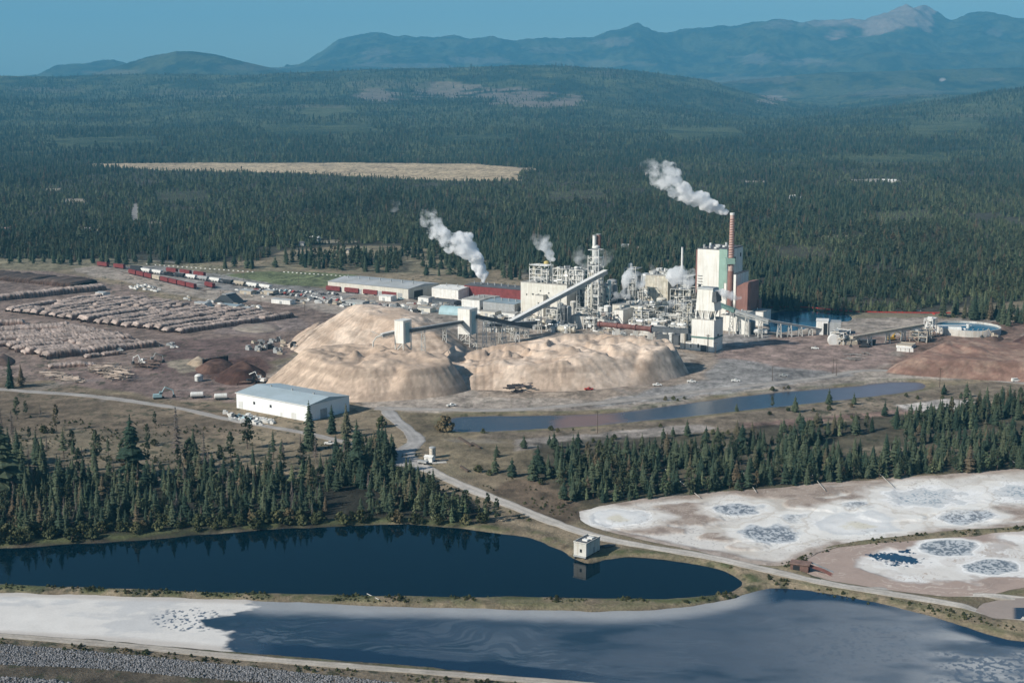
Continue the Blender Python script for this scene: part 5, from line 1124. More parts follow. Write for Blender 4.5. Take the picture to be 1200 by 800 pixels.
# white wrapped bundles and boxes lying about the yards
def bundles(pts, n, label, seed, smin=1.2, smax=3.2, mats=None, cat='crates', nm='crate', group=None, hmax=2.2):
    rg = random.Random(seed); poly = WP(pts); pa = np.array(poly); protos = {}; k = 0
    while k < n:
        x = rg.uniform(pa[:, 0].min(), pa[:, 0].max()); y = rg.uniform(pa[:, 1].min(), pa[:, 1].max())
        if sdist(poly, np.array([x]), np.array([y]), 50)[0] > 0: continue
        mm = rg.choice(mats or [WHT, WHT, GRY, TAN, BLK]); key = mm.name + str(k % 2)
        if key not in protos:
            m = MB(); m.box(-1, -.6, 0, 1, .6, .9).box(-.9, -.5, .9, .3, .5, 1.35)
            o = m.build(nm, mm); protos[key] = o
        else: o = protos[key].copy(); COL.objects.link(o)
        o.location = (x, y, zg(x, y) if y < 720 else 0); o.rotation_euler.z = rg.uniform(-.8, .4); s_ = rg.uniform(smin, smax) * .7; o.scale = (s_, s_ * rg.uniform(.7, 1.3), rg.uniform(.8, hmax) * .7)
        tag(o, mm.name.split(' ')[0] + ' ' + label, cat, (mm.name.split(' ')[0] + ' ' + (group or label))); k += 1
bundles([(262,484),(318,490),(322,500),(300,498),(268,492)], 34, 'bundle stored on the gravel before the white warehouse', 11, 1.4, 3.0, [WHT, WHT, WHT, GRY], 'crate', 'crate')
bundles([(146,333),(180,336),(200,340),(180,342),(150,338)], 26, 'wrapped bale stacked left of the front train', 12, 1.5, 3.2, [WHT, WHT, GRY], 'bale', 'bale')
bundles([(190,345),(240,350),(300,358),(310,364),(230,356)], 36, 'scrap box spread around the yard offices', 13, 1.4, 3.4, None, 'crate', 'crate')
bundles([(275,338),(330,344),(330,350),(285,346)], 26, 'scrap box at the end of the mixed train', 14, 1.4, 4, None, 'crate', 'crate')
bundles([(340,348),(430,352),(480,360),(500,368),(420,362),(345,356)], 70, 'stored part in the lot below the long shed', 15, 1.3, 4, None, 'crate', 'crate', hmax=3)
bundles([(172,404),(205,402),(210,407),(180,409)], 14, 'bundle beside the corner of the near log deck', 16, 1.2, 2.6, [WHT, GRY], 'crate', 'crate')
bundles([(280,400),(330,398),(350,408),(330,416),(290,410)], 34, 'machine part in the yard left of the tracked chip pile', 17, 1.2, 3, [GRY, BLK, GRY, TAN], 'machine part', 'machine_part', hmax=4)
for k, (px, py, lab) in enumerate([(231,466,'white tank trailer left of the pair below the log yard'),(259,468,'white tank trailer right of the pair below the log yard')]):
    x, y = W(px, py); t = thing('tank_trailer', lab, 'tank trailer', (x, y, zg(x, y)), .2); MB().tube([(-3.6, 0, 2.2), (-3.3, 0, 2.2), (3.3, 0, 2.2), (3.6, 0, 2.2)], [1.1, 1.5, 1.5, 1.1], 14).build('tank', WHT, t); MB().box(-3.4, -1.1, .7, 4.6, 1.1, 1.0).build('chassis', BLK, t)
    for q in (-2.2, -1, 2.6):
        for s_ in (-1.2, .9): MB().cyl((q, s_, .5), .5, .3, 12, axis='y').build('wheel', RUB, t)
x, y = W(233, 446); tank_thing('round_tank', 233, 446, 2.4, 3, WHT, 'round white tank on the dirt beside the brown mound', 'tank', .5)
# ------------------------------------------------------------------ the mill
MILL = -30.0
CON_ = mat('pale concrete', (.60, .575, .53), .9, var=.25, scale=.12, streak=.6); CLD = mat('cream concrete blocks', (.70, .675, .61), .85, var=.12, scale=.2, streak=.5)
WPL = mat('white tower cladding', (.78, .76, .71), .6, var=.10, scale=.12, streak=.45); GRN = mat('green cladding', (.27, .40, .34), .6, var=.15, scale=.12, streak=.3); GRD = mat('dull green trim', (.12, .20, .18), .6, var=.2, scale=.3)
MRB = mat('maroon cladding', (.26, .135, .112), .65, var=.2, scale=.1, streak=.4); KLN = mat('rusty kiln shell', (.17, .075, .065), .7, var=.4, scale=.3); SIL = mat('aluminium lagging', (.68, .68, .66), .4, .35, var=.2, scale=.4, streak=.3)
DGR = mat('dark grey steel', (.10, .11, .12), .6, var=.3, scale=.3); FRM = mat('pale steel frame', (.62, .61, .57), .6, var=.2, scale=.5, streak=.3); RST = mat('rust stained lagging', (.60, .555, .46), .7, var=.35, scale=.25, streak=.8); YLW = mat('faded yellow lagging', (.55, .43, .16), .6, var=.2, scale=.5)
DRF = mat('dark tar roof', (.11, .115, .125), .85, var=.3, scale=.1); LRF = mat('pale gravel roof', (.40, .385, .355), .9, var=.3, scale=.12)
def dirs(ang): return np.array([math.cos(R(ang)), math.sin(R(ang))]), np.array([-math.sin(R(ang)), math.cos(R(ang))])
def solve_px(O, d, px, z):
    lo, hi = 0, 500
    for _ in range(45):
        md = (lo + hi) / 2; q = O + d * md
        if P(q[0], q[1], z)[0] < px: lo = md
        else: hi = md
    return lo
def block(name, label, cat, pl, pb, pr, pt, back, wall, roof=None, z0=0, ang=MILL, parapet=.6, legs=False, windows=(), doors=(), louvres=0, side_windows=(), group=None, band=None, Y=None, junk=0, seed=1, under=.4, side=None):
    """upright building: front-left corner pixel (pl,pb), front right edge pr, top pt, far right corner back (px)"""
    O = np.array(W(pl, pb, z0))
    u, v = dirs(ang); w = solve_px(O, u, pr, z0); d = solve_px(O + u * w, v, back, z0); h = Wy(pl, pt, O[1])[1] - z0; d = min(d, 90)
    t = thing(name, label, cat, (O[0], O[1], z0), R(ang), group)
    MB().box(0, 0, -under, w, d, h).build('wall', wall, t)
    r_ = MB(); r_.box(-.15, -.15, h + .003, w + .15, d + .15, h + .15)
    if parapet:
        for a in ((-.2, -.2, w + .2, .15), (-.2, d - .15, w + .2, d + .2), (-.2, .15, .15, d - .15), (w - .15, .15, w + .2, d - .15)): r_.box(a[0], a[1], h + .153, a[2], a[3], h + parapet)
    rf = r_.build('roof', roof or LRF, t); rg = random.Random(seed * 7 + int(pl))
    for i in range(junk):
        x, y = rg.uniform(.1, .8) * w, rg.uniform(.1, .8) * d; m = MB(); s_ = rg.uniform(.8, 2.0)
        if rg.random() < .5: m.cyl((x, y, h + .15), s_ * .5, s_ * 1.6, 10)
        else: m.box(x, y, h + .15, x + s_ * 1.6, y + s_, h + .2 + s_)
        m.build('roof_vent', rg.choice([GRY, WHT, DGR, SIL]), rf)
    for fx, fz, ww, hh in windows: MB().box(w * fx, -.1, h * fz, w * fx + ww, .05, h * fz + hh).build('window', DARK, t)
    for fy, fz, ww, hh in side_windows: MB().box(w - .05, d * fy, h * fz, w + .1, d * fy + ww, h * fz + hh).build('window', DARK, t)
    for fx, ww, hh in doors: MB().box(w * fx, -.12, 0, w * fx + ww, .05, hh).build('door', DGR, t)
    if louvres:
        m = MB(); [m.box(w * .15, -.16, h * .55 + i * .5, w * .5, -.02, h * .55 + i * .5 + .25) for i in range(louvres)]; m.build('louvre', GRY, t)
    if band: MB().box(-.12, -.12, h * band[0], w + .12, d + .12, h * band[1]).build('band', band[2], t)
    if side: MB().box(w - .02, 0, h * side[0], w + .15, d * side[1], h).build('side_panel', side[2], t)
    return t, w, d, h, O
def unit(name, label, pl, pb, pr, pt, back, seed, z0=0, floors=3, vessels=5, pipes=6, fr=FRM, mats=None, cat='process unit', group=None, solid=.0, bay=5.0, hmin=.5, Y=None, extra=0):
    """open steel process frame with floors, vessels, ducts and pipe runs"""
    O = np.array(W(pl, pb, z0)); u, v = dirs(MILL); w = max(solve_px(O, u, pr, z0), 3); d = min(max(solve_px(O + u * w, v, back, z0), 3), 45); h = Wy(pl, pt, O[1])[1] - z0
    t = thing(name, label, cat, (O[0], O[1], z0), R(MILL), group); rg = random.Random(seed); mats = mats or [SIL, GRY, RST, CRM, WHT, FRM]
    f = MB(); nx = max(1, int(w / bay)); ny = max(1, int(d / 7)); tw = .42
    for i in range(nx + 1):
        for j in range(ny + 1):
            x, y = w * i / nx, d * j / ny; hh = h * rg.uniform(hmin, 1) if (0 < i < nx) else h * rg.uniform(.8, 1); f.beam((x, y, -.3), (x, y, hh), tw)
    for k in range(1, floors + 1):
        z = h * k / (floors + .3); f.beam((0, 0, z), (w, 0, z), tw * .9).beam((0, d, z), (w, d, z), tw * .9).beam((0, 0, z), (0, d, z), tw * .9).beam((w, 0, z), (w, d, z), tw * .9)
        for i in range(nx):
            if rg.random() < .55:
                zb = h * (k - 1) / (floors + .3); a, b = (zb, z) if rg.random() < .5 else (z, zb); f.beam((w * i / nx, 0, a), (w * (i + 1) / nx, 0, b), tw * .6)
    f.build('frame', fr, t)
    for k in range(1, floors + 1):
        z = h * k / (floors + .3); m = MB(); x0 = 0 if rg.random() < .6 else w * .3; m.box(x0, .2, z - .12, w * rg.uniform(.7, 1), d * rg.uniform(.6, 1), z + .03)
        for i in range(int(w / 2) + 1): m.beam((min(i * 2, w), -.1, z), (min(i * 2, w), -.1, z + 1.1), .12)
        m.beam((0, -.1, z + 1.1), (w, -.1, z + 1.1), .16); m.build('platform', DGR if rg.random() < .5 else fr, t)
    for i in range(vessels):
        m = MB(); x = w * (i + rg.uniform(.2, .8)) / vessels; y = d * rg.uniform(.05, .6); r_ = rg.uniform(.10, .22) * min(w, 14) * .6 + .5; zb = h * rg.choice([0, 0, .3, .55]); hh = min(h * rg.uniform(.35, .75), h * 1.05 - zb)
        if rg.random() < .3: m.tube([(x - r_ * 1.5, y, zb + r_ * 1.2), (x - r_ * 1.3, y, zb + r_ * 1.2), (x + r_ * 1.8, y, zb + r_ * 1.2), (x + r_ * 2, y, zb + r_ * 1.2)], [r_ * .6, r_ * .9, r_ * .9, r_ * .6], 14)
        else:
            m.cyl((x, y, zb), r_, hh, 14); m.dome((x, y, zb + hh + .003), r_, r_ * .5, 14, 3)
            if rg.random() < .5: m.cyl((x, y, zb - .1), r_ * .5, .3, 10, r_)
        m.build('vessel', rg.choice(mats), t)
    for i in range(pipes):
        m = MB(); r_ = rg.uniform(.22, .6); x = w * rg.random(); y = d * rg.uniform(-.02, .3) - .4; z = h * rg.uniform(.15, .95); pts = [(x, y, max(0, z - h * rg.uniform(.2, .6))), (x, y, z), (x + rg.uniform(-.5, .6) * w, y, z)]
        if rg.random() < .5: pts.append((pts[-1][0], y + 1, pts[-1][2] + h * rg.uniform(-.4, .35)))
        pts = [(min(max(p[0], -1), w + 1), p[1], max(p[2], .3)) for p in pts]; m.tube(pts, r_, 8); m.build('pipe', rg.choice(mats), t)
    for i in range(extra):
        m = MB(); x, y, z = w * rg.random() * .85, d * rg.random() * .5 - .5, h * rg.uniform(.0, .85); s_ = rg.uniform(1.2, 3.6); m.box(x, y, z, x + s_, y + s_ * .8, z + s_ * rg.uniform(.5, 1.1)); m.build('housing', rg.choice(mats + [DGR, WHT]), t)
    return t, w, d, h
def gallery(name, label, a, b, w=3.2, h=2.8, m_top=WHT, m_side=GRY, supports=(), cat='conveyor', truss=False, smat=FRM, zfoot=0):
    """covered conveyor bridge from a to b (points in space), with trestle bents"""
    a = Vector(a); b = Vector(b); t = thing(name, label, cat, (a.x, a.y, a.z)); d = b - a; L = d.length
    m = MB().beam((0, 0, 0), d, w, h); m.build('gallery', m_side, t); n = d.normalized(); up = n.cross(Vector((0, 0, 1))).normalized().cross(n) * (h / 2 + .12)
    if up.z < 0: up = -up
    MB().beam(up, d + up, w + .5, .2).build('roof', m_top, t)
    if truss:
        m = MB(); k = int(L / 4)
        for s_ in (-1, 1):
            o = n.cross(Vector((0, 0, 1))).normalized() * (w / 2 + .15) * s_; dn = Vector((0, 0, -h / 2 - 1.0)); m.beam(o + dn, d + o + dn, .25)
            for i in range(k): m.beam(o + d * (i / k) + (dn if i % 2 else -up * .9), o + d * ((i + 1) / k) + (-up * .9 if i % 2 else dn), .18)
        m.build('truss', smat, t)
    for s_ in supports:
        p = d * s_; zz = a.z + p.z - h / 2 - zfoot
        if zz > 2:
            m = MB(); m.lattice(p.x - 1.5, p.y - 1.2, p.x + 1.5, p.y + 1.2, p.z - h / 2 - zz, p.z - h / 2, max(2, int(zz / 5)), .4, .5); m.build('trestle', smat, t)
    return t
def pt3(px, py, Yd): x, z = Wy(px, py, Yd); return (x, Yd, z)
# --- pulp building and what stands on it
pulp, pw, pd, ph, pO = block('pulp_building', 'large cream block building with blank front behind the long white conveyor', 'mill building', 610.2, 367, 664, 330.5, 686, CLD, LRF, windows=[(.25, .62, 1.5, 1.2), (.6, .7, 1.2, 1), (.42, .75, 1, 1), (.12, .6, 1, 1.2)], junk=5)
block('lift_tower', 'narrow cream annex tower against the front of the large cream building', 'mill building', 627.5, 370, 636.5, 346, 642.5, CLD, LRF, windows=[(.3, .6, 1, 1)])
def roof_unit(nm, lab, pl, pr, back, pt, seed, **k):
    # base row stands on the roof of the pulp building
    z = ph + .7; return unit(nm, lab, pl, k.pop('pb'), pr, pt, back, seed, z0=z, **k)
roof_unit('roof_frame', 'tall open white steel frame at the left end of the cream building roof', 620.5, 641, 648, 309, 3, pb=330, floors=4, vessels=2, pipes=5, fr=WHT, bay=4, extra=4)
roof_unit('roof_ducts', 'tangle of white ducts and braces in the middle of the cream building roof', 648, 664, 672, 312, 5, pb=331.5, floors=2, vessels=5, pipes=12, fr=WHT, bay=4, hmin=.8, extra=8, mats=[WHT, SIL, CRM, FRM])
roof_unit('roof_tanks', 'horizontal white tanks in a frame at the right end of the cream building roof', 667, 683, 690, 314, 7, pb=333, floors=3, vessels=6, pipes=10, fr=WHT, bay=4, hmin=.8, extra=8, mats=[WHT, SIL, GRY])
x, y = W(640.5, 320, ph + .7); z0 = Wy(640, 311, y)[1]; t = thing('yellow_vessel', 'small faded yellow domed vessel on top of the tall roof frame', 'vessel', (x, y, z0)); MB().cyl((0, 0, 0), 2.3, 2.2, 14).build('shell', YLW, t); MB().dome((0, 0, 2.21), 2.4, 1.6, 14, 4).build('dome', YLW, t); m = MB(); [m.beam((a, b, -3), (a, b, 0), .35) for a in (-1.6, 1.6) for b in (-1.6, 1.6)]; m.build('leg', WHT, t)
x, y = W(645.8, 330.5, ph + .7); hh = Wy(645.8, 308.5, y)[1] - ph - .7; t = thing('vent_stack', 'slim white vent stack steaming beside the yellow vessel', 'stack', (x, y, ph + .5)); MB().cyl((0, 0, 0), .8, hh, 12, .65).build('shaft', WHT, t); MB().cyl((0, 0, hh - 1), .95, 1, 12).build('rim', GRY, t); STK1 = (x, y, ph + hh)
# --- digester tower
dO = W(690, 374); unit('digester_tower', 'tall lattice tower with a lagged vessel and stairs, topped by twin stacks', 688.5, 374, 700.5, 290, 706.5, 11, floors=9, vessels=0, pipes=9, fr=WHT, bay=6, hmin=.9, cat='tower', extra=18, mats=[WHT, SIL, GRY, CRM])
x, y = W(697.5, 367); hd = Wy(697.5, 290, y)[1]; t = thing('digester', 'high silvery digester vessel inside the lattice tower', 'vessel', (x, y, 0)); MB().cyl((0, 0, 0), 4.3, hd * .45, 20).build('base', SIL, t); MB().cyl((0, 0, hd * .45), 4.3, 3, 20, 3.0).cyl((0, 0, hd * .45 + 3), 3.0, hd * .5, 20).build('shell', SIL, t); MB().dome((0, 0, hd * .95 + 3.01), 3.05, 2, 20, 3).build('dome', WHT, t)
for px, mm, lab, r_, top in ((696.5, WHT, 'white twin stack on top of the lattice tower', 1.5, 276), (701.5, MRB, 'maroon twin stack on top of the lattice tower', 1.9, 275)):
    x2, z2 = Wy(px, 292, y); z3 = Wy(px, top, y)[1]; t = thing('stack', lab, 'stack', (x2, y + (1 if mm is MRB else -1), z2 - 1)); MB().cyl((0, 0, 0), r_, z3 - z2 + 1, 16).build('shaft', mm, t); MB().cyl((0, 0, z3 - z2 + 1.003), r_ + .15, .5, 16).build('rim', GRY, t)
unit('stair_tower', 'splayed lattice stair tower leaning on the left of the digester', 685.5, 372, 690, 336, 694, 13, floors=7, vessels=1, pipes=3, fr=WHT, bay=3, hmin=.9, extra=3)
unit('evaporator_plant', 'crowded frame of evaporator vessels right of the digester tower', 701, 372, 714, 331, 723, 15, floors=4, vessels=7, pipes=14, mats=[SIL, DGR, GRY, WHT, BLU], extra=14)
tank_thing('storage_tank', 717, 361, 4.2, 22, GRY, 'tall grey storage tank behind the white boxes near the digester', 'tank', .15)
for px, py, r_, h_, mm, lab in [(657, 383, 2.2, 17, GRY, 'leftmost grey silo under the long white conveyor'), (661.5, 384, 2.2, 16, DGR, 'dark middle silo under the long white conveyor'), (666, 384, 2.3, 15.5, GRY, 'right grey silo under the long white conveyor'), (672, 375, 2.6, 14, CON_, 'pale tank right of the silos under the conveyor'), (705, 376, 2.2, 10, WHT, 'small white tank at the foot of the digester tower'), (712, 377, 2.9, 12, WHT, 'wider white tank right of the digester foot'), (659, 355, 3, 12, DGR, 'dark tank against the shaded side of the cream building')]:
    tank_thing('silo' if 'silo' in lab else 'storage_tank', px, py, r_, h_, mm, lab, 'silo' if 'silo' in lab else 'tank', .3)
unit('screen_room_frame', 'jumble of pipes and chutes at the left foot of the cream building', 612, 385, 632, 371, 642, 17, floors=2, vessels=6, pipes=12, mats=[WHT, GRY, RST, SIL], extra=16, hmin=.4)
unit('chute_frame', 'braced steel legs and chutes right of the annex tower', 640, 384, 652, 360, 660, 19, floors=4, vessels=3, pipes=9, mats=[RST, GRY, CRM], extra=8)
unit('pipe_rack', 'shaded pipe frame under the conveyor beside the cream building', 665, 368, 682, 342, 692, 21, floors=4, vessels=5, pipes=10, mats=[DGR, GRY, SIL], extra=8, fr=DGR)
block('switch_house', 'low pale building on short legs in front of the digester tower', 'mill building', 669.4, 384, 683, 370, 690, CON_, LRF, parapet=.4, windows=[(.1, .3, 2, .8)], junk=2)
unit('loading_plant', 'open white loading frame at the right end of the low pale building', 684, 386, 696, 371, 702, 23, floors=2, vessels=2, pipes=4, fr=WHT, extra=5)
unit('tower_junction', 'white pipe bundle rising between the two low pale buildings', 699, 381, 712, 366, 719, 24, floors=3, vessels=5, pipes=10, extra=10, mats=[WHT, SIL, MRB, CRM])
# --- centre
block('bleach_building', 'wide low white building with dark right end behind the white cube building', 'mill building', 717.5, 374, 757, 357, 770, CLD, LRF, junk=9, parapet=.5)
block('cube_building', 'white cube building with one window in front of the kiln', 'mill building', 719.7, 379, 730, 363, 742, WPL, LRF, windows=[(.25, .55, 1.3, 1.3)], parapet=.3, junk=1)
tank_thing('storage_tank', 729, 363, 2.4, 7, WHT, 'white capsule tank on the low building roof edge', 'tank', .8, ladder=False)
tank_thing('reactor_tank', 748, 362, 8.2, 15.5, DGR, 'wide dark tank wreathed in steam in the centre of the mill', 'tank', .1)
tank_thing('reactor_tank', 742, 352, 6.3, 23, DGR, 'higher dark round washer tank behind the wide dark tank', 'tank', .35)
unit('washer_plant', 'frame of ladders and a white cabin on top of the dark tanks', 731, 364, 744, 312, 752, 27, floors=6, vessels=4, pipes=9, mats=[WHT, DGR, SIL, BLU], extra=10, hmin=.6)
unit('washer_annex', 'lower pipework and white boxes left of the wide dark tank', 722, 366, 733, 345, 740, 28, floors=3, vessels=5, pipes=10, mats=[WHT, DGR, SIL], extra=12, hmin=.5)
block('recausticizing_building', 'rust streaked cream building with curved roof edge in the middle of the mill', 'mill building', 755.5, 366, 782, 322, 790, RST, LRF, junk=14, parapet=.4, windows=[(.3, .3, 1.5, 1.2), (.6, .5, 1.5, 1), (.15, .6, 1.2, 1), (.75, .28, 1.2, 1)], louvres=3)
block('upper_plant_room', 'pale flat topped storey behind the rust streaked building', 'mill building', 760, 352, 783, 317.5, 791, CRM, LRF, junk=8, parapet=.3, under=.2)
unit('pipe_maze', 'dense maze of rusty pipes in front of the rust streaked building', 757, 377, 782, 355, 792, 31, floors=3, vessels=9, pipes=24, mats=[RST, GRY, SIL, CRM, DGR], extra=26, hmin=.4)
unit('boiler_pipework', 'high framework of ducts between the rusty building and the white boiler house', 785, 372, 808, 336, 820, 33, floors=4, vessels=7, pipes=20, mats=[RST, CRM, SIL, DGR], extra=26, hmin=.6)
unit('duct_bank', 'upper bank of pale ducts and hoods below the slim chimney', 789, 362, 806, 321, 815, 35, floors=5, vessels=4, pipes=14, mats=[CRM, SIL, WHT, DGR], extra=16, hmin=.6)
block('duct_hall', 'rust stained duct hall with dark hatches under the ducts', 'mill building', 787, 367, 807, 344, 818, RST, LRF, junk=10, windows=[(.1, .6, 2.6, 2.2), (.55, .62, 2, 1.2), (.3, .3, 1.5, 1.5)], parapet=.3)
unit('hopper_row', 'row of grey hoppers and bins low in front of the ducts', 795, 387, 812, 369, 818, 37, floors=2, vessels=7, pipes=8, mats=[GRY, SIL, CON_], extra=6)
x, y = W(798.2, 360); z2 = Wy(798, 318, y)[1]; z3 = Wy(798, 290, y)[1]; t = thing('chimney', 'slim pale chimney rising alone left of the white boiler house', 'chimney', (x, y, 0)); MB().cyl((0, 0, 0), 2.6, z2, 16).dome((0, 0, z2 + .003), 2.6, 2.4, 16, 3).build('base', SIL, t); MB().cyl((0, 0, z2 + 1), .95, z3 - z2 - 1, 12, .8).build('shaft', WHT, t); MB().cyl((0, 0, z3), 1.0, .4, 12).build('rim', GRY, t)
block('digester_dark_mass', 'added dark mass standing in for the shaded interior behind the digester tower', 'mill building', 688, 362, 714, 345, 722, DGR, DRF, junk=10, parapet=.3)  # dark block added for the shaded interior behind the frames
block('washer_dark_mass', 'added dark mass for the shaded gap between the evaporators and the washer tanks', 'mill building', 712, 366, 734, 350, 741, DGR, DRF, junk=10, parapet=.3)  # shade between the vessels put into another added dark block
block('duct_dark_mass', 'added tall dark mass for the shaded depth left of the white boiler house', 'mill building', 790, 366, 806, 332, 816, DGR, DRF, junk=14, parapet=.3)  # added as dark backing, interior shade behind the ducts
unit('bleach_rack', 'pipe rack over the wide low white building', 734, 372, 756, 351, 763, 71, floors=2, vessels=6, pipes=14, extra=12, mats=[SIL, WHT, RST, CRM])
unit('liquor_rack', 'white pipe rack between the white cube building and the pipe maze', 742, 380, 760, 362, 768, 72, floors=3, vessels=6, pipes=14, extra=18, mats=[WHT, SIL, GRY, RST])
unit('tower_rack', 'tall narrow pipe rack directly left of the white transfer tower', 800, 388, 810, 350, 816, 73, floors=5, vessels=4, pipes=12, extra=14, mats=[SIL, RST, DGR, CRM])
unit('yard_rack', 'low scattered pumps and pipes along the foot of the cream building', 640, 388, 668, 378, 676, 74, floors=1, vessels=8, pipes=14, extra=22, mats=[WHT, SIL, RST, DGR])
tank_thing('storage_tank', 775, 371, 4.0, 14, CRM, 'cream tank half hidden in the maze of rusty pipes', 'tank', .3)
tank_thing('storage_tank', 757, 345, 4.6, 17, SIL, 'silver tank behind the rust streaked building', 'tank', .4)
tank_thing('storage_tank', 811, 360, 3.6, 20, RST, 'stained silo between the ducts and the boiler house', 'tank', .3)
for i, a in enumerate([('pump_row', 'row of small pumps and pipes between the kiln and the wide flat tank', 752, 391, 768, 384, 772), ('filter_plant', 'low pale filter plant behind the kiln under the pipe maze', 758, 384, 778, 374, 784), ('scrubber_plant', 'scrubber vessels between the washer tanks and the rust streaked building', 748, 366, 758, 336, 762),
  ('heater_plant', 'pale vessel cluster between the silos and the digester foot', 674, 378, 688, 360, 693), ('cooling_plant', 'pipes and drums on the ground right of the digester foot', 706, 386, 720, 376, 724), ('acid_plant', 'slim vessels standing left of the evaporator vessels', 699, 366, 706, 338, 711), ('valve_plant', 'low pipework in front of the duct hall', 783, 390, 800, 380, 806)]):
    unit(*a, 80 + i, floors=2 if a[5] > 370 else 4, vessels=6, pipes=14, extra=14, mats=[SIL, WHT, CON_, RST, GRY, WPL], hmin=.5, bay=7)
block('control_house', 'pale flat control house in front of the duct bank', 'mill building', 772, 381, 786, 371, 792, WPL, LRF, junk=4, parapet=.3, windows=[(.1, .4, 3, 1)])
block('motor_house', 'small white motor house at the right foot of the digester tower', 'mill building', 700, 383, 708, 374, 712, WPL, LRF, junk=2, parapet=.3)
# --- boiler house, tall stack, maroon buildings
bh, bw, bd, bhh, bO = block('boiler_house', 'tallest white boiler house with a green panel on the right of its front', 'boiler house', 815.8, 371, 850, 291.5, 868.5, WPL, DRF, parapet=.8, junk=12, side_windows=[(.45, .80, 3.2, 4), (.82, .86, 2.2, 3)], windows=[(.05, .38, 2.2, 1.5), (.05, .45, 2.2, 1.5)])
m = MB(); [m.box(bw * (.745 + .085 * i), -.35, bhh * (.36 + .085 * i), bw * (.745 + .085 * (i + 1)) + (.3 if i == 2 else 0), -.003, bhh * 1.015) for i in range(3)]; m.build('green_panel', GRN, bh)
MB().box(-1.6, .8, 0, -.003, 5, bhh * .985).build('side_strip', MRB, bh)
m = MB(); [m.box(.6, -.5, bhh * .40 + i * 2.2, 4.5, -.12, bhh * .40 + i * 2.2 + .3) for i in range(6)]; m.build('stair', DGR, bh)
block('boiler_annex', 'lower blue white block behind the right end of the boiler house', 'mill building', 857, 377, 861, 321.5, 876, WPL, DRF, parapet=.5, side_windows=[(.4, .7, 2, 1.5)])
u_, v_ = dirs(MILL); x, y = bO + u_ * (bw + 4.6) + v_ * (bd * .37); sx = P(x, y, 0)
x, y = W(854.6, 384); zt = Wy(854.6, 249.5, y)[1]; t = thing('tall_stack', 'tallest stack, banded maroon and white in a spiral, in front of the boiler house', 'stack', (x, y, 0)); MB().cyl((0, 0, 0), 2.35, zt * .50, 20, 2.2).build('lower_shaft', MRB, t); rr = MB().cyl((0, 0, zt * .50 + .003), 1.95, zt * .5 - 1.5, 20, 1.55).build('upper_shaft', mat('pinkish stack shell', (.55, .39, .34), .6, var=.15, scale=.3), t)
m = MB(); nst = 380
pp_ = [(math.cos(k * .32) * (2.02 - .42 * k / nst), math.sin(k * .32) * (2.02 - .42 * k / nst), zt * .54 + (zt * .455 - 3) * k / nst) for k in range(nst)]; m.tube(pp_, .38, 5); m.build('spiral_strake', mat('faded maroon paint', (.30, .15, .12), .7), t); MB().cyl((0, 0, zt - 1.49), 1.75, 1.5, 20).build('rim', WHT, t)
xx, zz = Wy(853.5, 309, y); MB().box(-4.2, -2.9, zz - 0, 2.6, 3, zz + 4.2).build('bracket', GRN, t); STK2 = (x, y, zt)
t, w, d, h, O = block('maroon_building', 'maroon clad building with a slanting roof right of the tall stack', 'mill building', 862, 380, 878, 336, 888, MRB, MRB, parapet=0, windows=[], junk=0)
MB().add([(0, 0, h + .16), (w, 0, h + .16), (w, d, h + .16), (0, d, h + .16), (w * .55, 0, h + 3.6), (w * 1.0, 0, h + 4.2), (w, d, h + 4.2), (w * .55, d, h + 3.6)], [(0, 4, 7, 3), (4, 5, 6, 7), (0, 1, 5, 4), (1, 2, 6, 5), (2, 3, 7, 6)]).build('slanted_roof', MRB, t)
block('maroon_penthouse', 'small maroon lift house at the right foot of the maroon building', 'mill building', 884.7, 378, 889, 351, 892, MRB, MRB, parapet=0)
block('pump_building', 'white low building between the white tower and the maroon building', 'mill building', 844.3, 387, 861, 369, 867, WPL, LRF, doors=[(.55, 1.6, 2.4)], junk=4, parapet=.3)
block('chlorate_building', 'white taller block right of the white low building below the stack', 'mill building', 861.2, 391, 873, 367, 882, WPL, LRF, doors=[(.2, 1.4, 2.2)], junk=3, parapet=.3)
block('white_store', 'flat white store building at the right foot of the maroon building', 'mill building', 879, 381, 894, 364.5, 903, WPL, LRF, parapet=.3, junk=1)
tank_thing('storage_tank', 876.5, 392, 2.1, 9, CON_, 'left of two upright pale tanks beside the white taller block', 'tank', .25); tank_thing('storage_tank', 881.5, 390, 2.2, 8.5, GRY, 'right of two upright pale tanks beside the white taller block', 'tank', .25)
x, y = W(891, 392); t = thing('horizontal_tank', 'long horizontal white tank lying by the upright tanks', 'tank', (x, y, 0), R(-12)); MB().tube([(-5.2, 0, 2.4), (-4.8, 0, 2.4), (4.8, 0, 2.4), (5.2, 0, 2.4)], [1, 1.7, 1.7, 1], 16).build('shell', WHT, t); MB().box(-3.5, -1.3, 0, -2.9, 1.3, 1.1).box(2.9, -1.3, 0, 3.5, 1.3, 1.1).build('saddle', CON_, t)
A = pt3(840, 356, 1015); B = pt3(862, 364.5, 995); C_ = pt3(901, 376, 985); D_ = pt3(962, 386, 1000)
gallery('conveyor', 'grey green conveyor sloping down right from the white tower to the white block', A, B, 3, 2.4, GRD, GRD, (.8,)); gallery('conveyor', 'pale conveyor continuing from the white block past the upright tanks', B, C_, 2.6, 2.0, GRY, GRY, (.35, .75), truss=True); gallery('conveyor', 'low thin conveyor running on short legs to the white open shed', C_, D_, 1.8, 1.3, WHT, GRY, (.2, .4, .6, .8))
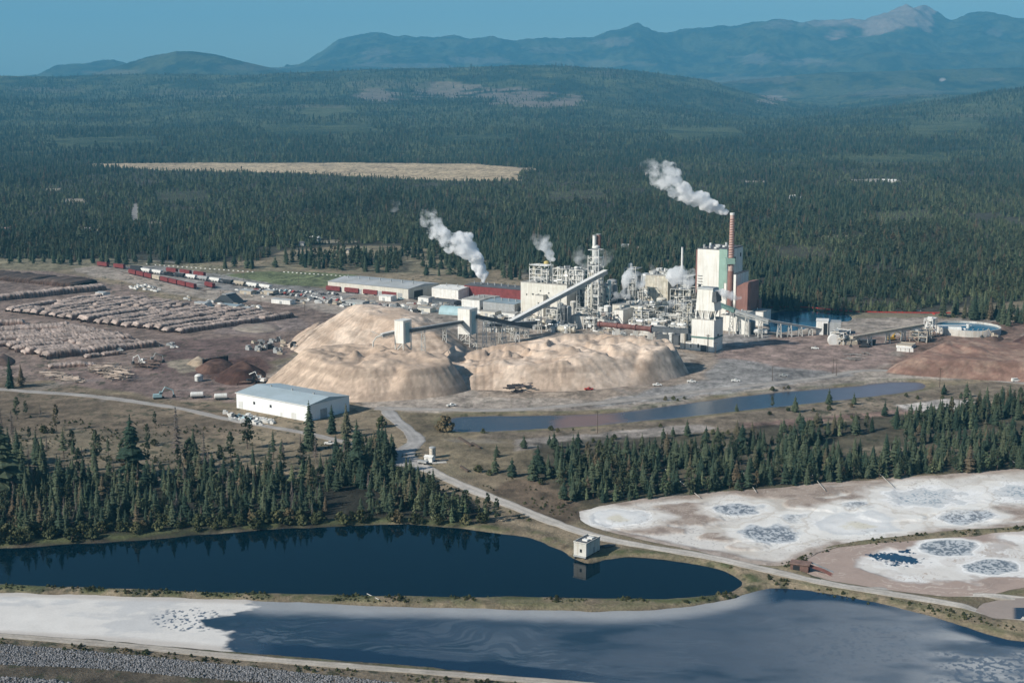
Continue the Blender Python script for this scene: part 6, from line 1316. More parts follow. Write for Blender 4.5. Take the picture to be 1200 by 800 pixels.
# --- white conveyor tower in front
t1, tw, td, th_, tO = block('transfer_tower', 'big white transfer tower with green stripe standing at the front of the mill', 'tower', 810, 410, 836, 373.5, 846.5, WPL, LRF, parapet=.3, band=(.40, .46, GRD), doors=[(.42, 4.4, 4.2)], windows=[(.28, .10, 1, 2.6)], side_windows=[(.4, .45, 2.5, 1.6)])
u_, v_ = dirs(MILL); wz = th_; zt2 = Wy(815, 338.5, tO[1])[1]
lo_x, hi_x = tw * .17, tw * .93
m = MB(); m.taper(lo_x - .6, 1.0, hi_x + .9, td * .85, wz + 6, lo_x + .3, 1.4, hi_x - .9, td * .75, zt2); m.build('upper_shaft', WPL, t1)
m = MB()
for a in (lo_x - .8, lo_x + 4, hi_x - 3.8, hi_x + .6): m.beam((a, 1.2, wz), (a + 1.1, 1.2, wz + 6.4), .55).beam((a + 1, 1.2, wz), (a - .4, 1.2, wz + 6.4), .45).beam((a, td * .7, wz), (a, td * .7, wz + 6.4), .55)
m.build('leg', WPL, t1); m = MB().taper(lo_x + 3, 2, hi_x - 3, td * .7, wz + .3, lo_x + .5, 1.3, hi_x - .5, td * .8, wz + 6.2); m.build('hopper', CON_, t1)
MB().taper(hi_x - 1.2, .6, hi_x + 2.3, td * .6, zt2 - 8, hi_x - .9, .8, hi_x + 1.5, td * .6, zt2 - 1).build('head_machine', DGR, t1)
MB().taper(lo_x + .1, 1.2, hi_x - .7, td * .77, zt2 + .003, lo_x + 1.2, 2, hi_x - 1, td * .6, zt2 + 1.2).build('cap', GRY, t1)
block('tower_annex', 'low white annex with sloping side at the left foot of the white tower', 'annex', 803.2, 409, 811, 400.5, 815, WPL, LRF, parapet=.2, windows=[(.75, .3, .8, 2.4)])
# --- thickeners, kiln
for px, py, r_, h_, mm, lab in [(766, 392, 9.6, 5.6, CON_, 'wide flat round clarifier tank behind the kiln'), (795, 397, 8.6, 6.0, CON_, 'second flat round tank left of the white tower'), (781, 402, 2.8, 8, CON_, 'pale upright tank in the shade under the kiln'), (787, 403, 2.4, 8, WHT, 'white upright tank in the shade beside the pale one under the kiln')]: tank_thing('clarifier_tank' if 'round' in lab else 'storage_tank', px, py, r_, h_, mm, lab, 'tank', .05 if 'round' in lab else .3)
A = pt3(701, 379.5, 960); B = pt3(764, 385.5, 935); C_ = pt3(808, 388, 915)
t = thing('lime_kiln', 'long rusty maroon rotary kiln lying across the front of the mill', 'kiln', A); dv = Vector(B) - Vector(A); MB().tube([(0, 0, 0), dv], 1.75, 20).build('shell', KLN, t)
for q in (.03, .36, .7): MB().tube([dv * q, dv * (q + .018)], 2.3, 20).build('tyre_ring', KLN, t)
MB().tube([dv * .985, dv * 1.01], 2.7, 20).build('end_hood', KLN, t)
for q in (.36, .7, .97): p = dv * q; MB().taper(p.x - 2, p.y - 1.8, p.x + 2, p.y + 1.8, -A[2] - .3, p.x - 1.6, p.y - 1.5, p.x + 1.6, p.y + 1.5, p.z - 1.8).build('pier', CON_, t)
gallery('kiln_bridge', 'dark conveyor bridge continuing from the kiln to the white tower', B, C_, 3.0, 3.0, DGR, DGR, (), cat='conveyor', smat=CON_)
t = thing('bridge_pier', 'pale concrete pier under the dark bridge left of the white tower', 'pier', (*W(800.5, 408), 0), R(MILL)); MB().taper(-1.7, -1.7, 1.7, 1.7, -.3, -1.4, -1.4, 1.4, 1.4, C_[2] - 2.5).build('shaft', CON_, t); MB().box(-2, -1.9, C_[2] - 2.497, 2, 1.9, C_[2] - 1.6).build('cap', CON_, t)
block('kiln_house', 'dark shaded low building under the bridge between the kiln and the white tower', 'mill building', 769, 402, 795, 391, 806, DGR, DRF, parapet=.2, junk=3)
unit('lime_plant', 'cluster of pipes and boxes between the white cube building and the flat tank', 737, 384, 751, 373, 757, 41, floors=2, vessels=5, pipes=10, extra=14)
unit('lime_bins', 'pale bins and ladders behind the flat round clarifier tank', 770, 382, 794, 367, 801, 43, floors=2, vessels=8, pipes=14, extra=16, mats=[CON_, GRY, WHT, DGR])
block('tank_hut', 'tiny white hut on the wide flat round tank', 'hut', 763, 383, 770, 377.5, 773, WHT, WHT, z0=4, parapet=0)
# --- left group of sheds
t, w, h = shed('long_shed', 'very long pale shed with grey roof behind the maroon boxcars', 'warehouse', 384.5, 341, 478.5, 329.5, 44, CRM, RFG, ang=-34, rise=.05, along=True, door=[.15, .4, .65, .9], door_w=5, pipe=7, over=.5)
MB().box(w + .003, 8, 0, w + .2, 20, h * .7).build('door', DARK, t)
shed('shed_extension', 'white lower extension behind the shaded end of the long pale shed', 'warehouse', 506, 348, 537, 337, 26, WHT, WHT, ang=-34, rise=.05, pipe=2)
shed('machine_hall', 'long maroon hall with a dark roof left of the cream building', 'mill building', 544, 348, 611, 334, 22, MAR, DRF, ang=-33, rise=.04, pipe=8)
shed('paper_store', 'white flat store with pale roof in front of the maroon hall', 'warehouse', 541, 361, 562, 350, 30, WHT, LRF, ang=-33, rise=.02, pipe=3)
shed('dark_store', 'grey roofed store in the shade left of the cream building', 'warehouse', 566, 364, 603, 353, 24, GRY, RFB, ang=-33, rise=.03, pipe=4)
shed('back_store', 'low pale roofed store behind the steam plume left of the maroon hall', 'warehouse', 521, 347, 545, 340, 20, CRM, LRF, ang=-33, rise=.03, pipe=3)
x, y = W(514, 368); t = thing('quonset_hut', 'pale blue round roofed quonset hut behind the conveyor towers', 'hut', (x, y, 0), R(-25)); m = MB(); n = 12; L = 21; r_ = 5.6
vs = [(q, math.cos(math.pi * i / n) * r_ + r_, math.sin(math.pi * i / n) * r_ * 1.15) for q in (0, L) for i in range(n + 1)]; m.add(vs, [(i, i + 1, n + 2 + i, n + 1 + i) for i in range(n)] + [tuple(range(n, -1, -1)), tuple(range(n + 1, 2 * n + 2))]).build('shell', BLU, t); MB().box(L + .003, 3.4, 0, L + .15, 7.8, 4).build('door', DARK, t)
for a in [('store_hut','small white roofed hut beside the shaded end of the long shed','hut',490,354,502,348,9,WHT,LRF),('store_hut','long low dark canopy right of the small white hut','canopy',506,356,532,351,10,DGR,DRF),('store_hut','cream hut left of the quonset hut','hut',489,365,504,360,8,CRM,LRF),('store_hut','white site hut below the end of the long shed','hut',444,352,458,346,8,WHT,WHT),('store_hut','grey workshop with flat roof in the lot','workshop',405,357,425,352,9,GRY,LRF),('store_hut','second grey workshop nearer the tracked chip pile','workshop',428,361,441,357,8,GRY,DRF),
 ('store_hut','pale hut between the quonset hut and the cream building','hut',563,370,580,364,9,CRM,LRF),('store_hut','white hut right of the pale hut near the cream building','hut',588,372,603,366,9,WHT,LRF),('store_hut','low white canteen hut behind the right conveyor tower','hut',566,360,576,355,8,WHT,WHT)]: shed(*a, rise=.04, ang=-33, door=[.4], door_w=2.4)
bundles([(560,366),(610,368),(625,382),(600,388),(570,378)], 60, 'crate stored between the conveyor tower and the cream building', 31, 1.5, 4.5, None, 'crate', 'crate', hmax=3.5)
bundles([(480,355),(540,352),(600,358),(600,364),(540,366),(490,364)], 46, 'container in the lane behind the quonset hut', 32, 1.5, 4.5, [GRY, WHT, BLK, MAR, TAN], 'crate', 'crate', hmax=3)
bundles([(690,385),(760,392),(765,400),(700,390)], 24, 'crate lying before the kiln', 33, 1.3, 3, None, 'crate', 'crate')
# --- conveyor towers over the chips
def head_tower(pl, pb, pr, pt, back, z0, label, legs_to):
    t, w, d, h, O = block('conveyor_tower', label, 'tower', pl, pb, pr, pt, back, WPL, WHT, z0=z0, parapet=.2, under=0); MB().lattice(.3, .3, w - .3, d - .3, legs_to - z0, -.003, max(2, int((z0 - legs_to) / 5)), .55).build('leg', FRM, t)
    MB().box(w + .003, d * .25, 0, w + .15, d * .75, h * .9).build('side_panel', BLU, t); return t, w, d, h, O
_, a1, a2, a3, aO = head_tower(462.5, 401.5, 472.8, 375.5, 482.5, 22, 'left white conveyor tower standing on lattice legs among the chips', 0)
_, b1, b2, b3, b_O = head_tower(536.5, 391, 550.5, 361.5, 559.5, 12, 'right white conveyor tower with a taller body on braced legs', 0)
Ya, Yb = aO[1] + 2, b_O[1] + 2
gallery('conveyor', 'dark conveyor bridge running between the two white conveyor towers', pt3(481, 387.5, Ya), pt3(543, 377, Yb), 2.4, 2.0, GRY, DGR, (.22, .62), truss=True, smat=FRM)
gallery('conveyor', 'short stub conveyor reaching left from the left conveyor tower', pt3(462, 389.5, Ya), pt3(447, 393, Ya - 6), 2.2, 1.8, WHT, GRY, (), truss=True)
t = thing('discharge_chute', 'curved chute hanging at the left end of the stub conveyor', 'chute', pt3(447, 393, Ya - 6)); MB().tube([(0, 0, 0), (-3, 0, -1), (-5, 0, -4), (-5.2, 0, -7)], .45, 8).build('pipe', FRM, t); MB().beam((0, 0, 0), (-6, 0, 2.5), .3).build('arm', FRM, t)
gallery('conveyor', 'dark conveyor leaving the right conveyor tower towards the cream building', pt3(558, 371, Yb), pt3(622, 383, Yb + 40), 3, 2.4, DGR, DGR, (.15, .3, .5, .75), truss=True, smat=WHT)
gallery('conveyor', 'second dark conveyor crossing low below the first beside the cream building', pt3(572, 381, Yb + 20), pt3(628, 378, Yb + 60), 2.6, 2.2, GRY, DGR, (.25, .5, .8), truss=True, smat=FRM)
gallery('long_conveyor', 'long straight white conveyor climbing right across the cream building', pt3(597, 378.5, 985), pt3(710, 318.5, 1060), 3.6, 3.0, WHT, GRY, (.12, .3, .5, .7), truss=False)
unit('drive_frame', 'steel transfer frame at the lower end of the long white conveyor', 588, 391, 602, 377, 608, 51, floors=2, vessels=2, pipes=5, extra=8)
unit('chip_screen', 'screen frame between the right conveyor tower and the long conveyor', 567, 388, 582, 374, 588, 53, floors=2, vessels=3, pipes=6, extra=6, fr=WHT)
# ------------------------------------------------------------------ right end of the yard
t, w, h = shed('open_shed', 'white shed with an open dark bay before the blue basin', 'shed', 956, 392, 970, 376, 14, WHT, WHT, ang=-14, rise=.05); MB().box(w * .62, -.1, 0, w * .95, .1, h * .85).build('bay_opening', DARK, t); MB().box(w + .3, 1, 0, w + 9, 13, h * .93).build('side_bay', GRY, t)
unit('crusher', 'white round hood and crusher frame right of the white open shed', 973, 403, 988, 387, 996, 61, floors=2, vessels=5, pipes=9, fr=WHT, mats=[WHT, GRY, TAN], extra=9, cat='crusher')
x, y = W(978, 404); t = thing('crusher_hood', 'white half round hood at the foot of the crusher', 'hood', (x, y, 0)); MB().tube([(0, 0, 3), (0, 3.5, 3)], 4.4, 18).build('shell', WHT, t); MB().box(3, 0, 0, 16, 3, 2.2).build('feeder', TAN, t)
unit('crusher_tail', 'low machinery row between the crusher and the dark container', 990, 402, 1004, 395, 1008, 62, floors=1, vessels=4, pipes=7, fr=WHT, mats=[WHT, TAN, RST], extra=8)
A = pt3(998, 395.5, 945); B = pt3(1082, 381, 985); gallery('bark_conveyor', 'long pale inclined conveyor rising right toward the bark pile', A, B, 2.4, 1.6, TAN, TAN, (.25, .5, .72), truss=True, smat=FRM)
unit('head_house', 'white pointed conveyor head frame at the top of the inclined conveyor', 1082, 395, 1092, 372, 1097, 63, floors=3, vessels=2, pipes=6, fr=WHT, mats=[WHT, GRY], extra=6, hmin=.6)
unit('screen_deck', 'shaded screening box under the head of the inclined conveyor', 1066, 400, 1086, 386, 1092, 64, floors=2, vessels=3, pipes=4, fr=TAN, mats=[DGR, TAN, GRY], extra=12)
x, y = W(1005, 404); t = thing('dump_container', 'long dark open container standing below the crusher feeder', 'container', (x, y, 0), R(-6)); MB().taper(0, 0, 12, 3, .5, -.4, -.2, 12.4, 3.2, 3.4).build('body', BLK, t); MB().box(-.6, -.35, 3.403, 12.6, 3.35, 3.65).build('rim', DGR, t); MB().box(1, .3, 0, 2, 2.7, .5).box(10, .3, 0, 11, 2.7, .5).build('skid', BLK, t)
for i, (px, py) in enumerate([(1053, 411), (1058, 411.5), (1063, 412), (1068, 412)]):
    x, y = W(px, py); t = thing('concrete_block', 'white concrete block in the short row at the left foot of the bark pile', 'concrete block', (x, y, 0), R(-10), 'white concrete blocks at the bark pile'); MB().taper(-1.2, -1, 1.2, 1, 0, -1, -.8, 1, .8, 2.6).build('block', WHT, t)
t, w, d, h, O = block('loading_ramp', 'low white walled loading ramp above the concrete blocks', 'ramp', 1050, 407, 1068, 404, 1073, WHT, TAN, parapet=.5)
# clarifier
x, y = W(1134, 389); t = thing('clarifier', 'big round blue clarifier tank at the right forest edge', 'clarifier', (x, y, 0)); n = 64; r1 = 23; m = MB(); 
vs = []; fs = []
for r_, z in ((r1, -.3), (r1, 4.6), (r1 - .6, 4.6), (r1 - .6, 1)): vs += [(r_ * math.cos(6.2832 * i / n), r_ * math.sin(6.2832 * i / n), z) for i in range(n)]
for k in range(3): fs += [(k * n + i, k * n + (i + 1) % n, (k + 1) * n + (i + 1) % n, (k + 1) * n + i) for i in range(n)]
m.add(vs, fs).build('tank_wall', CON_, t); MB().cyl((0, 0, 2.4), r1 - .62, .8, 64).build('water', water_mat('clarifier water', (.02, .12, .20), .25, .02), t); MB().box(-r1, -.8, 4.7, r1 * .1, .8, 5.2).cyl((0, 0, 3.2), 1.3, 2.6, 14).build('rake_bridge', WHT, t)
x, y = W(1104, 391); t = thing('half_tank', 'white curved steel tank halves lying between the clarifier and the bark conveyor', 'tank', (x, y, 0), R(-15)); MB().tube([(0, 0, 2.4), (13, 1, 2.4)], 3.1, 18).build('shell', WHT, t); MB().tube([(9, 3, 2), (16, 4, 2)], 2.2, 16).build('small_shell', WHT, t); MB().box(13.1, -1, 0, 17, 2, 3).build('dark_end', DGR, t)
x, y = W(1148, 392); t = thing('pipe_bundle', 'grey pipes and a ladder leaning on the right side of the clarifier', 'pipe bundle', (x, y, 0), .2); m = MB(); [m.tube([(-9 + i * 4, -2, .4), (-4 + i * 4, 2, 3.8)], .35, 7) for i in range(4)]; m.build('pipe', GRY, t); MB().box(-10, -3, 0, -5, -1, 2).build('crate', BLU, t)
# red safety fence at the forest edge
fp = smooth_line(WP([(882,362),(905,361),(940,360.5),(998,365.5),(1060,367),(1130,367.5)]), 8); t = thing('safety_fence', 'long red safety fence along the forest edge behind the blue basin', 'fence', (fp[0][0], fp[0][1], 0)); m = MB(); q = MB()
for i, p in enumerate(fp[:-1]):
    a = (p[0] - fp[0][0], p[1] - fp[0][1]); b = (fp[i + 1][0] - fp[0][0], fp[i + 1][1] - fp[0][1]); m.beam((*a, .7), (*b, .7), .08, .9); q.beam((*a, -.3), (*a, 1.3), .2)
m.build('mesh', RED, t); q.build('post', DGR, t)
# ------------------------------------------------------------------ foreground things
A = np.array(W(277.5, 477.7)); B = np.array(W(360.5, 494)); ang = math.degrees(math.atan2(*(B - A)[::-1])); u, v = dirs(ang); wl = np.linalg.norm(B - A); dl = solve_px(B, v, 409.5, 0); hl = Wy(277.5, 459.8, A[1])[1]
t = thing('white_warehouse', 'long white metal warehouse with a pale blue grey roof', 'warehouse', (A[0], A[1], 0), R(ang))
WSH = mat('white ribbed cladding', (.80, .815, .82), .5, var=.06, scale=.1, streak=.08); MB().box(0, 0, -.5, wl, dl, hl).build('wall', WSH, t)
rs = dl * .07; RW = mat('blue grey ribbed roof', (.40, .47, .50), .45, var=.12, scale=.06, streak=.12)
MB().add([(-.5, -.5, hl + .003), (wl + .5, -.5, hl + .003), (wl + .5, dl + .5, hl + .003), (-.5, dl + .5, hl + .003), (-.5, dl / 2, hl + rs), (wl + .5, dl / 2, hl + rs)], [(0, 1, 5, 4), (2, 3, 4, 5), (1, 2, 5), (3, 0, 4), (3, 2, 1, 0)]).build('roof', RW, t)
m = MB(); [m.box(wl * i / 24 - .06, -.07, 0, wl * i / 24 + .06, -.002, hl) for i in range(1, 24)]; m.build('wall_rib', WSH, t)
MB().box(-.5, -.62, hl - .25, wl + .5, -.5, hl + .1).build('gutter', WHT, t)
for fx in (.245, .48): MB().box(wl * fx, -.12, hl * .45, wl * fx + 1.5, -.01, hl * .45 + 1.5).build('window', DARK, t)
for fx, ww, hh in ((.03, 3.2, 4.2), (.63, 1.2, 2.4), (.78, 3.6, 3.4)): MB().box(wl * fx, -.13, 0, wl * fx + ww, -.01, hh).build('door', mat('white door', (.66, .66, .64), .5), t)
MB().box(wl + .003, dl * .3, 0, wl + .15, dl * .3 + 5, 5).build('door', GRY, t)
for i in range(3): MB().cyl((wl * (.2 + .3 * i), dl * .5, hl + rs - .3), .5, 1.2, 10).build('roof_vent', GRY, t)
# pump tanks by the road fork
def put(px, py, z=None): x, y = W(px, py, 0 if z is None else z); return (x, y, zg(x, y) if z is None else z)
x, y, z = put(507, 536); t = thing('pump_tank', 'upright white tank with rusty band by the fork of the gravel road', 'tank', (x, y, z)); MB().cyl((0, 0, -.3), 1.55, 5.2, 20).build('shell', mat('cream tank paint', (.62, .56, .48), .6, var=.15, scale=.6, streak=.7), t); MB().cyl((0, 0, 4.9), 1.7, .25, 20).dome((0, 0, 5.15), 1.5, .4, 18, 3).build('roof', GRY, t); MB().cyl((0, 0, 3.4), 1.58, .4, 20).build('band', RST, t); MB().box(-.2, -1.9, 0, .2, -1.6, 5).build('ladder', GRY, t)
x, y, z = put(497, 541); t = thing('pump_hut', 'small bright white pump hut at the foot of the upright tank', 'hut', (x, y, z), R(-25)); MB().box(0, 0, -.3, 4.2, 3, 2.6).build('wall', WHT, t); MB().add([(-.2, -.2, 2.603), (4.4, -.2, 2.603), (4.4, 3.2, 2.603), (-.2, 3.2, 2.603), (-.2, 1.5, 3.4), (4.4, 1.5, 3.4)], [(0, 1, 5, 4), (2, 3, 4, 5), (1, 2, 5), (3, 0, 4)]).build('roof', WHT, t); MB().box(1, -.08, 0, 2, .02, 2).build('door', GRY, t)
x, y, z = put(489, 543); t = thing('dump_trailer', 'grey flat trailer standing left of the small pump hut', 'trailer', (x, y, z), R(-30)); MB().taper(0, 0, 5, 2.2, .8, 0, 0, 5, 2.2, 1.7).build('bed', GRY, t); [MB().cyl((q, s_, .4), .4, .25, 12, axis='y').build('wheel', RUB, t) for q in (1, 4) for s_ in (-.1, 2)]
x, y, z = put(512, 542); t = thing('loading_pad', 'pale ramp and dark stored pipes right of the pump hut', 'ramp', (x, y, z), R(15)); MB().box(-4, -1.2, -.2, 4.5, 1.2, .35).build('slab', CON_, t); MB().tube([(-2, 1.7, .5), (6, 2.6, .5)], .35, 8).build('pipe', DGR, t)
for i, (a, b, lab) in enumerate([((538,513),(553,523),'left of two dark timber beams lying on the bank above the lake tip'), ((553,520),(563,526),'right shorter dark timber beam lying on the bank'), ((540,547),(549,553),'short log lying on the grass right of the pump hut')]):
    p = put(*a); q = put(*b); t = MB().beam((0, 0, .5), (q[0] - p[0], q[1] - p[1], .5 + q[2] - p[2]), 1.0, .9).build('timber_beam', mat('old timber', (.10, .075, .06)), None); t.location = p; tag(t, lab, 'timber beam')
# pump house standing in the dark pond
O = np.array(W(672.3, 649.5, .6)); u, v = dirs(-33); w_ = solve_px(O, u, 686.8, .6); d_ = solve_px(O + u * w_, v, 703, .6); h_ = Wy(672.3, 635, O[1])[1] - .6; t = thing('pump_house', 'white pump house standing on piles in the dark pond with an open flat roof', 'pump house', (O[0], O[1], .6), R(-33))
PHW = mat('weathered pale panels', (.56, .545, .50), .7, var=.15, scale=.4, streak=.5); MB().box(0, 0, 0, w_, d_, h_).build('wall', PHW, t); m = MB(); m.box(-.1, -.1, h_ + .003, w_ + .1, d_ + .1, h_ + .12); rf = m.build('roof', DRF, t)
m = MB(); [m.box(*a) for a in ((-.15, -.15, h_ + .123, w_ + .15, .1, h_ + .5), (-.15, d_ - .1, h_ + .123, w_ + .15, d_ + .15, h_ + .5), (-.15, .1, h_ + .123, .1, d_ - .1, h_ + .5), (w_ - .1, .1, h_ + .123, w_ + .15, d_ - .1, h_ + .5))]; m.build('parapet', PHW, t)
MB().box(w_ * .35, 3, h_ + .12, w_ * .75, 4.6, h_ + .7).build('roof_hatch', WHT, rf); MB().box(w_ * .4, 6.2, h_ + .12, w_ * .8, 8.2, h_ + .7).build('roof_hatch', WHT, rf)
MB().box(w_ * .5, -.08, h_ * .3, w_ * .66, .02, h_ * .55).build('window', DARK, t); MB().box(0, -.3, -.5, w_, -.003, .1).build('walkway', GRY, t); [MB().beam((a, b, -5), (a, b, -.003), .5).build('pile', BLK, t) for a in (.4, w_ - .4) for b in (.5, d_ / 2, d_ - .6)]
MB().box(w_ + .003, d_ * .5, .2, w_ + .12, d_ * .5 + 1.3, 2.4).build('door', GRY, t)
x, y, z = put(708, 641); t = thing('pipe_stack', 'dark steel parts lying on the road edge behind the pump house', 'scrap', (x, y, z)); m = MB(); [m.tube([(-3 + i * .8, -1, .4 + (i % 2) * .5), (2 + i * .6, 2, .5)], .3, 7) for i in range(5)]; m.build('pipe', DGR, t); MB().box(-4, 0, 0, -2.6, 2, 1.2).build('box', RST, t)
# red brown valve shed between the crusted ponds
x, y, z = put(926, 667); t = thing('valve_shed', 'small reddish brown shed at the junction of the dikes', 'shed', (x, y, z), R(-22)); MB().box(0, 0, -.8, 6.5, 4, 2.2).build('wall', mat('reddish brown planks', (.15, .09, .075), .85, var=.3, scale=.5, streak=.5), t); MB().box(-.4, -.5, 2.203, 7, 4.4, 2.5).build('roof', mat('rusty roof sheet', (.22, .14, .115), .8, var=.3, scale=.4), t); MB().box(1, -.08, 0, 3.4, .03, 1.7).build('opening', DARK, t)
t = thing('outlet_pipes', 'rusty pipes and grey walkway running from the brown shed down into the lower pond', 'pipe bundle', (x, y, z), R(-22)); m = MB(); [m.tube([(6.6, 1 + i * 1.0, 1.6), (12, .6 + i * 1.1, .5), (17, i * 1.2 - .5, -1.4)], .22, 8) for i in range(3)]; m.build('pipe', KLN, t); MB().beam((6.6, 4.2, 2.2), (15, 4.4, -.6), 1.1, .15).build('walkway', GRY, t)
# cables of the aerators running up from the white pond into the wood
for i, (a, b) in enumerate([((779,552), (820,583)), ((870,556), (886,577)), ((946,552), (967,575)), ((1030,557), (1046,570)), ((1186,543), (1196,549)), ((430,692), (444,703))]):
    p = put(*a); q = put(*b); t = MB().tube([(0, 0, 1.2), (q[0] - p[0], q[1] - p[1], .3 - p[2])], .14, 6).build('aerator_cable', mat('pale steel rope', (.5, .48, .44), .6)); t.location = p; tag(t, ['longest pale mooring cable from the white pond up into the wood, leftmost', 'second mooring cable from the left edge of the white pond', 'third mooring cable above the middle of the white pond', 'short mooring cable above the white ringed patch', 'mooring cable at the far right edge of the white pond', 'mooring cable crossing the grassy dike below the dark pond'][i], 'cable')
# poles
def pole(px, py, h, label, arms=1, m_=None):
    x, y = W(px, py); t = thing('utility_pole', label, 'utility pole', (x, y, zg(x, y)), R(rg.uniform(-20, 40))); MB().cyl((0, 0, -.5), .22, h + .5, 8, .14).build('shaft', m_ or BARK, t)
    for k in range(arms): MB().box(-1.6, -.1, h - 1 - k * 1.3, 1.6, .1, h - .8 - k * 1.3).build('crossarm', m_ or BARK, t)
for a in [(976,438,10,'left of the two close poles by the narrow lake'),(980,440,10.5,'right of the two close poles by the narrow lake'),(1101,454,12,'tall pole on the bank below the bark pile'),(306,358,9,'pole beside the offices at the end of the mixed train'),(259,352,9,'pole rising between the maroon train and the dark peaked shed'),(357,366,10,'pole left of the tracked chip pile'),(143,340,8,'pole at the wrapped bales'),
 (829,412,12,'thin pole in front of the white tower'),(700,507,12,'pole between the narrow lake and the wood'),(285,330,9,'pole on the green field edge'),(350,331,9,'pole before the tan fields'),(470,338,9,'pole behind the long grey shed'),(838,418,10,'second thin pole right of the white tower front'),(905,446,9,'pole on the shore of the narrow lake')]: pole(*a)
# houses hidden in the forest clearings
for a in [('farm_house','pinkish roofed house at the far left in the forest clearing','house',-3,274,9,268.5,9,TAN,mat('pink roof', (.42, .28, .26), .7)),('farm_house','small white house among trees near the left clearing','house',19,275,24,272,7,WHT,GRY),('farm_house','pale house in the clearing left of the striped cut','house',97,272,103,269,8,WHT,WHT),('farm_house','low long white farm building behind the plume','house',362,282,372,279,9,WHT,WHT),('farm_house','grey house on the tan field behind the mill','house',350,288,356,285,8,GRY,DRF),
 ('farm_house','white farm house by the right forest clearing','house',925,233,931,230.5,12,WHT,WHT),('farm_house','second white farm building right of the first in the right clearing','house',934,234,939,232,10,WHT,GRY),('farm_house','white house in the scattered trees above the slim chimney','house',728,292,736,288,8,WHT,GRY),('farm_house','white long barn far right in the forest','house',1033,214,1050,211.8,12,WHT,WHT),('farm_house','small dark roofed cabin in the trees left of the plume','house',405,297,412,293,7,TAN,DRF)]: shed(*a, rise=.25, door=[.5], door_w=1.4, ang=-20)
bundles([(1050,362),(1120,366),(1120,370),(1060,367)], 6, 'box at the forest edge left of the clarifier', 37, 1.5, 3, [WHT, RED, GRY], 'crate', 'crate')
# ------------------------------------------------------------------ riprap
def rocks(name, poly, n, label, m_, rmin, rmax, seed):
    rg = np.random.default_rng(seed); p = np.array(WP(poly)); x = rg.uniform(p[:, 0].min(), p[:, 0].max(), n * 6); y = rg.uniform(p[:, 1].min(), p[:, 1].max(), n * 6); k = sdist(p, x, y, 5) < 0; x = x[k][:n]; y = y[k][:n]; n = len(x)
    bm = bmesh.new(); bmesh.ops.create_icosphere(bm, subdivisions=1, radius=1); V = np.array([v.co[:] for v in bm.verts]); F = np.array([[v.index for v in f.verts] for f in bm.faces]); bm.free()
    r = rg.uniform(rmin, rmax, n) ** 1.0; A = V[None] * (1 + rg.uniform(-.3, .3, (n, len(V), 1))) * (r[:, None, None] * rg.uniform(.7, 1.3, (n, 1, 3))); z = z_low(x, y) + r * .25
    A = A + np.stack([x, y, z], -1)[:, None]; FF = (F[None] + np.arange(n)[:, None, None] * len(V)).reshape(-1, 3); sh = rg.uniform(.6, 1.5, n)
    C = np.repeat((np.array([.16, .16, .165]) * sh[:, None])[:, None], len(V), 1).reshape(-1, 3)
    me = raw_mesh(name, A.reshape(-1, 3), FF, C); me.materials.append(m_); tag(link(name, me), label, kind='stuff')
rocks('riprap', [(-20,755),(60,760),(150,768),(300,782),(430,796),(480,802),(420,812),(300,800),(200,792),(100,783),(-20,779)], 9000, 'band of broken grey rock lining the lower left slope', vcol_mat('broken rock', .95, .5, 2, .25, .3, .2), .16, .40, 5)
rocks('riprap', [(-20,793),(60,797),(130,806),(-20,806)], 600, 'second strip of broken rock at the bottom left corner', bpy.data.materials['broken rock'], .22, .5, 6)
gx, gy_ = scatter([(-60,744),(150,757),(450,783),(700,805),(700,815),(450,795),(150,768),(-60,756)], 1.7, dens=noisyd(.40, .6, 8, 401)); 
hx, hy_ = scatter([(-60,683),(130,688),(450,697),(800,700),(870,690),(870,696),(800,706),(450,705),(130,694),(-60,688)], 1.5, dens=noisyd(.40, .6, 8, 403)); ix, iy = scatter([(900,672),(1000,690),(1120,714),(1230,738),(1230,748),(1120,724),(1000,700),(900,682)], 1.9, dens=noisyd(.40, .6, 8, 405))
jx, jy = scatter([(-60,485),(260,500),(430,520),(600,560),(680,600),(640,620),(560,590),(430,545),(-60,540)], 3.2, dens=noisyd(.42, .6, 12, 407)); kx, ky = scatter([(700,632),(800,650),(900,664),(1000,632),(1200,616),(1200,620),(1000,640),(900,672),(800,658)], 1.9, dens=noisyd(.40, .6, 8, 409))
X_ = np.concatenate([gx, hx, ix, jx, kx]); Y_ = np.concatenate([gy_, hy_, iy, jy, ky]); k_ = np.ones(len(X_), bool)
for rd, wd_ in (([(478,543),(500,549),(540,568),(600,592),(650,612),(700,628),(760,640),(830,652),(900,668),(960,682),(1040,695),(1120,708),(1230,728)], 5.2), ([(-90,742),(0,745),(150,757),(300,771),(450,783),(600,795),(700,803),(820,815)], 3), ([(474,530),(440,524),(400,517),(350,506),(300,497),(262,490)], 4.5)): k_ &= sdist(WP(rd), X_, Y_, 30, False) > wd_
X_, Y_ = X_[k_], Y_[k_]
gn_scatter('undergrowth', X_, Y_, z_low(X_, Y_) - .1, [8] * len(X_), rngT.uniform(.05, .34, len(X_)) ** 1.0 * rngT.uniform(.5, 1, len(X_)), 'low scrub and rushes scattered on the dikes and the dry slope')
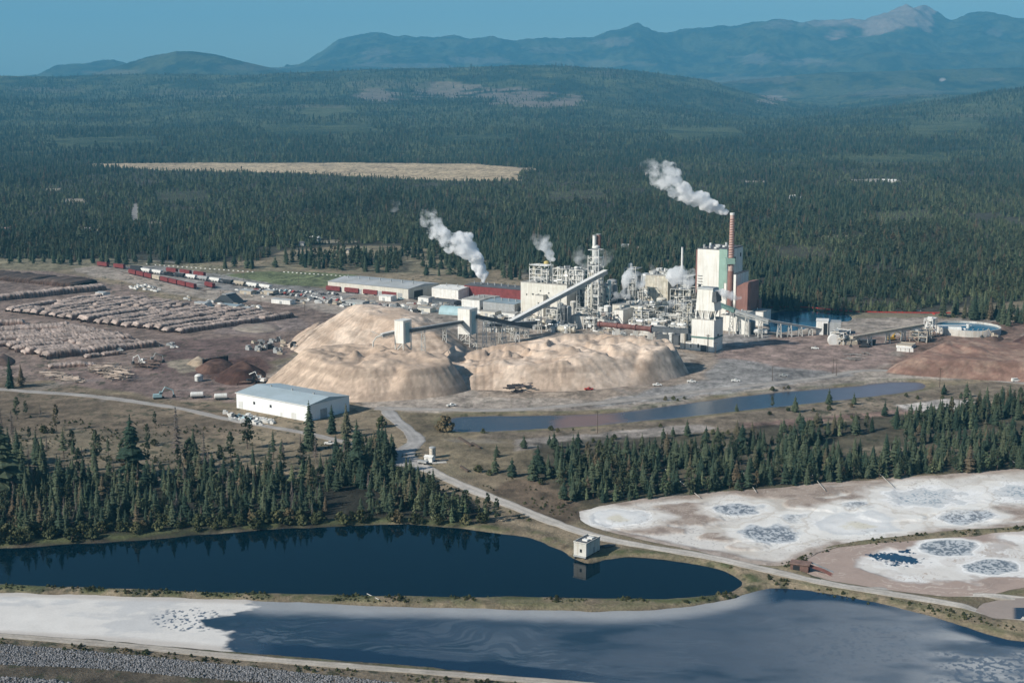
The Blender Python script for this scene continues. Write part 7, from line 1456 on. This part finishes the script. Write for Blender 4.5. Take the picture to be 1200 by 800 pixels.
# ------------------------------------------------------------------ steam
def steam_mat(name, dens, ax, ay, az, L, fade, scale=.12, lo=.42, hi=.62, col=(.997, .997, .998)):
    m = bpy.data.materials.new(name); nt = nodes_of(m); N = nt.nodes; Lk = nt.links; out = N.new('ShaderNodeOutputMaterial'); pv = N.new('ShaderNodeVolumePrincipled'); pv.inputs['Color'].default_value = (*col, 1); pv.inputs['Anisotropy'].default_value = 0
    tc = N.new('ShaderNodeTexCoord'); n = N.new('ShaderNodeTexNoise'); n.inputs['Scale'].default_value = scale; n.inputs['Detail'].default_value = 7; n.inputs['Roughness'].default_value = .68; Lk.new(tc.outputs['Object'], n.inputs['Vector'])
    mr = N.new('ShaderNodeMapRange'); mr.inputs['From Min'].default_value = lo; mr.inputs['From Max'].default_value = hi; Lk.new(n.outputs['Fac'], mr.inputs['Value'])
    dt = N.new('ShaderNodeVectorMath'); dt.operation = 'DOT_PRODUCT'; dt.inputs[1].default_value = (ax / L, ay / L, az / L); Lk.new(tc.outputs['Object'], dt.inputs[0])
    m2 = N.new('ShaderNodeMapRange'); m2.inputs['From Min'].default_value = 0; m2.inputs['From Max'].default_value = 1; m2.inputs['To Min'].default_value = 1; m2.inputs['To Max'].default_value = fade; Lk.new(dt.outputs['Value'], m2.inputs['Value'])
    m3 = N.new('ShaderNodeMapRange'); m3.inputs['From Max'].default_value = .55; m3.inputs['To Min'].default_value = .8; m3.inputs['To Max'].default_value = 0; m3.clamp = True; Lk.new(dt.outputs['Value'], m3.inputs['Value'])   # solid near the mouth, torn at the tail
    ad = N.new('ShaderNodeMath'); ad.operation = 'ADD'; ad.use_clamp = True; Lk.new(mr.outputs[0], ad.inputs[0]); Lk.new(m3.outputs[0], ad.inputs[1])
    mu = N.new('ShaderNodeMath'); mu.operation = 'MULTIPLY'; Lk.new(ad.outputs[0], mu.inputs[0]); Lk.new(m2.outputs[0], mu.inputs[1]); mv = N.new('ShaderNodeMath'); mv.operation = 'MULTIPLY'; mv.inputs[1].default_value = dens; Lk.new(mu.outputs[0], mv.inputs[0]); Lk.new(mv.outputs[0], pv.inputs['Density']); Lk.new(pv.outputs[0], out.inputs['Volume']); return m
def plume(name, label, pts, Yd, dens, fade, seed, puffs=5, vox=.8, disp=2.2, scale=.12, lo=.42, hi=.62):
    """puffs of steam along a drift line (px, py, radius in metres)"""
    rg = random.Random(seed); P3 = [Vector(pt3(a, b, Yd)) for a, b, r in pts]; O = P3[0]; bm = bmesh.new()
    for i in range(len(pts) - 1):
        for k in range(puffs):
            t = k / puffs; r = pts[i][2] * (1 - t) + pts[i + 1][2] * t; c = P3[i].lerp(P3[i + 1], t) - O
            for q in range(3 if i else 2):
                o = Vector((rg.gauss(0, 1), rg.gauss(0, 1), rg.gauss(0, 1))) * r * (.42 if i else .1); s_ = r * rg.uniform(.5, .85)
                bmesh.ops.create_icosphere(bm, subdivisions=2, radius=s_, matrix=Matrix.Translation(c + o))
    me = bpy.data.meshes.new(name); bm.to_mesh(me); bm.free(); o = link(name, me)
    rm = o.modifiers.new('r', 'REMESH'); rm.mode = 'VOXEL'; rm.voxel_size = vox
    for sz, st in ((disp * 2.6, disp), (disp * .9, disp * .45)):
        tx_ = bpy.data.textures.new('t', 'CLOUDS'); tx_.noise_scale = sz; tx_.noise_depth = 2; dm = o.modifiers.new('d', 'DISPLACE'); dm.texture = tx_; dm.strength = st; dm.mid_level = .55; dm.texture_coords = 'LOCAL'
    dg = bpy.context.evaluated_depsgraph_get(); ev = o.evaluated_get(dg); nm = bpy.data.meshes.new_from_object(ev); o.modifiers.clear(); o.data = nm
    d = P3[-1] - O; L = d.length; d.normalize(); nm.materials.clear(); nm.materials.append(steam_mat(name + str(seed), dens, d.x, d.y, d.z, L, fade, scale, lo, hi)); o.location = O; tag(o, label, 'steam plume', None, 'stuff'); return o
plume('steam', 'big white steam plume rising from the maroon hall roof', [(567,333,2.0),(566,322,3.6),(560,310,6),(550,297,7.5),(541,287,8.5),(530,284,7),(518,276,7.5),(508,262,6.5),(500,252,5),(494,247,3)], 1205, 1.1, .06, 1, vox=.9, disp=3.6, scale=.16, lo=.47, hi=.60)
plume('steam', 'small detached wisp of steam high left of the big plume', [(466,246,2.5),(462,241,3.5),(459,238,2)], 1205, .05, .6, 2)
plume('steam', 'small plume bending left from the slim white vent stack', [(645.8,308,1.0),(645,301,2.2),(643,293,4),(637,286,4.6),(630,281,4),(623,276,2.5)], STK1[1], .45, .10, 3, vox=.6, disp=1.8)
plume('steam', 'long steam plume streaming left from the tallest stack', [(854.5,249,1.4),(848,247.5,2.4),(838,244,3.8),(826,238,4.8),(812,231,5.4),(800,225,6.5),(790,216,7.5),(779,206,7.5),(770,199,7.5),(760,190,5)], STK2[1], 1.2, .03, 4, vox=.7, disp=3.2, scale=.17, lo=.48, hi=.60)
plume('steam', 'thin steam drifting left of the digester tower', [(685,324,2),(684,312,4),(681,303,5),(678,292,3.5)], 1090, .10, .6, 5)
plume('steam', 'thin steam drifting right of the digester tower top', [(703,318,2),(706,308,4),(712,300,4.5),(716,296,3)], 1090, .09, .6, 6)
plume('steam', 'bright steam wrapping the dark tanks in the centre of the mill', [(732,338,2.5),(736,328,4),(741,318,4),(748,322,3),(753,330,3.5),(748,338,2)], 1040, .40, .7, 7, lo=.45, hi=.6)
plume('steam', 'bright steam puff over the ducts below the slim chimney', [(790,336,2.5),(789,326,4.5),(793,318,4),(800,320,4.5),(806,328,4.5),(812,332,3)], 1035, .5, .6, 8)
plume('steam', 'low steam drifting across the rust streaked building roof', [(775,338,3),(768,330,4),(762,322,3.5),(757,326,3)], 1035, .06, .6, 9)
plume('steam', 'short steam jet blowing right from the top of the white tower', [(838,341,1.2),(845,342,2.4),(852,345,2.6),(860,348,2.0),(868,349.5,1.2)], tO[1] - 4, .8, .35, 10, vox=.5, disp=1.2)
plume('steam', 'faint wisp rising at the left corner of the cream building', [(614,330,1.2),(614,322,2.4),(613,313,2)], 1110, .05, .6, 11)
plume('steam', 'low bright steam drifting between the digester tower and the dark washer tanks', [(718,352,1.5),(724,346,3),(731,343,3),(738,345,2.5)], 1020, .22, .6, 12)
plume('steam', 'steam puffs crowding over the pipe maze left of the white transfer tower', [(783,362,1.5),(788,356,2.8),(796,354,3),(803,357,2.2)], 1000, .16, .6, 13)
plume('steam', 'small steam feather above the upper flat storey', [(768,322,1.2),(766,316,2.2),(762,311,2.0)], 1060, .16, .5, 14)
